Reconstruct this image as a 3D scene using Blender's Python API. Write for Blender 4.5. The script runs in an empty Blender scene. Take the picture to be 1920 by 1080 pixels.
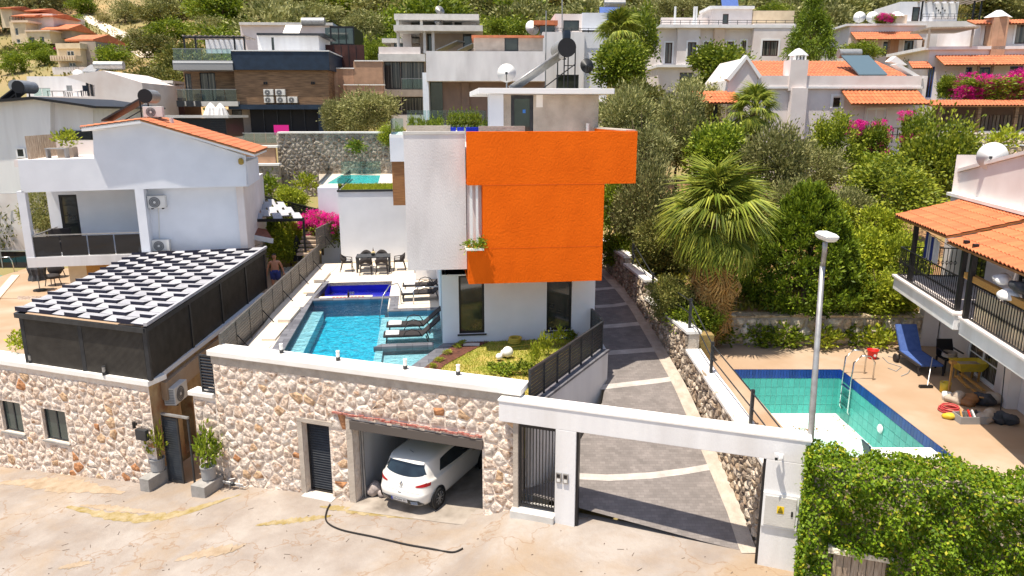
import bpy, math, random
import numpy as np
from mathutils import Vector, Matrix, Euler
R = math.radians
sc = bpy.context.scene
COL = sc.collection
# ------------------------------------------------------------------ camera, sky, sun, exposure
TH, FPX, CAMZ = R(13.4), 1365.0, 10.3
cam_d = bpy.data.cameras.new('camera'); cam = bpy.data.objects.new('camera', cam_d); COL.objects.link(cam)
cam_d.sensor_width = 36; cam_d.lens = 36 * FPX / 1920; cam_d.clip_start = 0.1; cam_d.clip_end = 3000
cam.location = (0, 0, CAMZ); cam.rotation_euler = (R(90) - TH, 0, 0); sc.camera = cam
TOSUN = Vector((-1.75, -1.35, 7.5)).normalized()
wd = bpy.data.worlds.new('World'); sc.world = wd; wd.use_nodes = True
wn = wd.node_tree.nodes; wl = wd.node_tree.links
bg = wn['Background']; sky = wn.new('ShaderNodeTexSky'); sky.sky_type = 'NISHITA'; sky.sun_disc = False
sky.sun_elevation = math.asin(TOSUN.z); sky.sun_rotation = math.atan2(TOSUN.x, TOSUN.y)
sky.air_density = 1.0; sky.dust_density = 1.5; sky.ozone_density = 1.0
wl.new(sky.outputs[0], bg.inputs[0]); bg.inputs[1].default_value = 0.125
sun_d = bpy.data.lights.new('sun', 'SUN'); sun = bpy.data.objects.new('sun', sun_d); COL.objects.link(sun)
sun_d.energy = 5.0; sun_d.angle = R(0.53); sun_d.color = (1.0, 0.91, 0.78)
sun.rotation_euler = (-TOSUN).to_track_quat('-Z', 'Y').to_euler(); sun.location = (0, 0, 60)
sc.view_settings.view_transform = 'Standard'; sc.view_settings.look = 'None'
sc.view_settings.exposure = 0.47; sc.view_settings.gamma = 1.0
sc.cycles.max_bounces = 4; sc.cycles.diffuse_bounces = 3; sc.cycles.glossy_bounces = 2; sc.cycles.transmission_bounces = 3; sc.cycles.transparent_max_bounces = 6
sc.cycles.use_denoising = True
# ------------------------------------------------------------------ frames and projection of photo points to real places
CT, ST = math.cos(TH), math.sin(TH)
def ray(x, y):
    a = (x - 960) / FPX; v = -(y - 540) / FPX
    return a, CT + ST * v, -ST + CT * v
def U(x, y, Y=None, z=None):
    a, f, u = ray(x, y); t = Y / f if Y is not None else (z - CAMZ) / u
    return (a * t, f * t, CAMZ + u * t)
class Fr:
    def __init__(s, ox, oy, deg):
        s.o = (ox, oy); s.deg = deg; a = R(deg); s.u = (math.cos(a), math.sin(a)); s.n = (-math.sin(a), math.cos(a))
    def inv(s, X, Y):
        dx, dy = X - s.o[0], Y - s.o[1]
        return dx * s.u[0] + dy * s.u[1], dx * s.n[0] + dy * s.n[1]
    def w(s, p, q): return (s.o[0] + p * s.u[0] + q * s.n[0], s.o[1] + p * s.u[1] + q * s.n[1])
    def at(s, x, y, t=0.0):
        a, f, u = ray(x, y)
        k = (t + s.o[0] * s.n[0] + s.o[1] * s.n[1]) / (a * s.n[0] + f * s.n[1])
        p = s.inv(k * a, k * f); return (p[0], t, CAMZ + u * k)
    def ats(s, x, y, p):                      # on the plane p = const
        a, f, u = ray(x, y)
        k = (p + s.o[0] * s.u[0] + s.o[1] * s.u[1]) / (a * s.u[0] + f * s.u[1])
        q = s.inv(k * a, k * f); return (p, q[1], CAMZ + u * k)
    def atz(s, x, y, z):
        X, Y, _ = U(x, y, z=z); return s.inv(X, Y)
    def pz(s, t, pts): return [(lambda q: (q[0], q[2]))(s.at(x, y, t)) for x, y in pts]
    def rect(s, t, x0, y0, x1, y1):           # photo rectangle -> (p0, p1, z0, z1) on plane t
        a = s.at(x0, (y0 + y1) / 2, t); b = s.at(x1, (y0 + y1) / 2, t); c = s.at((x0 + x1) / 2, y0, t); d = s.at((x0 + x1) / 2, y1, t)
        return (a[0], b[0], d[2], c[2])
W = Fr(0, 0, 0)
SF = Fr(.14, 17.2, -19)                       # along the street
VF = Fr(-2.26, 22.8, 7)                       # along the orange villa
# ------------------------------------------------------------------ mesh builder
class MB:
    def __init__(s): s.v = []; s.f = []
    def add(s, vs, fs):
        n = len(s.v); s.v += [tuple(v) for v in vs]; s.f += [tuple(i + n for i in f) for f in fs]; return s
    def quad(s, a, b, c, d): return s.add([a, b, c, d], [(0, 1, 2, 3)])
    def box(s, x0, x1, y0, y1, z0, z1):
        return s.add([(x0, y0, z0), (x1, y0, z0), (x1, y1, z0), (x0, y1, z0), (x0, y0, z1), (x1, y0, z1), (x1, y1, z1), (x0, y1, z1)],
                     [(0, 3, 2, 1), (4, 5, 6, 7), (0, 1, 5, 4), (1, 2, 6, 5), (2, 3, 7, 6), (3, 0, 4, 7)])
    def obox(s, c, size, rot=(0, 0, 0)):
        M = Euler(rot).to_matrix(); hx, hy, hz = size[0] / 2, size[1] / 2, size[2] / 2; c = Vector(c)
        vs = [c + M @ Vector((i * hx, j * hy, k * hz)) for k in (-1, 1) for i, j in ((-1, -1), (1, -1), (1, 1), (-1, 1))]
        return s.add(vs, [(0, 3, 2, 1), (4, 5, 6, 7), (0, 1, 5, 4), (1, 2, 6, 5), (2, 3, 7, 6), (3, 0, 4, 7)])
    def hexa(s, v): return s.add(v, [(0, 3, 2, 1), (4, 5, 6, 7), (0, 1, 5, 4), (1, 2, 6, 5), (2, 3, 7, 6), (3, 0, 4, 7)])
    def bar(s, a, b, w, h=None):
        a, b = Vector(a), Vector(b); d = (b - a).normalized(); h = h or w
        up = Vector((0, 0, 1)) if abs(d.z) < .95 else Vector((0, 1, 0))
        x = d.cross(up).normalized() * w / 2; y = x.cross(d).normalized() * h / 2
        return s.hexa([a - x - y, a + x - y, b + x - y, b - x - y, a - x + y, a + x + y, b + x + y, b - x + y])
    def prz(s, poly, z0, z1):                 # polygon in (x, y) extruded along z
        n = len(poly); s.add([(x, y, z0) for x, y in poly] + [(x, y, z1) for x, y in poly],
              [tuple(range(n - 1, -1, -1)), tuple(range(n, 2 * n))] + [(i, (i + 1) % n, n + (i + 1) % n, n + i) for i in range(n)]); return s
    def prt(s, poly, t0, t1):                 # polygon in (p, z) extruded along t
        n = len(poly); s.add([(x, t0, z) for x, z in poly] + [(x, t1, z) for x, z in poly],
              [tuple(range(n)), tuple(range(2 * n - 1, n - 1, -1))] + [(i, n + i, n + (i + 1) % n, (i + 1) % n) for i in range(n)]); return s
    def prp(s, poly, p0, p1):                 # polygon in (t, z) extruded along p
        n = len(poly); s.add([(p0, x, z) for x, z in poly] + [(p1, x, z) for x, z in poly],
              [tuple(range(n)), tuple(range(2 * n - 1, n - 1, -1))] + [(i, n + i, n + (i + 1) % n, (i + 1) % n) for i in range(n)]); return s
    def tube(s, pts, r, n=6, r2=None):
        pts = [Vector(p) for p in pts]; m = len(pts); vs = []
        for i, p in enumerate(pts):
            d = (pts[min(i + 1, m - 1)] - pts[max(i - 1, 0)]).normalized()
            up = Vector((0, 0, 1)) if abs(d.z) < .9 else Vector((1, 0, 0))
            x = d.cross(up).normalized(); y = x.cross(d).normalized(); rr = r if r2 is None else r + (r2 - r) * i / (m - 1)
            vs += [p + (x * math.cos(2 * math.pi * k / n) + y * math.sin(2 * math.pi * k / n)) * rr for k in range(n)]
        fs = [(i * n + k, i * n + (k + 1) % n, (i + 1) * n + (k + 1) % n, (i + 1) * n + k) for i in range(m - 1) for k in range(n)]
        return s.add(vs, fs + [tuple(range(n - 1, -1, -1)), tuple(range((m - 1) * n, m * n))])
    def lathe(s, prof, c=(0, 0, 0), n=16, axis='z'):
        vs = []
        for r, h in prof:
            for k in range(n):
                a = 2 * math.pi * k / n; q = (r * math.cos(a), r * math.sin(a), h)
                if axis == 'x': q = (q[2], q[0], q[1])
                if axis == 'y': q = (q[0], q[2], q[1])
                vs.append((c[0] + q[0], c[1] + q[1], c[2] + q[2]))
        m = len(prof); fs = [(i * n + k, i * n + (k + 1) % n, (i + 1) * n + (k + 1) % n, (i + 1) * n + k) for i in range(m - 1) for k in range(n)]
        return s.add(vs, fs + [tuple(range(n - 1, -1, -1)), tuple(range((m - 1) * n, m * n))])
    def ball(s, c, r, n=14, m=8, sq=(1, 1, 1)):
        prof = [(max(.002, math.sin(math.pi * i / m)) , -math.cos(math.pi * i / m)) for i in range(m + 1)]
        vs = []
        for a, h in prof:
            for k in range(n):
                t = 2 * math.pi * k / n; vs.append((c[0] + r * sq[0] * a * math.cos(t), c[1] + r * sq[1] * a * math.sin(t), c[2] + r * sq[2] * h))
        return s.add(vs, [(i * n + k, i * n + (k + 1) % n, (i + 1) * n + (k + 1) % n, (i + 1) * n + k) for i in range(m) for k in range(n)])
    def torus(s, c, r, r2, n=24, m=6, sq=(1, 1, 1)):
        vs = [(c[0] + sq[0] * (r + r2 * math.cos(b)) * math.cos(a), c[1] + sq[1] * (r + r2 * math.cos(b)) * math.sin(a), c[2] + sq[2] * r2 * math.sin(b))
              for a in [2 * math.pi * i / n for i in range(n)] for b in [2 * math.pi * j / m for j in range(m)]]
        return s.add(vs, [(i * m + j, ((i + 1) % n) * m + j, ((i + 1) % n) * m + (j + 1) % m, i * m + (j + 1) % m) for i in range(n) for j in range(m)])
    def facade(s, mp, a0, a1, z0, z1, holes=(), rev=.15):
        xs = sorted({a0, a1, *[min(max(h[k], a0), a1) for h in holes for k in (0, 1)]}); zs = sorted({z0, z1, *[min(max(h[k], z0), z1) for h in holes for k in (2, 3)]})
        for i in range(len(xs) - 1):
            for j in range(len(zs) - 1):
                xm, zm = (xs[i] + xs[i + 1]) / 2, (zs[j] + zs[j + 1]) / 2
                if any(h[0] < xm < h[1] and h[2] < zm < h[3] for h in holes): continue
                s.quad(mp(xs[i], 0, zs[j]), mp(xs[i + 1], 0, zs[j]), mp(xs[i + 1], 0, zs[j + 1]), mp(xs[i], 0, zs[j + 1]))
        for (b0, b1, c0, c1) in [h[:4] for h in holes]:
            s.quad(mp(b0, 0, c0), mp(b1, 0, c0), mp(b1, rev, c0), mp(b0, rev, c0)); s.quad(mp(b0, 0, c1), mp(b1, 0, c1), mp(b1, rev, c1), mp(b0, rev, c1))
            s.quad(mp(b0, 0, c0), mp(b0, rev, c0), mp(b0, rev, c1), mp(b0, 0, c1)); s.quad(mp(b1, 0, c0), mp(b1, rev, c0), mp(b1, rev, c1), mp(b1, 0, c1))
        return s
def onp(t0, sg=1): return lambda a, b, z: (a, t0 + sg * b, z)      # facade facing the street: a runs along p
def ont(p0, sg=1): return lambda a, b, z: (p0 + sg * b, a, z)      # facade on a side: a runs along t
OFF = {}
def mesh(name, mb, m, smooth=False, off=(0, 0, 0)):
    me = bpy.data.meshes.new(name)
    v = mb.v if off == (0, 0, 0) else [(x - off[0], y - off[1], z - off[2]) for x, y, z in mb.v]
    me.from_pydata(v, [], mb.f)
    for k in (m if isinstance(m, (list, tuple)) else [m]): me.materials.append(k)
    if smooth: me.polygons.foreach_set('use_smooth', [True] * len(me.polygons))
    me.update(); return me
def thing(name, label, cat, fr=W, p=0, t=0, z=0, group=None):
    o = bpy.data.objects.new(name, None); COL.objects.link(o); X, Y = fr.w(p, t)
    o.location = (X, Y, z); o.rotation_euler = (0, 0, R(fr.deg)); o.empty_display_size = .2
    o['label'] = label; o['category'] = cat
    if group: o['group'] = group
    OFF[o.name] = (p, t, z); return o
def root_of(o):
    while o.parent: o = o.parent
    return o
def part(T, name, mb, m, smooth=False, label=None, kind=None, bevel=0):
    o = bpy.data.objects.new(name, mesh(name, mb, m, smooth, OFF[root_of(T).name])); COL.objects.link(o); o.parent = T
    if label: o['label'] = label
    if kind: o['kind'] = kind
    if bevel: bv(o, bevel)
    return o
def bv(o, w, seg=2):
    b = o.modifiers.new('bevel', 'BEVEL'); b.width = w; b.segments = seg; b.limit_method = 'ANGLE'; return o
def single(name, mb, m, label, cat, fr=W, p=0, t=0, z=0, group=None, smooth=False, bevel=0):
    o = bpy.data.objects.new(name, mesh(name, mb, m, smooth, (p, t, z))); COL.objects.link(o); X, Y = fr.w(p, t)
    o.location = (X, Y, z); o.rotation_euler = (0, 0, R(fr.deg)); o['label'] = label; o['category'] = cat
    if group: o['group'] = group
    OFF[o.name] = (p, t, z)
    if bevel: bv(o, bevel)
    return o
def struct(name, mb, m, fr=W, smooth=False, kind='structure', label=None):
    o = bpy.data.objects.new(name, mesh(name, mb, m, smooth)); COL.objects.link(o)
    o.location = (fr.o[0], fr.o[1], 0); o.rotation_euler = (0, 0, R(fr.deg)); o['kind'] = kind; OFF[o.name] = (0, 0, 0)
    if label: o['label'] = label
    return o
def place(src, parent, name, M):              # a piece that shares the mesh of another
    o = bpy.data.objects.new(name, src); COL.objects.link(o); o.parent = parent; o.matrix_local = M; return o
def copy_tree(o, parent=None):
    c = o.copy(); COL.objects.link(c); c.parent = parent; OFF[c.name] = OFF.get(o.name, (0, 0, 0))
    for ch in list(o.children): copy_tree(ch, c)
    return c
def put(o, X, Y, z, deg=0, label=None, s=None, group=None):
    o.location = (X, Y, z); o.rotation_euler = (0, 0, R(deg))
    if label: o['label'] = label
    if group: o['group'] = group
    if s: o.scale = (s, s, s) if not isinstance(s, tuple) else s
    return o
def window(T, mp, h, fm, gm, fw=.06, dep=.09, mull=1, hb=0, sill=None, name='window', curtain=None):
    a0, a1, z0, z1 = h[:4]; mb = MB()
    def bx(m, x0, x1, d0, d1, y0, y1):
        m.hexa([mp(x0, d1, y0), mp(x1, d1, y0), mp(x1, d0, y0), mp(x0, d0, y0), mp(x0, d1, y1), mp(x1, d1, y1), mp(x1, d0, y1), mp(x0, d0, y1)])
    bx(mb, a0, a0 + fw, dep, dep + .06, z0, z1); bx(mb, a1 - fw, a1, dep, dep + .06, z0, z1)
    bx(mb, a0 + fw, a1 - fw, dep, dep + .06, z0, z0 + fw); bx(mb, a0 + fw, a1 - fw, dep, dep + .06, z1 - fw, z1)
    for k in range(mull):
        x = a0 + (a1 - a0) * (k + 1) / (mull + 1); bx(mb, x - fw * .45, x + fw * .45, dep + .003, dep + .057, z0 + fw, z1 - fw)
    for k in range(hb):
        y = z0 + (z1 - z0) * (k + 1) / (hb + 1); bx(mb, a0 + fw, a1 - fw, dep + .006, dep + .05, y - .015, y + .015)
    f = part(T, name, mb, fm)
    g = MB(); bx(g, a0 + fw * .5, a1 - fw * .5, dep + .025, dep + .035, z0 + fw * .5, z1 - fw * .5); part(f, 'pane', g, gm)
    if curtain:
        c = MB(); n = 10
        for side in (0, 1):
            w = (a1 - a0) * .32; x0 = a0 + .02 if side == 0 else a1 - .02 - w
            for k in range(n): c.quad(mp(x0 + w * k / n, dep + .1 + .03 * (k % 2), z0), mp(x0 + w * (k + 1) / n, dep + .1 + .03 * ((k + 1) % 2), z0), mp(x0 + w * (k + 1) / n, dep + .1 + .03 * ((k + 1) % 2), z1), mp(x0 + w * k / n, dep + .1 + .03 * (k % 2), z1))
        part(f, 'curtain', c, curtain)
    if sill is not None:
        s = MB(); bx(s, a0 - .06, a1 + .06, -.06, dep, z0 - .05, z0 - .004); part(f, 'sill', s, sill)
    return f
# ------------------------------------------------------------------ materials
def nodes(name):
    m = bpy.data.materials.new(name); m.use_nodes = True; nt = m.node_tree
    return m, nt.nodes, nt.links, nt.nodes['Principled BSDF']
def c4(c): return (c[0], c[1], c[2], 1)
def mat(name, col, rough=.75, col2=None, scale=3., ramp=(.35, .65), bump=0., bscale=25., metal=0., rand=0., spec=.4, detail=6, dist=0., col3=None, scale3=.6, amt3=.5, coat=0., stretch=None):
    m, N, L, P = nodes(name); P.inputs['Roughness'].default_value = rough; P.inputs['Metallic'].default_value = metal
    P.inputs['Specular IOR Level'].default_value = spec; P.inputs['Coat Weight'].default_value = coat
    tc = N.new('ShaderNodeTexCoord'); co = tc.outputs['Object']
    if stretch:
        mp = N.new('ShaderNodeMapping'); mp.inputs['Scale'].default_value = stretch; L.new(co, mp.inputs[0]); co = mp.outputs[0]
    out = None
    if col2 is not None:
        n = N.new('ShaderNodeTexNoise'); n.inputs['Scale'].default_value = scale; n.inputs['Detail'].default_value = detail; n.inputs['Distortion'].default_value = dist
        L.new(co, n.inputs['Vector']); r = N.new('ShaderNodeValToRGB'); r.color_ramp.elements[0].position, r.color_ramp.elements[1].position = ramp
        r.color_ramp.elements[0].color = c4(col); r.color_ramp.elements[1].color = c4(col2); L.new(n.outputs['Fac'], r.inputs[0]); out = r.outputs[0]
    if col3 is not None:
        n = N.new('ShaderNodeTexNoise'); n.inputs['Scale'].default_value = scale3; n.inputs['Detail'].default_value = 8; L.new(co, n.inputs['Vector'])
        r = N.new('ShaderNodeMapRange'); r.inputs['From Min'].default_value = .5; r.inputs['From Max'].default_value = .68; r.inputs['To Max'].default_value = amt3; L.new(n.outputs['Fac'], r.inputs['Value'])
        x = N.new('ShaderNodeMix'); x.data_type = 'RGBA'; L.new(r.outputs[0], x.inputs['Factor']); x.inputs['B'].default_value = c4(col3)
        if out is not None: L.new(out, x.inputs['A'])
        else: x.inputs['A'].default_value = c4(col)
        out = x.outputs['Result']
    if rand:
        oi = N.new('ShaderNodeObjectInfo'); mr = N.new('ShaderNodeMapRange'); mr.inputs['To Min'].default_value = 1 - rand; mr.inputs['To Max'].default_value = 1 + rand; L.new(oi.outputs['Random'], mr.inputs['Value'])
        x = N.new('ShaderNodeVectorMath'); x.operation = 'SCALE'; L.new(mr.outputs[0], x.inputs['Scale'])
        if out is not None: L.new(out, x.inputs[0])
        else: x.inputs[0].default_value = col
        out = x.outputs[0]
    if out is not None: L.new(out, P.inputs['Base Color'])
    else: P.inputs['Base Color'].default_value = c4(col)
    if bump:
        n = N.new('ShaderNodeTexNoise'); n.inputs['Scale'].default_value = bscale; n.inputs['Detail'].default_value = 8; L.new(co, n.inputs['Vector'])
        b = N.new('ShaderNodeBump'); b.inputs['Strength'].default_value = min(1, bump); b.inputs['Distance'].default_value = .05; L.new(n.outputs['Fac'], b.inputs['Height']); L.new(b.outputs[0], P.inputs['Normal'])
    return m
def stone_mat(name, cols, bump=1., bs=9., spot=.25):
    m, N, L, P = nodes(name); P.inputs['Roughness'].default_value = .9; P.inputs['Specular IOR Level'].default_value = .2
    oi = N.new('ShaderNodeObjectInfo'); gi = N.new('ShaderNodeNewGeometry'); tc = N.new('ShaderNodeTexCoord')
    ad = N.new('ShaderNodeMath'); ad.operation = 'ADD'; L.new(oi.outputs['Random'], ad.inputs[0]); L.new(gi.outputs['Random Per Island'], ad.inputs[1])
    fr = N.new('ShaderNodeMath'); fr.operation = 'FRACT'; L.new(ad.outputs[0], fr.inputs[0])
    r = N.new('ShaderNodeValToRGB'); r.color_ramp.interpolation = 'CONSTANT'
    for k, (pos, c) in enumerate(cols):
        e = r.color_ramp.elements[k] if k < 2 else r.color_ramp.elements.new(pos)
        e.position = pos; e.color = c4(c)
    L.new(fr.outputs[0], r.inputs[0]); ns = N.new('ShaderNodeTexNoise'); ns.inputs['Scale'].default_value = 5.5; ns.inputs['Detail'].default_value = 5; L.new(tc.outputs['Object'], ns.inputs['Vector'])
    sp = N.new('ShaderNodeMapRange'); sp.inputs['From Min'].default_value = .56; sp.inputs['From Max'].default_value = .66; sp.inputs['To Max'].default_value = spot; L.new(ns.outputs['Fac'], sp.inputs['Value'])
    mx = N.new('ShaderNodeMix'); mx.data_type = 'RGBA'; mx.inputs['B'].default_value = (.40, .20, .09, 1); L.new(sp.outputs[0], mx.inputs['Factor']); L.new(r.outputs[0], mx.inputs['A'])
    n = N.new('ShaderNodeTexNoise'); n.inputs['Scale'].default_value = bs; n.inputs['Detail'].default_value = 9; L.new(tc.outputs['Object'], n.inputs['Vector'])
    mr = N.new('ShaderNodeMapRange'); mr.inputs['From Min'].default_value = .3; mr.inputs['From Max'].default_value = .7; mr.inputs['To Min'].default_value = .55; mr.inputs['To Max'].default_value = 1.3; L.new(n.outputs['Fac'], mr.inputs['Value'])
    x = N.new('ShaderNodeVectorMath'); x.operation = 'SCALE'; L.new(mx.outputs['Result'], x.inputs[0]); L.new(mr.outputs[0], x.inputs['Scale'])
    L.new(x.outputs[0], P.inputs['Base Color'])
    b = N.new('ShaderNodeBump'); b.inputs['Strength'].default_value = bump; b.inputs['Distance'].default_value = .09; L.new(n.outputs['Fac'], b.inputs['Height']); L.new(b.outputs[0], P.inputs['Normal'])
    return m
def leaf_mat(name, dark, light, trans=.3, extra=None):
    trans *= .75; dark = [1.3 * d for d in dark]; m, N, L, P = nodes(name); P.inputs['Roughness'].default_value = .55; P.inputs['Specular IOR Level'].default_value = .3
    g = N.new('ShaderNodeNewGeometry'); oi = N.new('ShaderNodeObjectInfo'); r = N.new('ShaderNodeValToRGB')
    r.color_ramp.elements[0].color = c4(dark); r.color_ramp.elements[1].color = c4(light)
    if extra:
        r.color_ramp.elements[1].position = 1 - extra[1] - .02
        e = r.color_ramp.elements.new(1 - extra[1]); e.color = c4(extra[0])
    L.new(g.outputs['Random Per Island'], r.inputs[0])
    mr = N.new('ShaderNodeMapRange'); mr.inputs['To Min'].default_value = .8; mr.inputs['To Max'].default_value = 1.2; L.new(oi.outputs['Random'], mr.inputs['Value'])
    x = N.new('ShaderNodeVectorMath'); x.operation = 'SCALE'; L.new(r.outputs[0], x.inputs[0]); L.new(mr.outputs[0], x.inputs['Scale']); L.new(x.outputs[0], P.inputs['Base Color'])
    t = N.new('ShaderNodeBsdfTranslucent'); L.new(x.outputs[0], t.inputs[0]); s = N.new('ShaderNodeMixShader'); s.inputs[0].default_value = trans
    L.new(P.outputs[0], s.inputs[1]); L.new(t.outputs[0], s.inputs[2]); L.new(s.outputs[0], N['Material Output'].inputs[0]); return m
def glass_mat(name, col, alpha, rough=.03):
    m, N, L, P = nodes(name); N.remove(P); g = N.new('ShaderNodeBsdfGlossy'); g.inputs['Roughness'].default_value = rough; g.inputs['Color'].default_value = (1, 1, 1, 1)
    t = N.new('ShaderNodeBsdfTransparent'); t.inputs[0].default_value = c4(col); d = N.new('ShaderNodeBsdfDiffuse'); d.inputs[0].default_value = c4([.3 * k for k in col])
    s0 = N.new('ShaderNodeMixShader'); s0.inputs[0].default_value = alpha; L.new(t.outputs[0], s0.inputs[1]); L.new(d.outputs[0], s0.inputs[2])
    f = N.new('ShaderNodeFresnel'); f.inputs[0].default_value = 1.5; s = N.new('ShaderNodeMixShader'); L.new(f.outputs[0], s.inputs[0]); L.new(s0.outputs[0], s.inputs[1]); L.new(g.outputs[0], s.inputs[2]); L.new(s.outputs[0], N['Material Output'].inputs[0]); return m
def brick_mat(name, c1, c2, cm, bw, bh, mortar=.02, rough=.8, bump=.4, off=.5):
    m, N, L, P = nodes(name); P.inputs['Roughness'].default_value = rough; tc = N.new('ShaderNodeTexCoord'); b = N.new('ShaderNodeTexBrick'); b.offset = off
    b.inputs['Scale'].default_value = 1; b.inputs['Brick Width'].default_value = bw; b.inputs['Row Height'].default_value = bh; b.inputs['Mortar Size'].default_value = mortar * bh
    b.inputs['Color1'].default_value = c4(c1); b.inputs['Color2'].default_value = c4(c2); b.inputs['Mortar'].default_value = c4(cm); L.new(tc.outputs['Object'], b.inputs['Vector'])
    n = N.new('ShaderNodeTexNoise'); n.inputs['Scale'].default_value = 2.2; n.inputs['Detail'].default_value = 8; L.new(tc.outputs['Object'], n.inputs['Vector'])
    mr = N.new('ShaderNodeMapRange'); mr.inputs['From Min'].default_value = .3; mr.inputs['From Max'].default_value = .7; mr.inputs['To Min'].default_value = .84; mr.inputs['To Max'].default_value = 1.14; L.new(n.outputs['Fac'], mr.inputs['Value'])
    x = N.new('ShaderNodeVectorMath'); x.operation = 'SCALE'; L.new(b.outputs['Color'], x.inputs[0]); L.new(mr.outputs[0], x.inputs['Scale']); L.new(x.outputs[0], P.inputs['Base Color'])
    u = N.new('ShaderNodeBump'); u.inputs['Strength'].default_value = bump; u.inputs['Distance'].default_value = .02; u.invert = True; L.new(b.outputs['Fac'], u.inputs['Height']); L.new(u.outputs[0], P.inputs['Normal']); return m
def water_mat(name, col, deep, scale=3.):
    m, N, L, P = nodes(name); tc = N.new('ShaderNodeTexCoord')
    N.remove(P); t = N.new('ShaderNodeBsdfTransparent'); t.inputs[0].default_value = c4(col); g = N.new('ShaderNodeBsdfGlossy'); g.inputs['Roughness'].default_value = .04
    n = N.new('ShaderNodeTexNoise'); n.inputs['Scale'].default_value = scale; n.inputs['Detail'].default_value = 5; n.inputs['Distortion'].default_value = .9; L.new(tc.outputs['Object'], n.inputs['Vector'])
    b = N.new('ShaderNodeBump'); b.inputs['Strength'].default_value = .8; b.inputs['Distance'].default_value = .12; L.new(n.outputs['Fac'], b.inputs['Height']); L.new(b.outputs[0], g.inputs['Normal'])
    f = N.new('ShaderNodeFresnel'); f.inputs[0].default_value = 1.33; L.new(b.outputs[0], f.inputs['Normal'])
    s = N.new('ShaderNodeMixShader'); L.new(f.outputs[0], s.inputs[0]); L.new(t.outputs[0], s.inputs[1]); L.new(g.outputs[0], s.inputs[2]); L.new(s.outputs[0], N['Material Output'].inputs[0]); return m
M = {}
M['white'] = mat('white_plaster', (.80, .79, .78), .85, (.74, .73, .73), 1.3, bump=.2, bscale=40, col3=(.60, .57, .54), scale3=.7, amt3=.5, stretch=(1.8, 1.8, .25))
M['grey_plaster'] = mat('grey_white_plaster', (.80, .77, .76), .9, (.68, .65, .65), .9, (.3, .7), bump=.25, bscale=30, col3=(.54, .51, .50), scale3=.8, amt3=.5, stretch=(1.5, 1.5, .5))
M['pinkwhite'] = mat('pinkish_white_plaster', (.78, .72, .69), .85, (.70, .63, .60), 1.0, bump=.15, bscale=50, col3=(.62, .50, .44), scale3=.45, amt3=.4)
M['bluewhite'] = mat('cool_white_plaster', (.76, .78, .82), .85, (.70, .72, .76), 1.1, bump=.15, bscale=60)
M['cream'] = mat('cream_render', (.72, .60, .42), .85, (.62, .50, .34), 1.5, bump=.15)
M['peach'] = mat('peach_render', (.74, .58, .44), .85, (.68, .52, .40), 1.2, bump=.1)
M['orange'] = mat('orange_plaster', (.90, .155, .008), .95, spec=.1, col2=(.80, .13, .006), scale=1.1, ramp=(.3, .7), bump=.35, bscale=30, col3=(.72, .115, .006), scale3=1.6, amt3=.4, stretch=(1, 1, .6))
M['concrete'] = mat('bare_concrete', (.56, .49, .41), .9, (.40, .34, .28), 1.7, (.3, .7), bump=.3, bscale=18, col3=(.28, .24, .2), scale3=1.1, amt3=.45)
M['slab'] = mat('pale_concrete', (.66, .64, .60), .85, (.56, .54, .5), 2., bump=.15)
M['blockgrey'] = mat('grey_concrete_block', (.36, .34, .32), .9, (.28, .27, .25), 4., bump=.25)
M['brownwall'] = mat('brown_plaster', (.27, .18, .14), .85, (.22, .15, .12), 1.5, bump=.1)
M['taupe'] = mat('taupe_plaster', (.40, .33, .27), .85, (.33, .27, .22), 1.5, bump=.1)
M['navy'] = mat('navy_cladding', (.018, .035, .065), .5, (.012, .024, .045), 2.)
M['darkgrey'] = mat('charcoal_metal', (.045, .048, .052), .45, (.03, .032, .036), 5., metal=.2)
M['black'] = mat('black_metal', (.012, .012, .014), .4)
M['fencegrey'] = mat('warm_grey_metal', (.13, .12, .105), .5, (.095, .085, .075), 3., metal=.15, rand=.12)
M['louver'] = mat('light_grey_panel', (.46, .46, .48), .55, (.38, .38, .41), 4., rand=.14)
M['steel'] = mat('stainless_steel', (.62, .62, .62), .22, metal=1.)
M['galv'] = mat('galvanised_steel', (.42, .42, .41), .45, (.33, .32, .31), 6., metal=.6)
M['wood'] = mat('wood_cladding', (.36, .17, .06), .6, (.20, .085, .03), 2., (.3, .7), stretch=(1, 1, 14), bump=.1)
M['woodwall'] = mat('brown_timber_wall', (.32, .19, .10), .65, (.15, .085, .045), 1.6, (.35, .65), stretch=(.7, .7, 9), bump=.15)
M['oldwood'] = mat('weathered_planks', (.50, .40, .30), .9, (.28, .20, .14), 3., (.3, .7), stretch=(9, 9, 1), bump=.3)
M['beam'] = mat('ochre_timber', (.50, .27, .07), .7, (.38, .19, .05), 5., stretch=(1, 8, 8))
M['tile'] = mat('terracotta_tile', (.62, .19, .075), .8, (.47, .13, .05), 5., (.3, .7), bump=.15, rand=.16, col3=(.36, .12, .06), scale3=2., amt3=.4)
M['tilefar'] = mat('terracotta_tiles_far', (.62, .21, .09), .8, (.44, .13, .06), 2.5, (.3, .7), col3=(.34, .13, .07), scale3=1.2, amt3=.4)
M['corten'] = mat('rust_brown_sheet', (.07, .022, .016), .7, (.045, .015, .012), 2.)
M['coping'] = mat('white_stone_coping', (.88, .86, .82), .7, (.82, .79, .74), 1.5, bump=.1, col3=(.70, .62, .50), scale3=.8, amt3=.3)
M['deckstone'] = mat('cream_travertine', (.74, .66, .56), .7, (.66, .57, .46), .8, (.3, .7), col3=(.56, .44, .31), scale3=.5, amt3=.35)
M['deckorange'] = mat('sunburnt_cream_paving', (.42, .305, .205), .8, (.37, .245, .15), .7, (.3, .7), col3=(.48, .385, .29), scale3=.5, amt3=.7, bump=.1)
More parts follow.
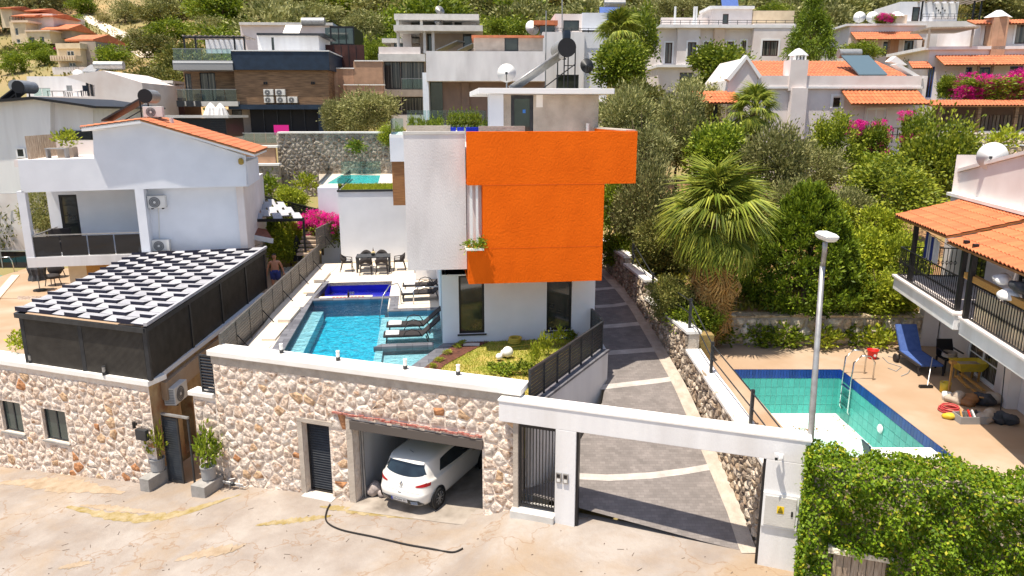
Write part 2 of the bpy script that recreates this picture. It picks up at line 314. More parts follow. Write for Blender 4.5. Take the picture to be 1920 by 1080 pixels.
M['slate'] = brick_mat('slate_coping', (.10, .10, .115), (.19, .19, .21), (.06, .06, .07), .5, .3, .03, .6)
M['pooltile'] = brick_mat('blue_pool_tile', (.10, .42, .52), (.22, .56, .62), (.06, .26, .36), .42, .2, .03, .5, .1)
M['poollight'] = brick_mat('pale_blue_pool_stone', (.36, .48, .52), (.50, .60, .62), (.22, .34, .4), .3, .15, .03, .5, .1)
M['poolwall'] = brick_mat('painted_shade_pool_tile', (.015, .085, .17), (.03, .13, .23), (.01, .06, .12), .3, .15, .03, .5, .1)  # shade on the basin walls is put into the tile colour
M['pooldeep'] = mat('painted_caustic_lining', (.003, .22, .33), .5, (.035, .56, .72), 5.5, (.36, .66), dist=1.6)  # caustic ripples of light painted into the floor colour
M['poolblue'] = mat('cobalt_spa_lining', (.008, .012, .42), .3, (.006, .008, .30), 2.)
M['poolteal'] = mat('teal_tile', (.10, .47, .40), .35, (.07, .40, .35), 3., rand=.1)
M['tealgrout'] = mat('pale_teal_grout', (.42, .70, .63), .6)
M['tileblue'] = mat('royal_blue_tile', (.012, .06, .30), .3, (.010, .045, .24), 3., rand=.2)
M['poolfloor'] = mat('pale_pool_floor', (.60, .82, .77), .6, (.52, .76, .71), 1.4, col3=(.50, .44, .30), scale3=.9, amt3=.35)
M['water'] = water_mat('pool_water', (.68, .92, .97), 0)
M['glass'] = glass_mat('clear_glass', (.80, .92, .90), .06)
M['glassdark'] = glass_mat('smoked_glass', (.10, .115, .14), .3)
M['pane'] = mat('dark_window_glass', (.018, .022, .022), .06, (.05, .055, .045), 1.2, spec=.8)
M['panegreen'] = mat('green_grey_glass', (.035, .055, .05), .06, (.06, .08, .07), 1.0, spec=.8)
M['panecurt'] = mat('curtained_glass', (.20, .18, .15), .12, (.03, .03, .03), 6., (.42, .5), stretch=(2.2, 2.2, .01), spec=.7)
M['whitepaint'] = mat('white_paint', (.80, .80, .79), .5)
M['plasticwhite'] = mat('white_plastic', (.74, .73, .70), .45, (.68, .66, .62), 4.)
M['plasticgrey'] = mat('grey_plastic', (.30, .30, .30), .6)
M['red'] = mat('red_plastic', (.70, .02, .015), .4)
M['yellow'] = mat('yellow_plastic', (.70, .50, .03), .5, (.55, .40, .05), 5.)
M['sign'] = mat('yellow_sign', (.85, .60, .02), .5)
M['magenta'] = mat('magenta_cloth', (.80, .02, .30), .8)
M['bluecloth'] = mat('blue_mesh_fabric', (.07, .13, .36), .8, (.05, .10, .30), 8.)
M['sling'] = mat('dark_sling_fabric', (.03, .025, .025), .8)
M['darkcloth'] = mat('dark_cloth', (.03, .035, .04), .9, (.08, .08, .09), 6., bump=.2)
M['cloth'] = mat('white_towel', (.80, .78, .76), .95, (.66, .64, .62), 5., bump=.2)
M['sack'] = mat('dusty_sack', (.50, .42, .34), .95, (.36, .28, .21), 5., bump=.4, bscale=9)
M['garden'] = mat('dry_garden_soil', (.34, .19, .09), .95, (.30, .17, .08), 2., bump=.4, bscale=8, col3=(.22, .22, .06), scale3=.7, amt3=.7)
M['mulch'] = mat('brown_mulch', (.16, .06, .035), .95, (.08, .03, .02), 12., bump=.8, bscale=25)
M['lawnbase'] = mat('lawn_soil', (.20, .25, .025), .95, (.48, .36, .11), 1.3, (.35, .65), bump=.4, bscale=40)
M['trunk'] = mat('bark', (.16, .11, .075), .95, (.09, .06, .04), 6., bump=.6, bscale=12)
M['skin'] = mat('skin', (.48, .22, .13), .55, (.42, .18, .10), 5.)
M['shorts'] = mat('blue_shorts', (.03, .045, .20), .85)
M['hair'] = mat('dark_hair', (.03, .02, .015), .8)
M['carwhite'] = mat('white_car_paint', (.74, .72, .68), .25, coat=.6, col2=(.70, .67, .62), scale=2.)
M['tyre'] = mat('tyre_rubber', (.02, .02, .021), .85)
M['lamp_red'] = mat('red_lens', (.42, .006, .012), .12, (.25, .003, .008), 9.)
M['chrome'] = mat('chrome', (.7, .7, .7), .12, metal=1.)
M['platewhite'] = mat('number_plate', (.8, .8, .8), .4)
M['plateblue'] = mat('plate_blue_band', (.02, .05, .45), .4)
M['ink'] = mat('black_print', (.01, .01, .012), .6)
M['greyprint'] = mat('grey_print', (.35, .36, .38), .6)
M['navycloth'] = mat('blue_stripe', (.03, .05, .22), .9)
M['bollwhite'] = mat('opal_diffuser', (.85, .82, .76), .4)
M['hose'] = mat('black_rubber_hose', (.015, .013, .012), .6)
M['hoseyellow'] = mat('yellow_hose', (.60, .45, .06), .5)
M['cobalt'] = mat('cobalt_planter', (.01, .03, .50), .3)
M['stone'] = stone_mat('rubble_stone', [(0, (.72, .58, .47)), (.2, (.78, .66, .56)), (.42, (.68, .52, .40)), (.56, (.76, .63, .52)), (.80, (.62, .42, .26)), (.85, (.80, .70, .60)), (.965, (.48, .23, .11))], 1., 8., .7)
M['stonedark'] = stone_mat('small_rubble_stone', [(0, (.50, .42, .33)), (.25, (.36, .29, .22)), (.5, (.60, .51, .41)), (.75, (.44, .34, .24)), (.9, (.28, .22, .17))])
M['stonegrey'] = stone_mat('grey_retaining_stone', [(0, (.36, .32, .26)), (.3, (.27, .23, .18)), (.6, (.43, .38, .31)), (.85, (.22, .18, .14))])
M['stonecream'] = stone_mat('cream_garden_stone', [(0, (.62, .50, .34)), (.3, (.70, .60, .44)), (.55, (.52, .40, .25)), (.8, (.76, .68, .54))])
M['mortar'] = mat('pale_mortar', (.80, .70, .60), .95, (.70, .57, .46), 5., bump=1., bscale=9)
M['mortardark'] = mat('grey_mortar', (.50, .44, .37), .95, (.40, .34, .28), 4., bump=.6, bscale=14)
M['mortarbrown'] = mat('ochre_mortar', (.50, .36, .20), .95, (.38, .26, .14), 3., bump=.5, bscale=12, col3=(.30, .12, .05), scale3=1.4, amt3=.8)
M['pinkstone'] = brick_mat('pink_stone_cladding', (.46, .25, .15), (.56, .34, .22), (.40, .24, .15), .45, .16, .06, .9)
# street concrete: dusty cream with ochre run-off, grey scuffs and cracks
def street_mat():
    m, N, L, P = nodes('street_concrete'); P.inputs['Roughness'].default_value = .9; P.inputs['Specular IOR Level'].default_value = .25
    tc = N.new('ShaderNodeTexCoord'); co = tc.outputs['Object']
    def noise(s, d=8, dist=0.):
        n = N.new('ShaderNodeTexNoise'); n.inputs['Scale'].default_value = s; n.inputs['Detail'].default_value = d; n.inputs['Distortion'].default_value = dist; n.inputs['Roughness'].default_value = .62; L.new(co, n.inputs['Vector']); return n.outputs['Fac']
    def rng(v, a, b, c=0., d=1.):
        r = N.new('ShaderNodeMapRange'); r.inputs['From Min'].default_value = a; r.inputs['From Max'].default_value = b; r.inputs['To Min'].default_value = c; r.inputs['To Max'].default_value = d; L.new(v, r.inputs['Value']); return r.outputs[0]
    def mix(f, A, B):
        x = N.new('ShaderNodeMix'); x.data_type = 'RGBA'; L.new(f, x.inputs['Factor'])
        for k, q in (('A', A), ('B', B)):
            if isinstance(q, tuple): x.inputs[k].default_value = c4(q)
            else: L.new(q, x.inputs[k])
        return x.outputs['Result']
    base = mix(rng(noise(.5), .38, .62), (.28, .235, .20), (.385, .34, .30))
    base = mix(rng(noise(.25, 9, .5), .48, .66, 0, .75), base, (.33, .23, .135))
    base = mix(rng(noise(1.1, 9, .4), .55, .70, 0, .5), base, (.30, .235, .18))
    base = mix(rng(noise(7., 6), .62, .74, 0, .5), base, (.34, .27, .22))
    v = N.new('ShaderNodeTexVoronoi'); v.feature = 'DISTANCE_TO_EDGE'; v.inputs['Scale'].default_value = .33
    nz = N.new('ShaderNodeTexNoise'); nz.inputs['Scale'].default_value = 1.3; nz.inputs['Detail'].default_value = 6; L.new(co, nz.inputs['Vector'])
    sc_ = N.new('ShaderNodeVectorMath'); sc_.operation = 'SCALE'; sc_.inputs['Scale'].default_value = 1.6; L.new(nz.outputs['Color'], sc_.inputs[0])
    ad = N.new('ShaderNodeVectorMath'); L.new(co, ad.inputs[0]); L.new(sc_.outputs[0], ad.inputs[1]); L.new(ad.outputs[0], v.inputs['Vector'])
    base = mix(rng(v.outputs['Distance'], .0, .010, .6, 0), base, (.25, .15, .08))
    L.new(base, P.inputs['Base Color'])
    b = N.new('ShaderNodeBump'); b.inputs['Strength'].default_value = .5; b.inputs['Distance'].default_value = .04; L.new(noise(9., 9), b.inputs['Height']); L.new(b.outputs[0], P.inputs['Normal']); return m
M['street'] = street_mat()
M['stain2'] = mat('brown_damp_patch', (.30, .22, .14), .95, (.42, .33, .24), 3., (.3, .7), bump=.4, bscale=14)
M['stain'] = mat('ochre_run_off_stain', (.26, .19, .05), .95, (.42, .34, .22), 4., (.3, .7), bump=.5, bscale=14)
M['garagefloor'] = mat('oily_garage_floor', (.40, .35, .30), .85, (.28, .24, .20), 1.5, col3=(.10, .08, .06), scale3=1.2, amt3=.6)
M['paver'] = brick_mat('grey_paver_setts', (.175, .155, .145), (.225, .20, .187), (.145, .13, .12), .16, .09, .04, .85, .35)
M['band'] = brick_mat('pale_paver_band', (.44, .40, .365), (.51, .47, .43), (.40, .37, .34), .2, .1, .04, .8, .3)
M['hill'] = mat('hillside_soil', (.30, .22, .10), .95, (.22, .20, .075), .12, (.35, .65), bump=.7, bscale=1.2, col3=(.52, .32, .15), scale3=.035, amt3=.9)
M['track'] = mat('pale_dirt_track', (.72, .62, .50), .95, (.60, .48, .36), .4, bump=.3, bscale=3)
M['grassleaf'] = leaf_mat('grass_blades', (.17, .23, .012), (.50, .44, .08), .3)
M['olive'] = leaf_mat('olive_leaves', (.09, .105, .022), (.42, .40, .16), .25)
M['olivedark'] = leaf_mat('grey_green_leaves', (.055, .075, .012), (.28, .26, .07), .25)
M['broad'] = leaf_mat('broad_green_leaves', (.05, .09, .006), (.29, .36, .025), .35)
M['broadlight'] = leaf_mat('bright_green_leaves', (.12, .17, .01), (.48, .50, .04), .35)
M['pine'] = leaf_mat('conifer_sprays', (.045, .085, .005), (.22, .30, .015), .2)
M['ivy'] = leaf_mat('creeper_leaves', (.045, .10, .004), (.25, .36, .015), .4, ((.46, .44, .03), .07))
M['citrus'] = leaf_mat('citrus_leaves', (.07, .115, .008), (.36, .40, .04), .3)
M['bract'] = leaf_mat('magenta_bracts', (.42, .008, .14), (.85, .03, .40), .35)
M['palmleaf'] = leaf_mat('palm_blades', (.085, .125, .01), (.43, .45, .06), .3)
M['palmdead'] = leaf_mat('dry_palm_skirt', (.34, .18, .05), (.68, .45, .17), .3)
M['scrub'] = leaf_mat('dry_scrub', (.10, .11, .02), (.36, .29, .09), .2)
M['pinelit'] = leaf_mat('painted_sunlit_sprays', (.09, .15, .008), (.30, .38, .02), .2)  # lighter spray colour that paints sunlight on the clump tops
M['moss'] = leaf_mat('weedy_growth', (.10, .11, .01), (.30, .27, .03), .2)
# ------------------------------------------------------------------ rubble stones (cells of a jittered grid)
def clip(poly, px, pz, nx, nz):               # keep the side where (q - p).n <= 0
    out = []
    for i in range(len(poly)):
        a, b = poly[i], poly[(i + 1) % len(poly)]
        da = (a[0] - px) * nx + (a[1] - pz) * nz; db = (b[0] - px) * nx + (b[1] - pz) * nz
        if da <= 0: out.append(a)
        if da * db < 0: k = da / (da - db); out.append((a[0] + (b[0] - a[0]) * k, a[1] + (b[1] - a[1]) * k))
    return out
def cells(a0, a1, z0, z1, size, seed, holes=(), asp=1.25, keep=None):
    rg = random.Random(seed); nx = max(1, int((a1 - a0) / (size * asp))); nz = max(1, int((z1 - z0) / (size / asp))); pts = []
    dx, dz = (a1 - a0) / nx, (z1 - z0) / nz
    for j in range(nz):
        for i in range(nx + 1):
            p = (a0 + dx * (i + (.5 if j % 2 else 0) + rg.uniform(-.42, .42)), z0 + dz * (j + .5 + rg.uniform(-.3, .3)))
            if not (a0 < p[0] < a1) or any(h[0] - .02 < p[0] < h[1] + .02 and h[2] - .02 < p[1] < h[3] + .02 for h in holes): continue
            if keep and not keep(*p): continue
            if rg.random() < .16: continue
            pts.append(p)
    res = []
    for k, p in enumerate(pts):
        s = size * 1.25; poly = [(p[0] - s, p[1] - s), (p[0] + s, p[1] - s), (p[0] + s, p[1] + s), (p[0] - s, p[1] + s)]
        for q in pts:
            if q is p or abs(q[0] - p[0]) > 3 * size or abs(q[1] - p[1]) > 3 * size: continue
            nx_, nz_ = q[0] - p[0], q[1] - p[1]; poly = clip(poly, (p[0] + q[0]) / 2, (p[1] + q[1]) / 2, nx_, nz_)
        poly = clip(poly, a0, 0, -1, 0); poly = clip(poly, a1, 0, 1, 0); poly = clip(poly, 0, z0, 0, -1); poly = clip(poly, 0, z1, 0, 1)
        for h in holes:
            if p[0] < h[0] and h[2] - .3 < p[1] < h[3] + .3: poly = clip(poly, h[0], 0, 1, 0)
            elif p[0] > h[1] and h[2] - .3 < p[1] < h[3] + .3: poly = clip(poly, h[1], 0, -1, 0)
            elif p[1] > h[3] and h[0] - .3 < p[0] < h[1] + .3: poly = clip(poly, 0, h[3], 0, -1)
            elif p[1] < h[2] and h[0] - .3 < p[0] < h[1] + .3: poly = clip(poly, 0, h[2], 0, 1)
        if len(poly) >= 3: res.append((p, poly))
    return res
def stone_mb(mb, mp, c, poly, rg, proud=.09, gap=.86):
    n = len(poly); cx = sum(q[0] for q in poly) / n; cz = sum(q[1] for q in poly) / n; gap = gap * rg.uniform(.84, 1.0); d = proud * rg.uniform(.55, 1.3); ox, oz = rg.uniform(-.15, .15), rg.uniform(-.1, .2)
    r0 = [mp(cx + (q[0] - cx) * gap, .01, cz + (q[1] - cz) * gap) for q in poly]
    r1 = [mp(cx + (q[0] - cx) * gap * rg.uniform(.82, .97), -d * rg.uniform(.35, .8), cz + (q[1] - cz) * gap * rg.uniform(.82, .97)) for q in poly]
    r2 = [mp(cx + (q[0] - cx) * gap * rg.uniform(.4, .6) + ox * .1, -d * rg.uniform(.8, 1.15), cz + (q[1] - cz) * gap * rg.uniform(.4, .6) + oz * .1) for q in poly]
    ce = mp(cx + ox * .1, -d * rg.uniform(.9, 1.2), cz + oz * .1)
    fs = [(i, (i + 1) % n, n + (i + 1) % n, n + i) for i in range(n)] + [(n + i, n + (i + 1) % n, 2 * n + (i + 1) % n, 2 * n + i) for i in range(n)] + [(2 * n + i, 2 * n + (i + 1) % n, 3 * n) for i in range(n)]
    mb.add(r0 + r1 + r2 + [ce], fs)
def stones(T, mp, a0, a1, z0, z1, size, seed, m, holes=(), proud=.09, gap=.86, asp=1.25, joined=False, keep=None, name='stone'):
    rg = random.Random(seed + 7); cs = cells(a0, a1, z0, z1, size, seed, holes, asp, keep)
    if joined:
        mb = MB()
        for c, po in cs: stone_mb(mb, mp, c, po, rg, proud, gap)
        part(T, 'stone_facing', mb, m, kind='stuff'); return len(cs)
    for c, po in cs[:300]:
        mb = MB(); stone_mb(mb, mp, c, po, rg, proud, gap); part(T, name, mb, m, smooth=True)
    if len(cs) > 300:
        mb = MB()
        for c, po in cs[300:]: stone_mb(mb, mp, c, po, rg, proud, gap)
        part(T, 'stone_facing', mb, m, kind='stuff', smooth=True)
    return len(cs)
def lerp(tab, x):
    if x <= tab[0][0]: return tab[0][1]
    for (a, b), (c, d) in zip(tab, tab[1:]):
        if x <= c: return b + (d - b) * (x - a) / (c - a)
    return tab[-1][1]
# ------------------------------------------------------------------ ground, hillside, street
GT = [(-60, -2.6), (17, -2.6), (25, -2.0), (30, .2), (36, 1.6), (42, 3.6), (50, 6.0), (58, 7.6), (70, 9.4), (85, 12.6), (105, 17.5), (130, 24.5), (165, 35), (220, 53), (300, 80), (420, 118), (600, 170)]
def hx(X, Y): return 0 if Y < 60 else (math.sin(X * .045 + Y * .03) * 1.4 + math.sin(X * .11 - Y * .07 + 1) * .6 + math.sin(X * .023 + 2) * 2.0) * min(1, (Y - 60) / 60)
def gz(X, Y): return lerp(GT, Y) + hx(X, Y)
def onhill(x, y):
    a, f, u = ray(x, y); Y = 60.
    while Y < 420:
        k = Y / f
        if CAMZ + u * k <= gz(a * k, Y): break
        Y += 1.
    return a * Y / f, Y
def grid(xs, ys, zf):
    mb = MB(); nx = len(xs); mb.v = [(x, y, zf(x, y)) for y in ys for x in xs]
    mb.f = [(j * nx + i, j * nx + i + 1, (j + 1) * nx + i + 1, (j + 1) * nx + i) for j in range(len(ys) - 1) for i in range(nx - 1)]; return mb
struct('hillside_ground', grid([-420 + 840 * i / 140 for i in range(141)], [-60, -20, 0, 10, 17, 20, 24, 30, 36, 42, 46, 50, 54, 58] + [62 + 4 * i for i in range(60)] + [310, 340, 380, 420, 500, 600], gz), M['hill'], smooth=True)
ZS = [(-40, -2.1), (-26, -1.7), (-18, -1.30), (-12, -.84), (-10, -.72), (-6.5, -.46), (-5, -.47), (-1.4, -.24), (-.75, -.05), (-.1, .24), (.6, .30), (1.1, .27), (6, .16), (7, .14), (20, .0), (40, -.4)]
def zs(s): return lerp(ZS, s)
rgs = random.Random(4)
def zst(s, t): return zs(s) + (.03 * math.sin(s * 1.3 + t * .7) + .02 * math.sin(s * .6 - t * 1.9)) * min(1, max(0, -t - .6))
struct('street', grid([-40 + .4 * i for i in range(201)], [-40, -30, -20, -14] + [-10 + .4 * i for i in range(25)] + [-.05, .35], zst), M['street'], SF, smooth=True)
def blob(name, pts, m, w, seed, zoff=.006, label=None, cat=None):      # an irregular flat patch following a path on the street
    rg = random.Random(seed); mb = MB(); L_, R_ = [], []
    n = 40
    for k in range(n + 1):
        u = k / n * (len(pts) - 1); i = min(int(u), len(pts) - 2); f = u - i
        x = pts[i][0] + (pts[i + 1][0] - pts[i][0]) * f; y = pts[i][1] + (pts[i + 1][1] - pts[i][1]) * f
        ww = w * (.25 + .75 * math.sin(math.pi * k / n)) * rg.uniform(.55, 1.25)
        a, b = SF.inv(x, y); L_.append((a, b + ww, zst(a, b + ww) + zoff)); R_.append((a, b - ww * .8, zst(a, b - ww * .8) + zoff))
    for k in range(n): mb.quad(R_[k], R_[k + 1], L_[k + 1], L_[k])
    return struct(name, mb, m, SF, kind='stuff')
def onstreet(x, y):
    z = 0
    for _ in range(4): X, Y, _z = U(x, y, z=z); s, t = SF.inv(X, Y); z = zst(s, min(t, 0))
    return X, Y, z
blob('street_stain', [onstreet(x, y)[:2] for x, y in ((125, 950), (190, 966), (260, 974), (330, 966), (390, 948), (450, 928))], M['stain'], .28, 3)
blob('street_stain', [onstreet(x, y)[:2] for x, y in ((600, 950), (650, 955), (700, 962), (780, 972))], M['stain'], .22, 4)
for k, (pts, w_) in enumerate(((((330, 1050), (380, 1038), (440, 1030), (460, 1022)), .3), (((110, 1065), (140, 1060), (170, 1056)), .2), (((1130, 930), (1145, 920)), .1), (((0, 905), (60, 905), (150, 915), (230, 925)), .45), (((150, 948), (220, 955), (290, 962)), .16))): blob('street_stain', [onstreet(x, y)[:2] for x, y in pts], M['stain2'], w_, 20 + k)
blob('street_stain', [onstreet(x, y)[:2] for x, y in ((480, 985), (540, 978), (620, 968))], M['stain'], .2, 5)
# leaves and twigs littering the street
lit = MB()
for k in range(110):
    x, y = rgs.uniform(0, 1480), rgs.uniform(930, 1078); X, Y, z = onstreet(x, y); s, t = SF.inv(X, Y)
    if t > -.5: continue
    a = rgs.uniform(0, 6.3); l = rgs.choice([.02, .03, .05, .09, .16]); w = .008 if l > .06 else .015
    lit.bar((s, t, z + .012), (s + l * math.cos(a), t + l * math.sin(a), z + .014), w, .006)
struct('street_litter', lit, M['trunk'], SF, kind='stuff')
# ------------------------------------------------------------------ stone house on the left with its dark pergola
Tl = thing('stone_house', 'low rubble stone house with white coping under the dark pergola', 'house', SF, -11.4, -.55, -.85)
h1 = [(-17.85, -16.92, .06, 1.15), (-16.0, -14.97, .03, 1.12)]
mp = onp(-.55); mb = MB(); mb.facade(mp, -21, -11.4, -1.9, 2.45, h1, .2)
cW = SF.w(-11.4, -.55); bR = (-10.95, 31.4)
def w2s(X, Y): return SF.inv(X, Y)
b1 = w2s(*bR); b2 = w2s(-22, 31.4); b3 = (-21, -.55)
side = MB()
dirx, diry = b1[0] + 11.4, b1[1] + .55; Ls = math.hypot(dirx, diry); dirx /= Ls; diry /= Ls; nx_, ny_ = -diry, dirx
def mside(a, b, z): return (-11.4 + dirx * a + nx_ * b, -.55 + diry * a + ny_ * b, z)
doorL = (1.9, 2.75, -.7, 1.15)
side.facade(mside, 0, Ls, -1.9, 2.45, [doorL], .6)
mb.quad(b1 + (-1.9,), b2 + (-1.9,), b2 + (2.45,), b1 + (2.45,)); mb.add([(-11.4, -.55, 2.1), b1 + (2.1,), b2 + (2.1,), b3 + (2.1,)], [(0, 1, 2, 3)])
part(Tl, 'wall', mb, M['mortar']); part(Tl, 'side_wall', side, M['mortarbrown'], label='ochre rendered side wall along the passage')
dk = MB(); dk.hexa([mside(1.9, .62, -.7), mside(2.75, .62, -.7), mside(2.75, .66, -.7), mside(1.9, .66, -.7), mside(1.9, .62, 1.15), mside(2.75, .62, 1.15), mside(2.75, .66, 1.15), mside(1.9, .66, 1.15)])
part(Tl, 'door', dk, M['darkgrey'])
print('left stones', stones(Tl, mp, -19.2, -11.42, -1.35, 2.28, .27, 11, M['stone'], [(h[0] - .04, h[1] + .04, h[2] - .12, h[3] + .06) for h in h1], .03, .97))
cp = MB(); cp.prz([(-21, -.63), (-11.32, -.63), (-11.32, .1), (-21, .1)], 2.45, 2.62); part(Tl, 'coping', cp, M['coping'], bevel=.015)
cs_ = MB()
cs_.add([mside(a, b, z) for z in (2.45, 2.6) for a, b in ((.7, -.1), (Ls, -.1), (Ls, .35), (.7, .35))], [(0, 3, 2, 1), (4, 5, 6, 7), (0, 1, 5, 4), (1, 2, 6, 5), (2, 3, 7, 6), (3, 0, 4, 7)])
part(Tl, 'side_coping', cs_, M['bluewhite'])
for h in h1: window(Tl, mp, h, M['darkgrey'], M['panegreen'], .05, .1, 1, 0, M['blockgrey'])
# pergola
rA = SF.w(-11.22, -.62) + (4.36,); rB = SF.w(-16.35, -.62) + (4.36,); rC = U(255, 475, z=4.5); rD = U(497, 464, z=4.5)
Tp = thing('pergola', 'black louvred pergola with checkered roof panels on the stone house', 'pergola', W, SF.w(-11.4, -.5)[0], SF.w(-11.4, -.5)[1], 2.62)
rA, rB, rC, rD = map(Vector, (rA, rB, rC, rD))
def rp(u, v): return rA.lerp(rB, u).lerp(rD.lerp(rC, u), v)
NU, NV = 10, 19
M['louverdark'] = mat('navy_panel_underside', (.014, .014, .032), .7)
for j in range(NV):
    for i in range(NU):
        q4 = [rp((i + u) / NU, (j + v) / NV) for u, v in ((.02, .02), (.98, .02), (.98, .98), (.02, .98))]; hi = .10 if (i + j) % 2 else .0; lo_ = Vector((0, 0, -.02))
        mb = MB(); mb.hexa([v + lo_ for v in q4] + [v + Vector((0, 0, .02 + (hi if k < 2 else 0))) for k, v in enumerate(q4)]); so = part(Tp, 'roof_slat', mb, [M['louver'], M['louverdark']])
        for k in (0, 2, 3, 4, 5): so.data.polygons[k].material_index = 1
fr_ = MB()
for q, r_ in ((rA, rB), (rA, rD), (rD, rC), (rC, rB)): fr_.bar(q - Vector((0, 0, .16)), r_ - Vector((0, 0, .16)), .1, .14)
part(Tp, 'roof_frame', fr_, M['darkgrey'])
gut = MB(); gut.bar(rA + Vector((.04, 0, .02)), rD + Vector((.04, 0, .02)), .1, .1); part(Tp, 'gutter', gut, M['louver'])
def ribbed(q0, q1, z0, z1, n):
    mb = MB(); q0, q1 = Vector(q0), Vector(q1); d = (q1 - q0); nn = Vector((d.y, -d.x, 0)).normalized()
    for k in range(n):
        a = q0 + d * (k / n); b = q0 + d * ((k + .62) / n); c = q0 + d * ((k + 1) / n)
        mb.quad((a.x + nn.x * .03, a.y + nn.y * .03, z0), (b.x + nn.x * .03, b.y + nn.y * .03, z0), (b.x + nn.x * .03, b.y + nn.y * .03, z1), (a.x + nn.x * .03, a.y + nn.y * .03, z1))
        mb.quad((b.x, b.y, z0), (c.x, c.y, z0), (c.x, c.y, z1), (b.x, b.y, z1)); mb.quad((b.x + nn.x * .03, b.y + nn.y * .03, z0), (b.x, b.y, z0), (b.x, b.y, z1), (b.x + nn.x * .03, b.y + nn.y * .03, z1))
    return mb
M['ribpanel'] = mat('dark_ribbed_panel', (.06, .055, .048), .55, (.04, .036, .032), 3.)
fa = [SF.w(s, -.5) for s in (-16.25, -13.85, -11.33)]
for k in (0, 1): part(Tp, 'front_panel', ribbed(fa[k] + (0,), fa[k + 1] + (0,), 2.62, 4.14, 56), M['ribpanel'])
for q in fa: part(Tp, 'post', MB().box(q[0] - .06, q[0] + .06, q[1] - .06, q[1] + .06, 2.62, 4.2), M['darkgrey'])
sd = [(lambda v: (fa[2][0] + (rD.x - .12 - fa[2][0]) * v, fa[2][1] + (rD.y - fa[2][1]) * v))(v) for v in (0, .27, .52, .77, 1)]
for k in range(4): part(Tp, 'side_panel', ribbed(sd[k] + (0,), sd[k + 1] + (0,), 2.6, 4.2, 70), M['ribpanel'])
for q in sd[1:]: part(Tp, 'post', MB().box(q[0] - .05, q[0] + .07, q[1] - .06, q[1] + .06, 2.6, 4.25), M['darkgrey'])
# bollard lights on the copings
def bollard(s, t, z, label, dark=False):
    T = thing('bollard_light', label, 'lamp', SF, s, t, z, 'small bollard lights on the copings')
    part(T, 'base', MB().lathe([(.062, 0), (.062, .1), (.05, .11)], (s, t, z), 12), M['darkgrey']); part(T, 'diffuser', MB().lathe([(.05, .1), (.05, .26)], (s, t, z), 12), M['galv'] if dark else M['bollwhite']); part(T, 'cap', MB().lathe([(.056, .26), (.056, .285)], (s, t, z), 12), M['darkgrey'] if dark else M['bollwhite'])
for (x, y, lab) in ((59, 680, 'silver cylinder light on white coping by the pergola, left one'), (196, 703, 'silver cylinder light on white coping by the pergola, right one')):
    s, t = SF.atz(x, y, 2.62); bollard(s, min(t, -.52), 2.62, lab, True)
for (x, y, lab) in ((528, 662, 'white capped bollard light by the pool, leftmost on the garage coping'), (634, 676, 'white capped bollard light second from left on the garage coping'), (760, 692, 'white capped bollard light third from left on the garage coping'), (859, 703, 'white capped bollard light on the coping in front of the lawn')):
    s, t = SF.atz(x, y, 3.62); bollard(s, max(.1, min(t, .6)), 3.62, lab)
# ------------------------------------------------------------------ garage wall
Tg = thing('garage_wall', 'tall rubble stone garage wall with white coping below the pool', 'wall', SF, -5, 0, -.47)
mp = onp(0.); dr = (-6.48, -5.6, -.46, 1.76); ga = (-4.83, -.97, -.6, 2.05)
mb = MB(); mb.facade(mp, -9.45, 0.0, -1.3, 3.45, [dr, ga], .32); mb.quad((-9.45, 0, 1.9), (-9.45, .6, 1.9), (-9.45, .6, 3.45), (-9.45, 0, 3.45)); mb.quad((0, 0, -.4), (0, .6, -.4), (0, .6, 3.45), (0, 0, 3.45))
mb.quad((-9.45, .6, 2.9), (0, .6, 2.9), (0, .6, 3.45), (-9.45, .6, 3.45))
mb.facade(mp, -10.3, -9.45, -1.3, 2.1); mb.quad((-10.3, 0, -1.3), (-10.3, 9, -1.3), (-10.3, 9, 2.1), (-10.3, 0, 2.1)); mb.quad((-10.3, 0, 2.1), (-9.3, 0, 2.1), (-9.3, 9, 2.1), (-10.3, 9, 2.1))
part(Tg, 'wall_core', mb, M['mortar'])
hs = [(dr[0] - .16, dr[1] + .04, -1.3, dr[3] + .16), (ga[0] - .2, ga[1] + .02, -1.3, ga[3] + .22)]
print('garage stones', stones(Tg, mp, -9.44, -.03, -.95, 3.22, .27, 23, M['stone'], hs, .03, .97, keep=lambda p, z: z > zs(p) - .15))
stones(Tg, mp, -10.28, -9.46, -.95, 1.98, .27, 29, M['stone'], (), .03, .97)
fb = MB(); fb.box(-9.47, .02, -.03, .0, 3.2, 3.45); part(Tg, 'plaster_fascia', fb, M['mortardark'])
cpg = MB(); cpg.prz([(-9.55, -.1), (.12, -.1), (.12, .62), (-9.55, .62)], 3.45, 3.62); part(Tg, 'coping', cpg, M['coping'], bevel=.02)
part(Tg, 'low_coping', MB().box(-10.42, -9.5, -.08, .35, 2.1, 2.24), M['coping'], bevel=.015)
jb = MB(); jb.box(dr[0] - .16, dr[0] - .003, -.03, .28, -.5, dr[3] + .03); jb.box(dr[0] - .16, dr[1] + .12, -.035, .2, dr[3] + .03, dr[3] + .15); part(Tg, 'door_surround', jb, M['concrete'])
st = MB(); st.box(dr[0] - .05, dr[1] + .08, -.22, .1, -.75, -.44); part(Tg, 'door_step', st, M['slab'], bevel=.01)
df = MB()
for a, b in ((dr[0] + .004, dr[0] + .06), (dr[1] - .06, dr[1] - .004)): df.box(a, b, .2, .25, -.44, dr[3] - .004)
df.box(dr[0] + .06, dr[1] - .06, .2, .25, -.44, -.38); df.box(dr[0] + .06, dr[1] - .06, .2, .25, dr[3] - .06, dr[3] - .004); df.box(dr[0] + .06, dr[1] - .06, .26, .27, -.4, dr[3] - .05)
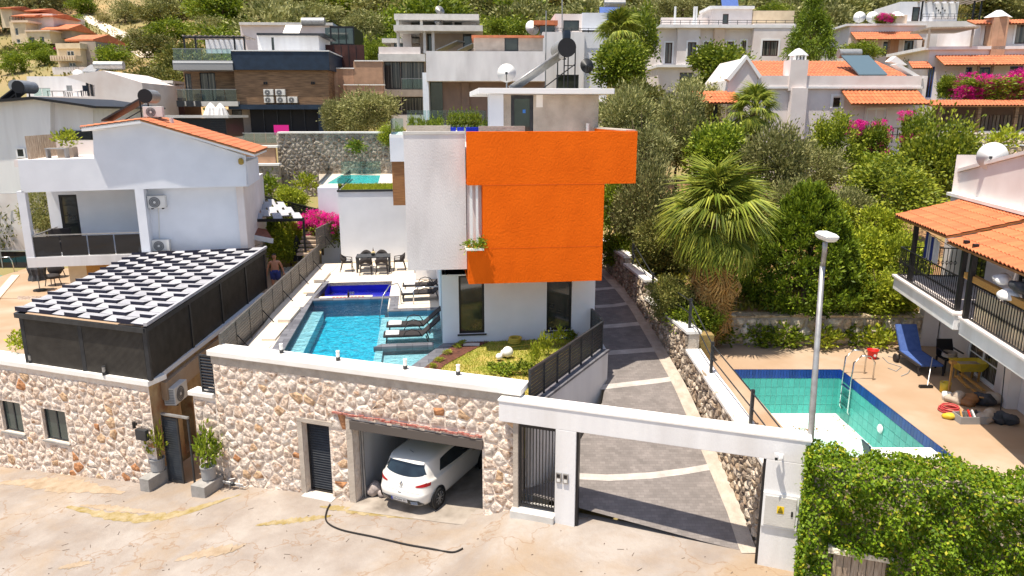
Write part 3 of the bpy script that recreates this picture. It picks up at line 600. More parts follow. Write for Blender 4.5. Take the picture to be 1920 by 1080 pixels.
dd = part(Tg, 'side_door', df, M['black'], label='narrow black slatted door beside the garage')
for k in range(26):
    z = -.35 + k * .078; part(dd, 'slat', MB().obox(((dr[0] + dr[1]) / 2, .215, z + .03), (dr[1] - dr[0] - .13, .012, .06), (R(-38), 0, 0)), M['darkgrey'])
gj = MB(); gj.box(ga[0] - .2, ga[0] - .003, -.035, .3, -.6, ga[3] + .06); part(Tg, 'garage_jamb', gj, M['concrete'])
gl = MB(); gl.box(ga[0] - .06, ga[1] + .03, -.07, .26, ga[3] - .24, ga[3] + .02); part(Tg, 'shutter_housing', gl, mat('dark_brown_housing', (.10, .085, .075), .5), bevel=.01)
rdl = MB()
for k in range(27): rdl.obox((-5.35 + k * .165, -.05 - .02 * math.sin(k * 2.1), ga[3] + .10 + (.09 * (1 - k / 30)) + .012 * math.sin(k * 1.7)), (.17, .06, .05 + .02 * math.sin(k * 3.)), (0, R(1.2), 0))
part(Tg, 'red_lintel_strip', rdl, mat('crushed_red_brick', (.28, .05, .04), .9, (.45, .25, .2), 14., bump=.5))
gr_ = MB()
for a in (ga[0] + .03, ga[0] + .11): gr_.box(a, a + .035, .27, .31, -.55, ga[3] - .24)
gr_.box(ga[1] - .05, ga[1] - .01, .27, .31, -.3, ga[3] - .24); part(Tg, 'shutter_rail', gr_, M['galv'])
gi = MB(); x0, x1 = ga[0] - .02, ga[1] + .6
gi.quad((x0, .33, -.7), (x0, 6.2, -.7), (x0, 6.2, 2.15), (x0, .33, 2.15)); gi.quad((x0, 6.2, -.7), (x1, 6.2, -.7), (x1, 6.2, 2.5), (x0, 6.2, 2.5)); gi.quad((x1, .33, -.7), (x1, 6.2, -.7), (x1, 6.2, 2.15), (x1, .33, 2.15)); gi.quad((x0, .1, 2.5), (x1, .1, 2.15), (x1, 6.2, 2.15), (x0, 6.2, 2.15)); gi.quad((x0, .32, 2.03), (x1, .32, 2.03), (x1, .32, 2.2), (x0, .32, 2.2))
part(Tg, 'garage_interior', gi, M['white'])
struct('garage_floor', grid([ga[0] - .02 + (ga[1] - ga[0] + .62) * i / 10 for i in range(11)], [-.45, 0, 1, 3, 6.2], lambda s, t: zs(min(s, -1.3)) + .012 + max(0, t) * .01), M['garagefloor'], SF)
# louvred fence end above the low coping
Tfe = thing('louvre_panel', 'small dark louvre panel closing the fence end above the passage', 'louvre', SF, -9.9, .02, 2.24)
lf = MB(); lf.box(-9.95, -9.9, .0, .05, 2.24, 3.42); lf.box(-9.47, -9.42 - .04, .0, .05, 2.24, 3.42); lf.box(-9.9, -9.47, .0, .05, 3.37, 3.42); lf.box(-9.9, -9.47, .0, .05, 2.24, 2.29); part(Tfe, 'frame', lf, M['darkgrey'])
for k in range(11): part(Tfe, 'slat', MB().obox((-9.685, .03, 2.36 + k * .095), (.43, .015, .075), (R(-40), 0, 0)), M['darkgrey'])
# passage between the two walls: floor, far wall, slatted gate left ajar
struct('passage_floor', grid([-11.75, -11.2, -10.7, -10.31], [-.2, 1, 2, 3.5, 5, 8], lambda s, t: zs(-11) + .03 + max(0, t - .3) * .10), M['deckorange'], SF)
Tpw = single('passage_wall', MB().box(-11.2, -10.31, 6.2, 6.4, -.8, 2.3), M['concrete'], 'bare wall closing the narrow passage between the stone walls', 'wall', SF, -10.8, 6.3, -.8)
Tga = thing('passage_gate', 'charcoal slatted gate standing ajar in the narrow passage', 'gate', SF, -11.3, -.35, -.78)
gf = MB(); gx0 = -11.32; gx1 = -10.72
gf.box(gx0, gx0 + .05, -.3, -.25, -.76, 1.45); gf.box(gx1 - .05, gx1, -.3, -.25, -.76, 1.38); gf.box(gx0 + .05, gx1 - .05, -.3, -.25, -.76, -.7); gf.box(gx0 + .05, gx1 - .05, -.3, -.25, 1.32, 1.38); part(Tga, 'frame', gf, M['darkgrey'])
for k in range(26): part(Tga, 'slat', MB().obox(((gx0 + gx1) / 2, -.275, -.66 + k * .077), (gx1 - gx0 - .1, .014, .066), (R(-25), 0, 0)), M['darkgrey'])
part(Tga, 'lintel_bar', MB().box(gx0 + .0, -10.3, -.32, -.24, 1.44, 1.5), M['galv']); part(Tga, 'post', MB().box(-10.35, -10.3, -.3, -.25, -.7, 1.44), M['darkgrey'])
# wall lamps and letter box
def wall_lamp(s, t, z, label):
    T = thing('wall_lamp', label, 'lamp', SF, s, t, z); part(T, 'body', MB().lathe([(.05, 0), (.05, .2)], (s, t - .09, z), 12), M['black']); part(T, 'bracket', MB().box(s - .03, s + .03, t - .06, t, z + .06, z + .14), M['black'])
wall_lamp(-11.98, -.62, 1.08, 'black wall lamp above the letter box beside the gate'); wall_lamp(-10.05, -.06, .72, 'black wall lamp on stone above the right potted tree')
s_, _, z_ = SF.at(272, 812, -.62)
single('letter_box', MB().box(s_ - .2, s_ + .2, -.80, -.66, z_ - .17, z_ + .17), M['darkgrey'], 'dark grey letter box on the stone wall by the gate', 'letter box', SF, s_, -.7, z_ - .17, bevel=.012)
# potted trees on concrete blocks
CR = {}
def planter(x, y, label, bl, w, d, h, seed):
    X, Y, z = onstreet(x, y); s, t = SF.inv(X, Y)
    single('concrete_block', MB().box(s - w / 2, s + w / 2, t, t + d, z - .1, z + h), M['blockgrey'], bl, 'block', SF, s, t + d / 2, z, bevel=.012)
    T = thing('potted_tree', label, 'potted plant', SF, s, t + d * .62, z + h); c = (s, t + d * .62, z + h)
    pot = part(T, 'pot', MB().lathe([(.17, 0), (.205, .05), (.215, .38), (.235, .40), (.235, .43), (.20, .43), (.19, .36), (.01, .36)], c, 20), M['plasticgrey'], smooth=False)
    part(T, 'stem', MB().tube([(c[0], c[1], c[2] + .34), (c[0] + .02, c[1], c[2] + .6), (c[0] - .02, c[1] + .02, c[2] + 1.1)], .018), M['trunk'])
    rg = np.random.default_rng(seed); return T, c, rg
POT1 = planter(272, 922, 'leggy young tree in grey pot left of the passage gate', 'grey concrete block under the pot left of the gate', .36, .95, .42, 1)
POT2 = planter(372, 933, 'bushy young tree in grey pot right of the passage gate', 'grey concrete block under the pot right of the gate', .5, .8, .36, 2)
# air conditioner on the passage wall
def acunit(name_label, fr, p, t, z, w=.8, h=.55, d=.3, deg=None, group='outdoor air conditioning units'):
    T = thing('air_conditioner', name_label, 'air conditioner', fr, p, t, z, group)
    if deg is not None: T.rotation_euler[2] = R(fr.deg + deg)
    o = OFF[T.name]; P = lambda x, y, q: (o[0] + x, o[1] + y, o[2] + q)
    b = MB(); a0, a1 = P(-w / 2, -d, .06), P(w / 2, 0, h); b.box(a0[0], a1[0], a0[1], a1[1], a0[2], a1[2]); part(T, 'casing', b, M['plasticwhite'], bevel=.015)
    c = P(-w * .1, -d - .004, h * .53); fn = part(T, 'fan_grille', MB().lathe([(h * .40, 0), (h * .40, .012), (.01, .013)], c, 24, 'y'), M['plasticgrey'])
    g = MB()
    for r in (.14, .24, .36): g.torus((0, 0, 0), h * r, .006, 24, 4)
    g.v = [(c[0] + x, c[1] - .014 + z, c[2] + y) for x, y, z in g.v]; part(fn, 'grille_ring', g, M['black']); part(fn, 'hub', MB().lathe([(h * .09, -.02), (h * .09, .0)], c, 12, 'y'), M['plasticwhite'])
    k = MB(); 
    for x in (-w * .3, w * .3): q = P(x, -d * .95, 0); k.box(q[0] - .02, q[0] + .02, q[1], q[1] + d * .95, q[2], q[2] + .055)
    part(T, 'bracket', k, M['darkgrey'])
    v = MB()
    for i in range(9): q = P(-w / 2 - .006, -d * .9, .12 + i * h * .085); v.box(q[0], q[0] + .004, q[1], q[1] + d * .8, q[2], q[2] + h * .05)
    part(T, 'side_grille', v, M['plasticgrey']); return T
q = mside(1.25, -.02, 0); acunit('white air conditioner on the ochre wall above the passage', SF, q[0], q[1], 1.42, .85, .62, .36, 90 + 19 - 1)
# pipes at the foot of the garage wall
Tm = thing('water_meter_pipes', 'white pipes and taps at the foot of the garage wall', 'pipes', SF, -8.9, -.15, zs(-8.9))
pm = MB(); z0 = zs(-8.9) + .12
pm.tube([(-9.3, -.2, z0), (-8.5, -.22, z0), (-8.5, -.1, z0)], .022); pm.tube([(-9.25, -.26, z0 + .09), (-8.55, -.24, z0 + .08)], .022); pm.tube([(-9.05, -.23, z0 - .15), (-9.05, -.23, z0 + .16), (-8.85, -.2, z0 + .22)], .018); pm.tube([(-8.7, -.22, z0 - .15), (-8.7, -.22, z0 + .2)], .018)
part(Tm, 'pipe', pm, M['plasticwhite'], smooth=True); part(Tm, 'meter', MB().lathe([(.07, 0), (.07, .09), (.04, .11)], (-8.9, -.27, z0 + .02), 12), M['darkgrey'])
# hose on the street
hp = [onstreet(x, y) for x, y in ((619, 947), (612, 962), (613, 980), (640, 995), (700, 1008), (760, 1022), (820, 1033), (850, 1037), (868, 1030))]
hm = MB(); pts = []
for k in range(60):
    u = k / 59 * (len(hp) - 1); i = min(int(u), len(hp) - 2); f = u - i; p0, p1, p2, p3 = [Vector(hp[min(max(i + d, 0), len(hp) - 1)]) for d in (-1, 0, 1, 2)]
    v = .5 * ((2 * p1) + (p2 - p0) * f + (2 * p0 - 5 * p1 + 4 * p2 - p3) * f * f + (3 * p1 - p0 - 3 * p2 + p3) * f ** 3)
    a, b = SF.inv(v.x, v.y); pts.append((v.x, v.y, zst(a, b) + .03))
single('black_hose', hm.tube(pts, .022, 8), M['hose'], 'black hose lying in a curve on the street', 'hose', W, pts[0][0], pts[0][1], pts[0][2], smooth=True)
# ------------------------------------------------------------------ gate portal
Tgt = thing('gate_portal', 'white gate portal framing the paved driveway', 'gate', SF, 3, -.1, .2)
t0, t1 = -.35, .12
gm = MB(); gm.box(-.38, 6.86, t0, t1, 2.82, 3.36); part(Tgt, 'beam', gm, M['white'], bevel=.012)
part(Tgt, 'beam_top', MB().box(-.4, 6.88, t0 - .02, t1 + .02, 3.36, 3.4), M['coping'])
part(Tgt, 'middle_pillar', MB().box(1.1, 1.62, t0, t1 - .05, .1, 2.82), M['white'], bevel=.012); part(Tgt, 'right_pillar', MB().box(5.98, 6.86, t0, t1, -.1, 2.82), M['white'], bevel=.012)
part(Tgt, 'left_pier', MB().box(-.03, .1, t0 + .08, t1, .2, 2.82), M['concrete'])
bs = MB(); bs.box(1.622, 1.68, t0 + .05, t0 + .2, .15, 2.8); part(Tgt, 'guide_strip', bs, M['black']); part(Tgt, 'guide_strip', MB().box(5.92, 5.978, t0 + .02, t0 + .14, .12, 2.8), M['black'])
part(Tgt, 'threshold', MB().box(-.05, 1.1, t0 - .12, t1, .1, .46), M['slab'], bevel=.01)
pg = MB(); pg.box(.12, .17, -.2, -.15, .48, 2.78); pg.box(1.04, 1.09, -.2, -.15, .48, 2.78); pg.box(.17, 1.04, -.2, -.15, .5, .56); pg.box(.17, 1.04, -.2, -.15, 2.68, 2.74)
pgo = part(Tgt, 'pedestrian_gate', pg, M['black'])
for k in range(10): x = .23 + k * .083; part(pgo, 'bar', MB().box(x - .012, x + .012, -.185, -.165, .56, 2.68), M['black'])
for k, x in enumerate((1.2, 1.38)):
    ic = part(Tgt, 'intercom', MB().box(x - .065, x + .065, t0 - .045, t0 - .002, 1.42, 1.68), M['galv']); part(ic, 'screen', MB().box(x - .04, x + .04, t0 - .052, t0 - .046, 1.56, 1.65), M['black']); part(ic, 'keypad', MB().box(x - .04, x + .04, t0 - .05, t0 - .046, 1.45, 1.53), M['plasticwhite'])
bx0, bx1, bz0, bz1 = 6.03, 6.69, 1.25, 1.98
eb = part(Tgt, 'electric_box', MB().box(bx0 - .05, bx1 + .05, t0 - .05, t0 - .002, bz0 - .05, bz1 + .06), M['whitepaint'], label='white electricity cabinet on the right pillar')
part(eb, 'door', MB().box(bx0, bx1, t0 - .07, t0 - .052, bz0, bz1), M['slab'], bevel=.006); part(eb, 'lock', MB().box(bx1 - .1, bx1 - .06, t0 - .085, t0 - .071, 1.55, 1.67), M['black'])
sg = part(eb, 'warning_sign', MB().box(6.29, 6.44, t0 - .076, t0 - .071, 1.58, 1.76), M['sign'])
tr = MB(); y = t0 - .079
for a, b in (((6.325, 1.67), (6.405, 1.67)), ((6.405, 1.67), (6.365, 1.74)), ((6.365, 1.74), (6.325, 1.67))): tr.bar((a[0], y, a[1]), (b[0], y, b[1]), .01, .004)
tr.bar((6.372, y, 1.72), (6.36, y, 1.695), .007, .004); tr.bar((6.36, y, 1.695), (6.37, y, 1.68), .007, .004)
for k in range(3): tr.box(6.31, 6.42, y - .002, y + .002, 1.60 + k * .02, 1.608 + k * .02)
part(eb, 'sign_print', tr, M['ink'])
Tc = thing('security_camera', 'white bullet security camera on the gate beam', 'camera', SF, 6.3, t0, 3.0)
part(Tc, 'housing', MB().obox((6.22, t0 - .2, 3.03), (.09, .24, .09), (R(-12), 0, R(25))), M['whitepaint'], bevel=.01); part(Tc, 'arm', MB().tube([(6.3, t0, 2.98), (6.3, t0 - .1, 2.96), (6.26, t0 - .14, 3.0)], .022, 8), M['whitepaint']); part(Tc, 'lens', MB().obox((6.17, t0 - .315, 3.0), (.06, .02, .06), (R(-12), 0, R(25))), M['ink'])
# ------------------------------------------------------------------ car in the garage
CZ = [(.20, .12, 3.96, .77, 5.), (.30, .03, 4.04, .845, 5.2), (.42, .0, 4.06, .862, 5.2), (.56, .0, 4.06, .868, 5.4), (.60, .05, 4.03, .866, 5.8), (.70, .10, 3.97, .862, 6.), (.80, .125, 3.82, .858, 6.), (.89, .16, 3.42, .845, 6.5), (.93, .19, 3.25, .79, 6.5), (1.1, .29, 2.95, .745, 6.5), (1.2, .35, 2.78, .715, 6.5), (1.3, .41, 2.58, .685, 6.5), (1.36, .40, 2.45, .66, 6.), (1.40, .52, 2.3, .62, 4.2), (1.43, .7, 2.1, .53, 3.6), (1.448, 1.0, 1.9, .34, 3.), (1.452, 1.3, 1.6, .05, 2.5)]
def csec(z):
    for a, b in zip(CZ, CZ[1:]):
        if z <= b[0]: f = max(0, (z - a[0]) / (b[0] - a[0])); return [a[k] + (b[k] - a[k]) * f for k in range(1, 5)]
    return CZ[-1][1:]
Tcar = thing('parked_car', 'white hatchback parked nose-in inside the open garage', 'car')
body = MB(); n = 72; zz = []
for a, b in zip(CZ, CZ[1:]): zz += [a[0], (a[0] + b[0]) / 2]
zz.append(CZ[-1][0])
for z in zz:
    yr, yf, w, e = csec(z); c, l = (yr + yf) / 2, (yf - yr) / 2
    for k in range(n):
        a = 2 * math.pi * k / n; body.v.append((w * math.copysign(abs(math.cos(a)) ** (2 / e), math.cos(a)), c + l * math.copysign(abs(math.sin(a)) ** (2 / e), math.sin(a)), z))
body.f = [(i * n + k, i * n + (k + 1) % n, (i + 1) * n + (k + 1) % n, (i + 1) * n + k) for i in range(len(zz) - 1) for k in range(n)] + [tuple(range(n - 1, -1, -1)), tuple(range((len(zz) - 1) * n, len(zz) * n))]
part(Tcar, 'body', body, M['carwhite'], smooth=True)
def cy(x, z, off=.006): yr, yf, w, e = csec(z); c, l = (yr + yf) / 2, (yf - yr) / 2; return (x, c - l * max(0, 1 - abs(x / w) ** e) ** (1 / e) - off, z)
def cx(y, z, sg, off=.006): yr, yf, w, e = csec(z); c, l = (yr + yf) / 2, (yf - yr) / 2; return (sg * (w * max(0, 1 - abs((y - c) / l) ** e) ** (1 / e) + off), y, z)
def patch(fn, na, nb):
    mb = MB(); mb.v = [fn(i / na, j / nb) for j in range(nb + 1) for i in range(na + 1)]; mb.f = [(j * (na + 1) + i, j * (na + 1) + i + 1, (j + 1) * (na + 1) + i + 1, (j + 1) * (na + 1) + i) for j in range(nb) for i in range(na)]; return mb
M['carglass'] = mat('tinted_car_glass', (.008, .011, .014), .05, (.02, .035, .045), 1.5, spec=.9)
def rw(u, v): a = u * 2 - 1; zb = .97 + .10 * a * a; zt = 1.315 - .02 * a * a; return cy(a * (.66 - .12 * v), zb + (zt - zb) * v, .008)
part(Tcar, 'rear_window', patch(rw, 16, 6), M['carglass'], smooth=True)
def sw(sg): return lambda u, v: cx(.86 + .14 * v + u * (1.95 - .38 * v) , (.945 + .05 * (1 - u) ** 3) + (.37 - .10 * (1 - u) ** 4 - .05 * u * u) * v, sg, .008)
for sg in (1, -1): part(Tcar, 'side_window', patch(sw(sg), 18, 5), M['carglass'], smooth=True)
def ws(u, v): a = u * 2 - 1; z = .95 + .40 * v; q = cy(a * (.72 - .12 * v), z); yr, yf, w, e = csec(z); return (q[0], (yr + yf) - q[1] + .0, z)
part(Tcar, 'windscreen', patch(ws, 12, 5), M['carglass'], smooth=True)
for sg in (1, -1):
    def tl(u, v, sg=sg): x = .46 + .33 * u; zl = .765 + .02 * u; zh = .80 + .115 * u; return cy(sg * x, zl + (zh - zl) * v, .012)
    part(Tcar, 'tail_light', patch(tl, 10, 4), M['lamp_red'], smooth=True)
    part(Tcar, 'door_mirror', MB().ball((sg * .93, 2.55, 1.0), .1, 10, 6, (.9, .7, .75)), M['black'], smooth=True)
def bl_(u, v): a = u * 2 - 1; return cy(a * (.74 - .16 * v), .25 + .17 * v, .012)
bp = part(Tcar, 'bumper_insert', patch(bl_, 14, 3), M['darkgrey'], smooth=True)
for sg in (1, -1):
    fl = MB()
    for k in range(3): z = .30 + k * .035; fl.tube([cy(sg * x, z, .02) for x in (.36, .46, .56)], .006, 5)
    part(bp, 'fin', fl, M['chrome'])
for nm, z0_, z1_, x_, of in (('tailgate_crease', .60, .612, .60, .007),):
    part(Tcar, nm, patch(lambda u, v: cy((u * 2 - 1) * x_, z0_ + (z1_ - z0_) * v, of), 12, 1), M['plasticgrey'])
pl = part(Tcar, 'number_plate', patch(lambda u, v: cy((u * 2 - 1) * .26, .315 + .11 * v, .022), 6, 1), M['platewhite']); part(pl, 'plate_band', patch(lambda u, v: cy(-.26 + .05 * u, .315 + .11 * v, .024), 1, 1), M['plateblue'])
lg = MB(); yb = cy(0, .78, .02)[1]
for a, b in (((0, .845), (.036, .79)), ((.036, .79), (0, .735)), ((0, .735), (-.036, .79)), ((-.036, .79), (0, .845))): lg.bar((a[0], cy(0, a[1], .02)[1], a[1]), (b[0], cy(0, b[1], .02)[1], b[1]), .016, .014)
part(Tcar, 'badge', lg, M['chrome'])
def text(T, body, size, m, loc, rot, name='lettering', ext=.002):
    c = bpy.data.curves.new(name, 'FONT'); c.body = body; c.size = size; c.extrude = ext; c.align_x = 'CENTER'; c.align_y = 'CENTER'; tmp = bpy.data.objects.new(name, c); COL.objects.link(tmp)
    bpy.context.view_layer.update(); me = bpy.data.meshes.new_from_object(tmp.evaluated_get(bpy.context.evaluated_depsgraph_get())); bpy.data.objects.remove(tmp)
    me.materials.clear(); me.materials.append(m); o = bpy.data.objects.new(name, me); COL.objects.link(o); o.parent = T; o.location = loc; o.rotation_euler = rot; return o
text(pl, '34 CAH 271', .085, M['ink'], (.025, cy(.02, .37, .03)[1], .37), (R(90), 0, 0)); text(Tcar, 'CLIO', .055, M['greyprint'], (0, cy(0, .69, .012)[1], .69), (R(80), 0, 0))
part(Tcar, 'tailgate_handle', patch(lambda u, v: cy(-.05 + .1 * u, .566 + .018 * v, .008), 2, 1), M['black'])
part(Tcar, 'aerial', MB().tube([(0, .75, 1.43), (0, .58, 1.58)], .006, 5), M['black']); part(Tcar, 'spoiler', patch(lambda u, v: cy((u * 2 - 1) * .56, 1.33 + .05 * v, .02 + .05 * (1 - v)), 12, 2), M['carwhite'], smooth=True)
for sg in (1, -1):
    for yy in (.66, 3.25):
        ar = MB().lathe([(.345, 0), (.345, .012), (.01, .013)], (0, 0, 0), 28, 'x'); ar.v = [(sg * (.852 + x), yy + y, .30 + z) for x, y, z in ar.v]; part(Tcar, 'wheel_arch', ar, M['black'])
        wh = MB().lathe([(.19, 0), (.285, .0), (.30, -.03), (.30, -.19), (.28, -.21), (.1, -.21)], (0, 0, 0), 28, 'x'); wh.v = [(sg * (.885 + x), yy + y, .30 + z) for x, y, z in wh.v]; w_ = part(Tcar, 'wheel', wh, M['tyre'], smooth=True)
        rm = MB().lathe([(.20, -.02), (.19, .002), (.17, -.012), (.06, -.004), (.05, .006), (.01, .006)], (0, 0, 0), 28, 'x')
        for k in range(9): a = k * .698; rm.bar((.002, .05 * math.cos(a), .05 * math.sin(a)), (.002, .18 * math.cos(a), .18 * math.sin(a)), .028, .016)
        rm.v = [(sg * (.885 + x), yy + y, .30 + z) for x, y, z in rm.v]; part(w_, 'wheel_cover', rm, M['galv'])
a_ = R(-26); wx, wy, wz = U(825, 952, z=-.30); put(Tcar, wx - (.88 * math.cos(a_) - .66 * math.sin(a_)), wy - (.88 * math.sin(a_) + .66 * math.cos(a_)), -.285, -26)
def lump(mb, c, r, seed, n=14, m=8, sq=(1, 1, .8), amp=.25):
    rg = random.Random(seed); k0 = len(mb.v); mb.ball(c, r, n, m, sq); ph = [rg.uniform(0, 6) for _ in range(6)]
    for i in range(k0, len(mb.v)):
        x, y, z = (mb.v[i][j] - c[j] for j in range(3)); f = 1 + amp * (.5 * math.sin(x / r * 3 + ph[0]) * math.sin(y / r * 3 + ph[1]) + .5 * math.sin(z / r * 4 + ph[2] + x / r * 2) + .3 * math.sin(x / r * 7 + y / r * 6 + ph[3]))
        mb.v[i] = (c[0] + x * f, c[1] + y * f, max(c[2] + z * f, c[2] - r * sq[2] * .8))
    return mb
X, Y, z = onstreet(703, 928); bg_ = MB(); lump(bg_, (X, Y, z + .2), .24, 5); lump(bg_, (X + .26, Y - .1, z + .14), .17, 6)
single('rubbish_bag', bg_, mat('greyish_plastic_bag', (.42, .36, .34), .5, (.30, .25, .23), 6., bump=.4, bscale=10), 'crumpled grey plastic bag beside the car in the garage', 'bag', W, X, Y, z, smooth=True)
# ------------------------------------------------------------------ villa plot: terrace, pool, spa
TZ = 3.0
wa, wb = VF.inv(*SF.w(-9.4, .6)), VF.inv(*SF.w(0, .6))
def tw(p): return wa[1] + (wb[1] - wa[1]) * (p - wa[0]) / (wb[0] - wa[0])
dk = MB()
for poly in ([(-6.3, tw(-6.3)), (-5.45, tw(-5.45)), (-5.45, 9.9), (-6.3, 9.9)], [(-6.3, 9.9), (.2, 9.9), (.2, 13.9), (-6.3, 13.9)], [(-2.0, 4.66), (4.9, 4.66), (4.9, 9.9), (-2.0, 9.9)], [(-5.05, 9.5), (-2.0, 9.5), (-2.0, 9.9), (-5.05, 9.9)]):
    dk.prz(poly, TZ - .15, TZ)
struct('terrace', dk, M['deckstone'], VF)
Tpl = thing('swimming_pool', 'filled blue pool with slate coping in front of the villa', 'pool', VF, -3.5, 2, 1.4)
wl_ = MB()
out = [(-5.05, tw(-5.05)), (-1.68, tw(-1.68)), (0, -.05), (0, 4.3), (-1.95, 4.3), (-1.95, 6.3), (-5.05, 6.3)]
for k in range(len(out)):
    a, b = out[k], out[(k + 1) % len(out)]; wl_.quad(a + (2.2,), b + (2.2,), b + (2.97,), a + (2.97,))
part(Tpl, 'basin_wall', wl_, M['poolwall'])
bt = MB(); bt.prz([(-4.55, tw(-4.55)), (-2.2, tw(-2.2)), (-2.2, 6.29), (-4.55, 6.29)], 2.2, 2.3); part(Tpl, 'deep_floor', bt, M['pooldeep'])
be = MB(); be.prz([(-5.04, tw(-5.04)), (-4.55, tw(-4.55)), (-4.55, 5.6), (-5.04, 5.6)], 2.2, 2.72); part(Tpl, 'bench', be, M['poollight'])
sh = MB(); sh.prz([(-2.2, .3), (-.002, .3), (-.002, 4.29), (-2.2, 4.29)], 2.2, 2.76); part(Tpl, 'tanning_shelf', sh, M['poollight'])
bb = MB(); bb.prz([(-1.95, tw(-1.95)), (-1.7, tw(-1.7)), (-.02, 0), (-1.95, 0)], 2.2, 2.66); bb.prz([(-2.2, tw(-2.2)), (-1.96, tw(-1.96)), (-1.96, .29), (-2.2, .29)], 2.2, 2.82); part(Tpl, 'paddling_floor', bb, M['poollight'])
wt = MB(); wt.add([p + (2.9,) for p in out], [tuple(range(len(out)))]); part(Tpl, 'water', wt, M['water'])
cp = MB(); cp.prz([(-5.45, tw(-5.45)), (-5.05, tw(-5.05)), (-5.05, 6.3), (-5.45, 6.3)], 2.8, TZ + .012); cp.prz([(-5.45, 6.302), (-1.952, 6.302), (-1.952, 6.64), (-5.45, 6.64)], 2.8, TZ + .012)
cp.prz([(-1.95, 4.302), (0, 4.302), (0, 4.64), (-1.95, 4.64)], 2.8, TZ + .008); cp.prz([(-1.95, 4.642), (-1.6, 4.642), (-1.6, 6.64), (-1.95, 6.64)], 2.8, TZ + .012)
cp.prz([(-1.68, tw(-1.68)), (-1.25, tw(-1.25)), (.42, -.05), (.003, -.05)], 2.7, TZ + .02); cp.prz([(-2.25, -.02), (-.3, -.02), (-.3, .28), (-2.0, .28)], 2.8, TZ - .03)
cp.prz([(-5.45, 6.645), (-5.07, 6.645), (-4.78, 9.9), (-5.16, 9.9)], 2.8, TZ + .006); part(Tpl, 'coping', cp, M['slate'])
Tsp = thing('spa_pool', 'small cobalt blue plunge basin behind the main pool', 'pool', VF, -3.4, 8.5, 2.4)
sp = MB(); a0, a1, b0, b1 = -4.75, -2.0, 7.75, 9.5
sp.quad((a0, b0, 2.5), (a1, b0, 2.5), (a1, b1, 2.5), (a0, b1, 2.5)); sp.quad((a0, b1, 2.5), (a1, b1, 2.5), (a1, b1, TZ), (a0, b1, TZ)); sp.quad((a0, b0, 2.5), (a0, b1, 2.5), (a0, b1, TZ), (a0, b0, TZ)); sp.quad((a1, b0, 2.5), (a1, b1, 2.5), (a1, b1, TZ), (a1, b0, TZ)); sp.box(a0, a1, b0 - .08, b0, 2.5, 2.86); sp.box(-2.75, a1, 7.0, b0 - .082, 2.5, 2.85); sp.box(a0, a1, b0 + .45, b0 + .6, 2.5, 2.72)
part(Tsp, 'basin', sp, M['poolblue']); sw_ = MB().quad((a0, b0, 2.66), (a1, b0, 2.66), (a1, b1, 2.66), (a0, b1, 2.66)); part(Tsp, 'water', sw_, M['water'])
lg_ = MB(); lg_.box(a0 - .3, -2.752, 6.66, 7.668, 2.5, 2.83); lg_.box(-2.75, a1, 6.66, 6.998, 2.5, 2.9); part(Tsp, 'ledge', lg_, M['deckstone'])
Tt = thing('drinks_tray', 'red striped strip with bottle and glasses beside the blue basin', 'tray', VF, -3.6, 7.2, 2.83)
for k in range(9): part(Tt, 'red_stripe', MB().box(-4.4 + k * .15, -4.30 + k * .15, 7.05, 7.45, 2.832, 2.85), mat('coral_tile', (.70, .16, .10), .5) if k == 0 else bpy.data.materials['coral_tile'])
part(Tt, 'bottle', MB().lathe([(.045, 0), (.045, .2), (.016, .26), (.016, .33)], (-3.72, 7.22, 2.85), 10), M['ink'])
for x in (-3.62, -3.52): part(Tt, 'wine_glass', MB().lathe([(.04, 0), (.006, .01), (.006, .1), (.045, .15), (.04, .24)], (x, 7.24, 2.85), 10), M['glass'])
Thr = thing('pool_handrail', 'curved steel handrail at the corner of the pool', 'handrail', VF, -1.95, 5.4, TZ)
part(Thr, 'rail', MB().tube([(-2.3, 4.3, 2.4), (-2.28, 4.4, 2.9), (-2.15, 4.65, 3.5), (-1.9, 5.0, 3.85), (-1.6, 5.3, 3.85), (-1.5, 5.4, 3.6), (-1.5, 5.4, 3.0)], .024, 8), M['steel'], smooth=True)
Tos = thing('garden_shower', 'slim steel rail standing between the terrace loungers', 'handrail', VF, -1.0, 5.2, TZ)
part(Tos, 'post', MB().tube([(-1.0, 5.2, TZ), (-1.0, 5.2, 3.62), (-.9, 5.2, 3.7), (.2, 5.1, 3.72)], .022, 8), M['steel'], smooth=True)
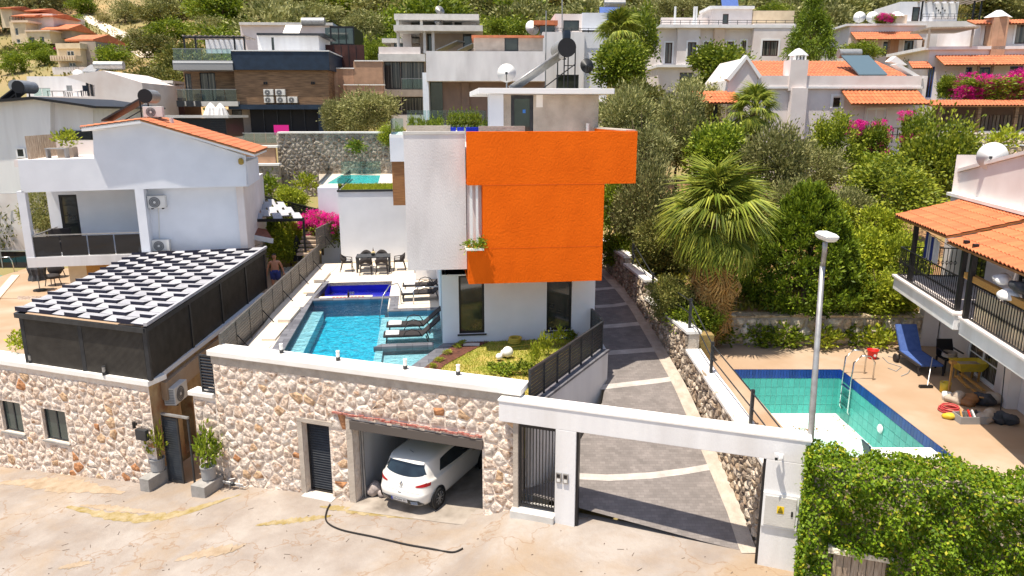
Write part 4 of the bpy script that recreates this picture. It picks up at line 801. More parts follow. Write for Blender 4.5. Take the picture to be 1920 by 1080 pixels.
# strips of paving between pool terrace and boundary fence
F0, F1 = Vector((-8.70, 20.75, 0)), Vector((-9.68, 35.9, 0))
sl = MB(); a = [VF.w(-6.3, t) for t in (tw(-6.3), 3, 8, 13.9)]
for k in range(3):
    v0, v1 = (0, .33, .68, 1)[k], (0, .33, .68, 1)[k + 1]; f0, f1 = F0.lerp(F1, v0), F0.lerp(F1, v1)
    zz_ = TZ - .1
    sl.add([(f0.x, f0.y, zz_), (a[k][0], a[k][1], zz_), (a[k + 1][0], a[k + 1][1], zz_), (f1.x, f1.y, zz_), (f0.x, f0.y, 1), (a[k][0], a[k][1], 1), (a[k + 1][0], a[k + 1][1], 1), (f1.x, f1.y, 1)], [(0, 1, 2, 3), (0, 4, 5, 1), (3, 2, 6, 7), (0, 3, 7, 4)])
struct('side_path', sl, M['concrete'])
kb = MB()
for k in range(7):
    v0, v1 = k / 7 + .01, (k + .86) / 7; q0, q1 = F0.lerp(F1, v0) + Vector((.75, 0, 0)), F0.lerp(F1, v1) + Vector((.75, 0, 0)); zt = TZ + .02 + .05 * (k % 3)
    kb.hexa([(q0.x - .2, q0.y, 2.8), (q0.x + .25, q0.y, 2.8), (q1.x + .25, q1.y, 2.8), (q1.x - .2, q1.y, 2.8), (q0.x - .2, q0.y, zt), (q0.x + .25, q0.y, zt), (q1.x + .25, q1.y, zt), (q1.x - .2, q1.y, zt)])
struct('stepped_kerb', kb, M['deckstone'])
def fence(name, label, A, B, z0, z1, npan, nsl, m, brace=False, z0b=None, z1b=None):
    A, B = Vector(A + (0,)), Vector(B + (0,)); T = thing(name, label, 'fence', W, A.x, A.y, z0); d = (B - A); dn = d.normalized(); nn = Vector((dn.y, -dn.x, 0))
    z0b = z0 if z0b is None else z0b; z1b = z1 if z1b is None else z1b
    zz0 = lambda v: z0 + (z0b - z0) * v; zz1 = lambda v: z1 + (z1b - z1) * v
    for k in range(npan + 1):
        v = k / npan; q = A + d * v; part(T, 'post', MB().bar((q.x, q.y, zz0(v)), (q.x, q.y, zz1(v) + .02), .06, .06), m)
        if brace and k % 2 == 1: part(T, 'brace', MB().bar((q.x, q.y, zz0(v) + .62), (q.x + nn.x * .5, q.y + nn.y * .5, zz0(v)), .03, .03), M['black'])
    for k in range(npan):
        a, b = A + d * ((k + .02) / npan), A + d * ((k + .98) / npan)
        for j in range(nsl):
            f = (j + .5) / nsl; za = zz0(k / npan) + .06 + (zz1(k / npan) - zz0(k / npan) - .06) * f; zb = zz0((k + 1) / npan) + .06 + (zz1((k + 1) / npan) - zz0((k + 1) / npan) - .06) * f
            hh = (zz1(0) - zz0(0)) / nsl * .74; part(T, 'slat', MB().bar((a.x, a.y, za), (b.x, b.y, zb), .022, hh), m)
    part(T, 'top_rail', MB().bar((A.x, A.y, z1 + .03), (B.x, B.y, z1b + .03), .07, .04), m); return T
fence('slatted_fence', 'long grey slatted metal fence along the pool terrace', (F0.x, F0.y), (F1.x, F1.y), 2.86, 3.9, 10, 10, M['fencegrey'], True)
fence('slatted_fence', 'short higher grey slatted fence beside the dining terrace', (-9.78, 36.0), (-9.3, 39.2), 3.55, 4.72, 3, 10, M['fencegrey'], True, 3.7, 4.85)
# ------------------------------------------------------------------ lawn, mulch bed, retaining wall
LA = (.35, 17.55); LB = (2.80, 22.05)
lp = [VF.w(.43, -.05), VF.w(5.05, -.02), LB, LA, SF.w(-.1, .6), VF.w(-1.24, tw(-1.24))]
lw = MB(); lw.prz(lp, 1.5, 3.02); lawn = struct('lawn', lw, M['lawnbase'])
mup = [VF.w(.44, -.08), VF.w(1.5, -.08), VF.w(.7, -1.2), VF.w(0, -2.2), VF.w(-.75, tw(-.75) + .05), VF.w(-1.22, tw(-1.22) + .05)]; mu = MB(); mu.prz(mup[::-1], 2.9, 3.045); struct('mulch_bed', mu, M['mulch'])
def inside(poly, x, y):
    c = False
    for i in range(len(poly)):
        (x1, y1), (x2, y2) = poly[i], poly[i - 1]
        if (y1 > y) != (y2 > y) and x < (x2 - x1) * (y - y1) / (y2 - y1) + x1: c = not c
    return c
gl_ = MB(); rg = random.Random(8)
for k in range(26000):
    x, y = rg.uniform(-2.5, 3), rg.uniform(17, 24)
    if not inside(lp, x, y) or inside(mup, x, y): continue
    a = rg.uniform(0, 6.28); h = rg.uniform(.03, .07); dx, dy = math.cos(a) * .012, math.sin(a) * .012; lx, ly = rg.uniform(-.03, .03), rg.uniform(-.03, .03)
    gl_.add([(x - dx, y - dy, 3.02), (x + dx, y + dy, 3.02), (x + lx, y + ly, 3.02 + h)], [(0, 1, 2)])
struct('lawn_grass', gl_, M['grassleaf'], kind='stuff', label='patchy green and straw coloured lawn')
Tr = thing('retaining_wall', 'white rendered retaining wall between lawn and driveway', 'wall', W, LB[0], LB[1], 2)
rw_ = MB(); d = Vector((LB[0] - LA[0], LB[1] - LA[1])); nn = Vector((d.y, -d.x)).normalized() * .22
vc = VF.w(5.05, -.04)
rw_.prz([LA, LB, vc, (vc[0] + .2, vc[1]), (LB[0] + .24, LB[1] - .1), (LA[0] + nn.x, LA[1] + nn.y)][::-1], -.2, 2.98); part(Tr, 'wall_body', rw_, M['white'])
rc = MB(); rc.prz([(LA[0] - .1, LA[1]), (LB[0] - .1, LB[1] + .05), (LB[0] + .3, LB[1] - .02), (LA[0] + nn.x + .06, LA[1] + nn.y)][::-1], 2.98, 3.05); part(Tr, 'coping', rc, M['slate'])
fence('slatted_fence', 'black slatted fence between lawn and driveway', (LA[0] + .1, LA[1] + .02), (LB[0] + .05, LB[1]), 3.05, 3.92, 6, 8, M['darkgrey'])
fence('slatted_fence', 'tiny black slatted side fence at the villa corner', (LB[0] + .02, LB[1] + .06), (vc[0] - .12, vc[1] - .06), 3.05, 4.0, 1, 9, M['darkgrey'])
# ------------------------------------------------------------------ driveway
ZD = [(14, .14), (15.6, .18), (18, .92), (20.8, 1.75), (22, 2.08), (24, 2.5), (26.7, 3.02), (29, 3.36), (34, 3.7), (50, 4.2)]
def zd(Y): return lerp(ZD, Y)
GL, GR = SF.w(-.05, .1), SF.w(6.0, .1)
DL = [GL, (1.2, 17.7), (2.75, 20.8), (3.02, 22), (2.97, 23.4), (2.75, 26), (2.4, 29), (1.9, 33), (1.2, 38)]; DR = [GR, (5.85, 16.6), (5.65, 19.5), (5.5, 21.5), (5.25, 23.85), (4.9, 27.2), (4.55, 29.3), (3.95, 33.3), (3.2, 38)]
def path(P, n):
    out = []
    for k in range(n + 1):
        u = k / n * (len(P) - 1); i = min(int(u), len(P) - 2); f = u - i; out.append((P[i][0] + (P[i + 1][0] - P[i][0]) * f, P[i][1] + (P[i + 1][1] - P[i][1]) * f))
    return out
dl, dr_ = path(DL, 48), path(DR, 48); mb = MB(); nn_ = 10
for k in range(49):
    for j in range(nn_ + 1):
        x = dl[k][0] + (dr_[k][0] - dl[k][0]) * j / nn_; y = dl[k][1] + (dr_[k][1] - dl[k][1]) * j / nn_; mb.v.append((x, y, zd(y)))
mb.f = [(k * (nn_ + 1) + j, k * (nn_ + 1) + j + 1, (k + 1) * (nn_ + 1) + j + 1, (k + 1) * (nn_ + 1) + j) for k in range(48) for j in range(nn_)]
drive = struct('driveway', mb, M['paver'], smooth=True)
def onz(x, y, zf):
    z = 1.5
    for _ in range(30): X, Y, _q = U(x, y, z=z); z = z * .5 + zf(Y) * .5
    return X, Y
def band(pxs, w):
    mb = MB(); P = [onz(x, y, zd) for x, y in pxs]; P = path(P, 16)
    for k in range(16):
        (x0, y0), (x1, y1) = P[k], P[k + 1]; mb.quad((x0, y0, zd(y0) + .006), (x1, y1, zd(y1) + .006), (x1, y1 + w, zd(y1 + w) + .006), (x0, y0 + w, zd(y0 + w) + .006))
    part(drive, 'paving_band', mb, M['band'])
OFF['driveway'] = (0, 0, 0)
band([(1085, 899), (1140, 902), (1220, 898), (1290, 889), (1362, 876)], .22); band([(1126, 731), (1180, 725), (1240, 718), (1278, 712)], .24); band([(1121, 667), (1170, 664), (1245, 658)], .28); band([(1118, 617), (1160, 614), (1212, 609)], .28); band([(1117, 578), (1150, 576), (1190, 570)], .28); band([(1117, 545), (1140, 543), (1162, 540)], .28)
gu = MB()
for k in range(40):
    a, b = dr_[k], dr_[k + 1]; gu.quad((a[0] - .4, a[1], zd(a[1]) + .008), (a[0], a[1], zd(a[1]) + .012), (b[0], b[1], zd(b[1]) + .012), (b[0] - .4, b[1], zd(b[1]) + .008))
part(drive, 'edge_strip', gu, M['mortardark'])
# stone wall on the right of the driveway
Tw = thing('driveway_wall', 'stepped rubble stone wall along the right of the driveway', 'wall', W, 5.5, 21.5, 2)
WS = [((5.95, 15.55), (5.56, 21.95), 2.25, 3.0), ((5.56, 21.95), (4.98, 26.3), 3.58, 3.62), ((4.98, 26.3), (4.62, 29.2), 4.25, 4.3), ((4.62, 29.2), (3.98, 33.3), 4.6, 4.65)]
for i, (a, b, za, zb) in enumerate(WS):
    d = Vector((b[0] - a[0], b[1] - a[1])); L_ = d.length; d /= L_; n_ = Vector((d.y, -d.x))        # n points away from the drive
    mpw = lambda q, r, z, a=a, d=d, n_=n_: (a[0] + d.x * q + n_.x * r, a[1] + d.y * q + n_.y * r, z)
    zb0, zb1 = zd(a[1]) - .3, zd(b[1]) - .3; core = MB(); c = [mpw(0, .01, 0), mpw(L_, .01, 0), mpw(L_, .36, 0), mpw(0, .36, 0)]
    core.hexa([(c[0][0], c[0][1], zb0), (c[1][0], c[1][1], zb1), (c[2][0], c[2][1], zb1), (c[3][0], c[3][1], zb0), (c[0][0], c[0][1], za), (c[1][0], c[1][1], zb), (c[2][0], c[2][1], zb), (c[3][0], c[3][1], za)])
    part(Tw, 'wall_core', core, M['mortardark'])
    stones(Tw, mpw, 0, L_, min(zb0, zb1), max(za, zb) - .03, .2, 40 + i, M['stonedark'], (), .07, .88, joined=True, keep=lambda q, z, za=za, zb=zb, L_=L_, a=a, b=b: zd(a[1] + (b[1] - a[1]) * q / L_) - .05 < z < za + (zb - za) * q / L_ - .08)
    cp = MB(); c = [mpw(-.03, -.07, 0), mpw(L_, -.07, 0), mpw(L_, .42, 0), mpw(-.03, .42, 0)]
    cp.hexa([(c[k][0], c[k][1], (za, zb, zb, za)[k] + e) for e in (0, .09) for k in range(4)]); part(Tw, 'coping', cp, M['coping'])
    ef = MB(); e0 = mpw(-.004, 0, 0); e1 = mpw(-.004, .36, 0); zlow = (2.25, 2.95, 3.58, 4.25)[i]; ef.quad((e0[0], e0[1], zlow - .3), (e1[0], e1[1], zlow - .3), (e1[0], e1[1], za), (e0[0], e0[1], za)); part(Tw, 'end_face', ef, M['mortardark'])
Tra = thing('driveway_railing', 'black two-bar railing on the wall right of the driveway', 'railing', W, 5.8, 21, 3)
RP = [(6.13, 17.4, 2.55), (5.86, 20.3, 2.9), (5.66, 22.3, 3.7), (5.18, 26.1, 3.7), (4.9, 29.0, 4.4)]
for x, y, z in RP: part(Tra, 'post', MB().box(x - .04, x + .04, y - .04, y + .04, z - .1, z + .95), M['darkgrey'])
for a, b in zip(RP, RP[1:]):
    for h in (.85, .45): part(Tra, 'rail', MB().tube([(a[0], a[1], a[2] + h), (b[0], b[1], b[2] + h)], .02, 6), M['darkgrey'])
a = RP[0]
for h in (.85, .45): part(Tra, 'rail', MB().tube([(a[0], a[1], a[2] + h), (a[0] + .2, a[1] - 1.7, a[2] - .3 + h)], .02, 6), M['darkgrey'])
# ------------------------------------------------------------------ the orange villa
Tv = thing('orange_villa', 'modern white villa with big orange front block', 'villa', VF, 2.5, 4, TZ)
fr = onp(0); w1, w2 = (.54, 1.37, 3.30, 5.25), (3.43, 4.27, 3.30, 5.25); GB = 9.6
lo = MB(); lo.facade(fr, 0, 5.05, 1.4, 5.3, [w1, w2], .16); lo.facade(ont(0, 1), 0, GB, 2.2, 5.7, [(.35, 1.5, 3.05, 5.2)], .16); lo.quad((5.05, 0, .5), (5.05, GB, .5), (5.05, GB, 5.3), (5.05, 0, 5.3)); lo.quad((0, GB, 1), (5.05, GB, 1), (5.05, GB, 5.3), (0, GB, 5.3)); lo.quad((.2, .3, 3.02), (5, .3, 3.02), (5, GB, 3.02), (.2, GB, 3.02))
part(Tv, 'ground_floor_wall', lo, M['bluewhite'])
for w_ in (w1, w2): window(Tv, fr, w_, M['black'], M['pane'], .07, .07, 0, 0, M['darkgrey'])
window(Tv, ont(0, 1), (.35, 1.5, 3.05, 5.2), M['black'], M['pane'], .07, .07, 1, 0, None)
up = MB(); up.box(-1.04, .76, -1.0, GB, 5.68, 9.74); part(Tv, 'white_block', up, M['grey_plaster'])
part(Tv, 'white_block_edge', MB().box(-1.06, .76, -1.02, -.75, 9.74, 9.82), M['slab'])
og = MB()
og.prt([(.78, 5.3), (4.9, 5.3), (4.9, 6.42), (.78, 6.42)], -1.42, -.9)
og.prt([(1.23, 6.422), (4.9, 6.422), (4.9, 8.278), (1.23, 8.278)], -1.42, -.9)
og.prt([(.78, 8.28), (5.86, 8.28), (5.86, 9.82), (.78, 9.82)], -1.42, -1.16)
og.prt([(.78, 8.28), (5.86, 8.28), (5.86, 8.42), (.78, 8.42)], -1.158, GB)
og.box(4.6, 4.9, -.898, GB, 5.3, 8.278); og.box(5.6, 5.86, -1.158, GB, 8.422, 9.82); og.box(.77, 4.598, -.898, GB, 5.3, 5.42)
part(Tv, 'orange_block', og, M['orange'])
jt = MB(); jt.box(1.24, 4.895, -1.4235, -1.41, 8.268, 8.282); jt.box(1.24, 4.895, -1.4235, -1.41, 6.376, 6.384); part(Tv, 'shadow_joint', jt, mat('orange_joint', (.64, .105, .008), .9))
sb = MB(); sb.box(.78, 1.24, -.95, -.9, 6.42, 8.28); part(Tv, 'slot_back', sb, M['white'])
for a in (.86, 1.03): part(Tv, 'slot_bar', MB().box(a, a + .07, -1.36, -1.25, 6.44, 8.28), M['whitepaint'])
part(Tv, 'slot_planter', MB().box(.70, 1.24, -1.62, -1.1, 6.36, 6.415), M['coping'])
rf = MB(); rf.box(-.9, 5.6, -.75, GB, 9.2, 9.3); part(Tv, 'roof_deck', rf, M['slab'])
pp = MB(); pp.box(5.58, 5.9, -1.16, GB, 9.82, 9.86); pp.box(-1.06, 5.58, GB - .2, GB, 9.3, 9.86); part(Tv, 'parapet', pp, M['concrete'])
low = MB()
c0 = VF.rect(-.2, 755, 233, 843, 245); low.box(-.95, .35, -.6, -.4, 9.3, 9.98); part(Tv, 'roof_kerb', low, M['concrete']); part(Tv, 'roof_kerb', MB().box(1.2, 2.6, -.6, -.4, 9.3, 9.96), M['concrete'])
# roof room, slab, door
q0 = VF.rect(3.0, 944, 187, 1122, 247); rr = MB(); dd_ = VF.rect(3.0, 958, 187, 1000, 250); z1_ = 10.98
rr.facade(onp(3.0), q0[0], q0[1], 9.3, z1_, [(dd_[0], dd_[1], 9.3, z1_ - .02)], .12); rr.quad((q0[0], 3, 9.3), (q0[0], 6.5, 9.3), (q0[0], 6.5, z1_), (q0[0], 3, z1_)); rr.quad((q0[1], 3, 9.3), (q0[1], 6.5, 9.3), (q0[1], 6.5, z1_), (q0[1], 3, z1_)); rr.quad((q0[0], 6.5, 9.3), (q0[1], 6.5, 9.3), (q0[1], 6.5, z1_), (q0[0], 6.5, z1_))
part(Tv, 'roof_room', rr, M['concrete'])
dof = window(Tv, onp(3.0), (dd_[0], dd_[1], 9.3, z1_ - .02), M['darkgrey'], M['panegreen'], .12, .03, 0, 0, None, 'roof_door'); dof.name = 'roof_door'
part(dof, 'sticker', MB().box(dd_[0] + .42, dd_[0] + .52, 3.048, 3.052, 10.35, 10.47), mat('blue_sticker', (.05, .2, .6), .5))
c = VF.rect(2.7, 918, 187, 944, 236); part(Tv, 'white_column', MB().box(c[0], c[1], 2.7, 3.4, 9.3, 10.98), M['bluewhite'])
sl_ = VF.rect(2.4, 897, 176, 1152, 187); part(Tv, 'roof_slab', MB().box(sl_[0], sl_[1], 2.4, 6.9, 10.99, 11.17), M['whitepaint'], bevel=.01)
SLZ = 11.17
part(Tv, 'patch', MB().box(q0[0] + 1.15, q0[0] + 1.38, 2.985, 2.998, 10.55, 10.97), M['coping'])
part(Tv, 'vent_pipe', MB().lathe([(.06, 0), (.06, .5)], (5.3, 2.8, 9.5), 10), M['plasticwhite'])
# rear wing with timber
e0 = VF.rect(10.5, 731, 253, 757, 303); part(Tv, 'rear_wing', MB().box(e0[0], -.2, 10.5, 13, e0[2], e0[3]), M['bluewhite'])
e1 = VF.rect(10.6, 736, 303, 757, 385); part(Tv, 'timber_screen', MB().box(e1[0], -.2, 10.6, 12.9, e1[2], e0[2]), M['wood'])
part(Tv, 'rear_core', MB().box(-.95, 5, GB, 13.2, 3.02, 9.1), M['white'])
Tgd = thing('glass_balustrade', 'clear glass corner balustrade on the villa roof edge', 'balustrade', VF, -1.3, 1, 9.3)
g0 = VF.rect(2.2, 733, 222, 756, 252); part(Tgd, 'base', MB().box(g0[0] - .05, -1.05, 2.0, 6, g0[2] - .1, g0[2]), M['whitepaint']); part(Tgd, 'glass_pane', MB().box(g0[0], -1.1, 2.1, 2.115, g0[2], g0[3]), M['glass']); part(Tgd, 'glass_pane', MB().box(g0[0], g0[0] + .015, 2.13, 6, g0[2], g0[3]), M['glass'])
Tgw = thing('glass_balustrade', 'pale glass balustrade behind the roof planters', 'balustrade', VF, .8, 3, 9.8)
for k in range(4): part(Tgw, 'glass_pane', MB().box(-1 + k * .72, -.31 + k * .72, 4.2, 4.215, 9.6, 10.45), M['glass'])
part(Tgw, 'kerb', MB().box(-1, 1.9, 4.1, 4.32, 9.3, 9.6), M['whitepaint'])
ROOFPOTS = []
for k, x in enumerate((.42, .66, .92, 1.12)):
    T = thing('roof_planter', 'cobalt blue planter with leafy shrub on the roof edge, %s' % ('leftmost', 'second from left', 'third from left', 'rightmost')[k], 'planter', VF, x, -.35, 9.5, 'cobalt planters on the roof')
    part(T, 'pot', MB().box(x - .1, x + .1, -.5, -.25, 9.5, 9.93), M['cobalt'], bevel=.01); ROOFPOTS.append((T, x, -.38, 9.9))
# solar heater with tank and dish on the roof slab
Tsh = thing('solar_water_heater', 'solar tube heater with dark round tank on the roof slab', 'solar heater', VF, 3.2, 4, SLZ)
ft = [VF.at(x, y, 4.2) for x, y in ((960, 172), (1052, 106))]; fb = [VF.at(x, y, 3.2) for x, y in ((960, 172), (1052, 106))]
pA = Vector((fb[0][0] - .1, 3.1, SLZ + .06)); pB = Vector((ft[1][0], 4.3, SLZ + 1.35))
for k in range(9):
    o = Vector((.16 * k * .35, -.0 + .14 * k, 0)); part(Tsh, 'vacuum_tube', MB().tube([pA + o, pB + o], .05, 8), M['galv'], smooth=True)
tk = MB().lathe([(.02, 0), (.3, 0), (.33, .04), (.33, 1.5), (.3, 1.54), (.02, 1.54)], (0, 0, 0), 24, 'y'); tk.v = [(pB.x + .18 + x, pB.y - .25 + y, pB.z + .12 + z) for x, y, z in tk.v]; part(Tsh, 'tank', tk, M['galv'])
tc = MB().lathe([(.335, -.012), (.335, .03), (.01, .031)], (pB.x + .18, pB.y - .25, pB.z + .12), 24, 'y'); tc.v = [(x, 2 * (pB.y - .25) - y, z) for x, y, z in tc.v]; part(Tsh, 'tank_end', tc, M['ink'])
fm = MB()
for (x, y) in ((pB.x + .1, pB.y - .2), (pB.x + .1, pB.y + 1.1), (pB.x + .5, pB.y - .2), (pB.x + .5, pB.y + 1.1)): fm.bar((x, y, SLZ), (x, y, pB.z + .1), .04, .04)
fm.bar((pA.x + .3, 3.3, SLZ + .02), (pB.x + .5, 3.3, SLZ + .02), .03); fm.bar((pA.x + 1.2, 3.3, SLZ + .02), (pB.x + .5, pB.y - .2, SLZ + .9), .03); fm.bar((pB.x + .1, pB.y - .2, SLZ + .85), (pB.x + .5, pB.y - .2, SLZ + .85), .03)
part(Tsh, 'frame', fm, M['black']); part(Tsh, 'header_tank', MB().box(pB.x + .1, pB.x + .34, pB.y - .1, pB.y + .2, pB.z + .46, pB.z + .72), M['navy'])
def dish(label, fr, p, t, z, r, m, tilt=25, turn=0):
    T = thing('satellite_dish', label, 'satellite dish', fr, p, t, z); T.rotation_euler[2] = R(fr.deg + turn); mb = MB(); mb.lathe([(r * k / 6, .22 * r * (k / 6) ** 2) for k in range(1, 7)], (0, 0, 0), 24, 'y')
    rm = Euler((R(-tilt), 0, 0)).to_matrix(); cc = Vector((0, 0, r + .18)); o = OFF[T.name]; g = lambda v: tuple((rm @ Vector((v[0], -v[1], v[2]))) + cc + Vector(o))
    mb.v = [g(v) for v in mb.v]; d_ = part(T, 'reflector', mb, m, smooth=True); s = d_.modifiers.new('thick', 'SOLIDIFY'); s.thickness = .015
    a = MB(); a.tube([g((0, .02, -r * .9)), g((0, r * .9, -r * .25))], .015, 6); a.box(*[k for v in ((g((0, r * .95, -r * .2))),) for k in (v[0] - .04, v[0] + .04, v[1] - .05, v[1] + .05, v[2] - .04, v[2] + .04)]); part(T, 'feed_arm', a, M['darkgrey'])
    part(T, 'mast', MB().tube([o, (o[0], o[1] + .05, o[2] + r + .18)], .025, 8), M['galv']); return T
q = VF.at(950, 172, 3.0); DS = dish('white satellite dish beside the solar tubes on the roof slab', VF, q[0], 3.0, SLZ, .32, M['whitepaint'], 12, -8)
q = VF.at(1098, 170, 5.2); dish('grey satellite dish right of the solar tank on the roof', VF, q[0], 5.2, SLZ + .45, .28, M['darkgrey'], 8, 15)
single('roof_conduit', MB().tube([VF.at(x, y, 3.4) for x, y in ((1110, 176), (1122, 170), (1127, 169), (1130, 175))], .03, 8), M['plasticwhite'], 'bent white pipe on the roof slab', 'pipe', VF, VF.at(1120, 176, 3.4)[0], 3.4, SLZ, smooth=True)
# ------------------------------------------------------------------ terrace furniture
Td = thing('dining_table', 'dark grey outdoor dining table on the rear terrace', 'table', VF, -2.95, 11.9, TZ)
part(Td, 'tabletop', MB().box(-3.75, -2.15, 11.45, 12.35, TZ + .70, TZ + .75), M['darkgrey'], bevel=.008)
for x in (-3.7, -2.2):
    for y in (11.5, 12.3): part(Td, 'leg', MB().box(x - .04, x + .04, y - .04, y + .04, TZ, TZ + .7), M['darkgrey'])
Tfl = thing('flower_bowl', 'small bowl of cream flowers in the middle of the dining table', 'flowers', VF, -2.95, 11.9, TZ + .75)
part(Tfl, 'bowl', MB().lathe([(.05, 0), (.11, .05), (.12, .08)], (-2.95, 11.9, TZ + .75), 12), M['darkgrey']); fb_ = MB()
for k in range(14): a = k * 2.4; fb_.ball((-2.95 + .08 * math.cos(a) * (k % 4) / 2, 11.9 + .06 * math.sin(a), TZ + .87 + .02 * (k % 3)), .035, 6, 4)
part(Tfl, 'blossoms', fb_, mat('cream_petals', (.75, .6, .3), .8)); part(Tfl, 'bottle', MB().lathe([(.03, .1), (.03, .25), (.012, .3), (.012, .36)], (-2.95, 11.95, TZ + .75), 8), M['trunk'])
def chair_proto():
    T = thing('dining_chair', 'x', 'chair'); s = part(T, 'seat', MB().box(-.24, .24, -.23, .23, .42, .46), M['sling'], bevel=.01)
    n = 14; mb = MB(); 
    for k in range(n + 1): a = math.pi * k / n; x, y = .29 * math.cos(a), .05 + .25 * math.sin(a); h = .66 + .18 * math.sin(a) ** 2; mb.v += [(x, y, h - .20 - .06 * math.sin(a)), (x * 1.04, y * 1.06, h)]
    mb.f = [(2 * k, 2 * k + 2, 2 * k + 3, 2 * k + 1) for k in range(n)]; b = part(T, 'backrest', mb, M['sling'], smooth=True); m = b.modifiers.new('thick', 'SOLIDIFY'); m.thickness = .03
    for sx in (-1, 1):
        part(T, 'leg', MB().bar((sx * .22, .2, .5), (sx * .27, .33, 0), .035, .035), M['sling']); part(T, 'leg', MB().bar((sx * .24, -.2, .62), (sx * .26, -.25, 0), .035, .035), M['sling']); part(T, 'armrest', MB().bar((sx * .29, .06, .65), (sx * .25, -.21, .62), .05, .025), M['sling'])
    part(T, 'stretcher', MB().bar((-.25, -.235, .2), (.25, -.235, .2), .02, .02), M['sling']); return T
chair = chair_proto(); first = True
for dp, dt, ang, lab in ((-.32, -.72, 180, 'front left dark chair at the dining table'), (.42, -.72, 180, 'front right dark chair at the dining table'), (-.4, .72, 0, 'rear left dark chair at the dining table'), (.35, .72, 0, 'rear right dark chair at the dining table'), (-1.25, .05, 90, 'dark chair at the left end of the dining table'), (1.2, .05, -90, 'dark chair at the right end of the dining table')):
    c = chair if first else copy_tree(chair); first = False; X, Y = VF.w(-2.95 + dp, 11.9 + dt); put(c, X, Y, TZ, VF.deg + ang, lab, None, 'chairs round the dining table')
def lounger_proto():
    T = thing('sun_lounger', 'x', 'sun lounger'); f = MB()            # head end towards +x
    for y in (-.3, .3): f.bar((-.95, y, .30), (.35, y, .30), .05, .05)
    f.bar((-.95, -.3, .3), (-.95, .3, .3), .05, .05); part(T, 'frame', f, M['sling'])
    part(T, 'seat', MB().box(-.93, .36, -.28, .28, .305, .335), M['sling']); part(T, 'backrest', MB().hexa([(.36, -.28, .30), (.95, -.28, .82), (.95, .28, .82), (.36, .28, .30), (.34, -.28, .34), (.93, -.28, .86), (.93, .28, .86), (.34, .28, .34)]), M['sling'])
    for x in (-.85, .45):
        for y in (-.3, .3): part(T, 'leg', MB().bar((x, y, .3), (x + (.1 if x > 0 else -.04), y, 0), .04, .04), M['sling'])
    for y in (-.33, .33): part(T, 'armrest', MB().tube([(-.3, y, .32), (-.22, y, .48), (-.02, y, .54), (.2, y, .48), (.3, y, .32)], .018, 6), M['sling'], smooth=True)
    part(T, 'strut', MB().bar((.85, -.2, .74), (.55, -.2, .3), .025), M['galv']); part(T, 'towel', MB().box(-.9, -.45, -.24, .24, .337, .375), M['cloth'], bevel=.01, label='folded white towel'); return T
lo_ = lounger_proto(); first = True
for p, t, z, a, lab in ((-1.0, 1.05, 2.76, 0, 'dark sun lounger standing in the pool shallows, nearer one'), (-.95, 2.25, 2.76, 0, 'dark sun lounger standing in the pool shallows, farther one'), (-.55, 6.0, TZ, 4, 'dark sun lounger under the villa overhang, nearer one'), (-.5, 7.4, TZ, 0, 'dark sun lounger under the villa overhang, farther one')):
    c = lo_ if first else copy_tree(lo_); first = False; X, Y = VF.w(p, t); put(c, X, Y, z, VF.deg + a, lab, None, 'dark sun loungers by the pool')
def parasol(label, X, Y, z, h, m, r=.16, base=M['darkgrey']):
    T = thing('closed_parasol', label, 'parasol', W, X, Y, z); part(T, 'base', MB().lathe([(.28, 0), (.28, .06), (.04, .08)], (X, Y, z), 14), base); part(T, 'pole', MB().tube([(X, Y, z), (X, Y, z + h)], .025, 8), M['galv'])
    c = MB(); n = 20; prof = [(1.05, .30), (.85, .45), (1.0, .62), (.6, .85), (.2, .97), (.05, 1.0)]
    for f, hh in prof:
        for k in range(n): a = 2 * math.pi * k / n; q = r * f * (1 + .22 * (k % 2)); c.v.append((X + q * math.cos(a), Y + q * math.sin(a), z + h * hh))
    c.f = [(i * n + k, i * n + (k + 1) % n, (i + 1) * n + (k + 1) % n, (i + 1) * n + k) for i in range(len(prof) - 1) for k in range(n)]; part(T, 'canopy', c, m); return T
X, Y = VF.w(-.7, 12.4); parasol('closed white parasol beside the dining table', X, Y, TZ, 2.3, M['cloth'], .4)
X, Y = VF.w(.2, 8.6); parasol('dark closed parasol under the villa overhang', X, Y, TZ, 2.3, M['wood'], .1)
# ball lights, hose, small details on the lawn
for (x, y, r, lab) in ((936, 677, .105, 'smallest white ball light on the lawn, left'), (945, 671, .115, 'white ball light on the lawn, half hidden in the middle'), (952, 672, .17, 'largest white ball light on the lawn')):
    X, Y, z = U(x, y, z=3.02); T = thing('ball_light', lab, 'lamp', W, X, Y, 3.02, 'white ball lights on the lawn'); part(T, 'globe', MB().ball((X, Y, 3.02 + r + .04), r, 20, 12), M['bollwhite'], smooth=True); part(T, 'foot', MB().lathe([(.05, 0), (.05, .06)], (X, Y, 3.02), 10), M['darkgrey'])
X, Y, z = U(964, 642, z=3.04); hz = MB()
for k in range(5): hz.torus((X + .01 * k, Y, 3.06 + .035 * k), .20 - .012 * (k % 2), .022, 28, 6)
Tq = thing('garden_hose', 'coiled yellow hose on the lawn against the villa', 'hose', W, X, Y, 3.04); part(Tq, 'coil', hz, M['hoseyellow'], smooth=True); part(Tq, 'tail', MB().tube([U(x, y, z=3.06) for x, y in ((938, 649), (960, 650), (985, 647), (1010, 643), (1026, 639))] + [U(1032, 630, z=3.2)], .012, 6), M['hoseyellow'], smooth=True)
X, Y, z = U(1032, 636, z=3.02); single('garden_tap', MB().tube([(X, Y + .02, 3.02), (X, Y + .02, 3.4), (X, Y - .06, 3.42)], .02, 8), M['galv'], 'small standpipe tap at the villa wall', 'tap', W, X, Y, 3.02)
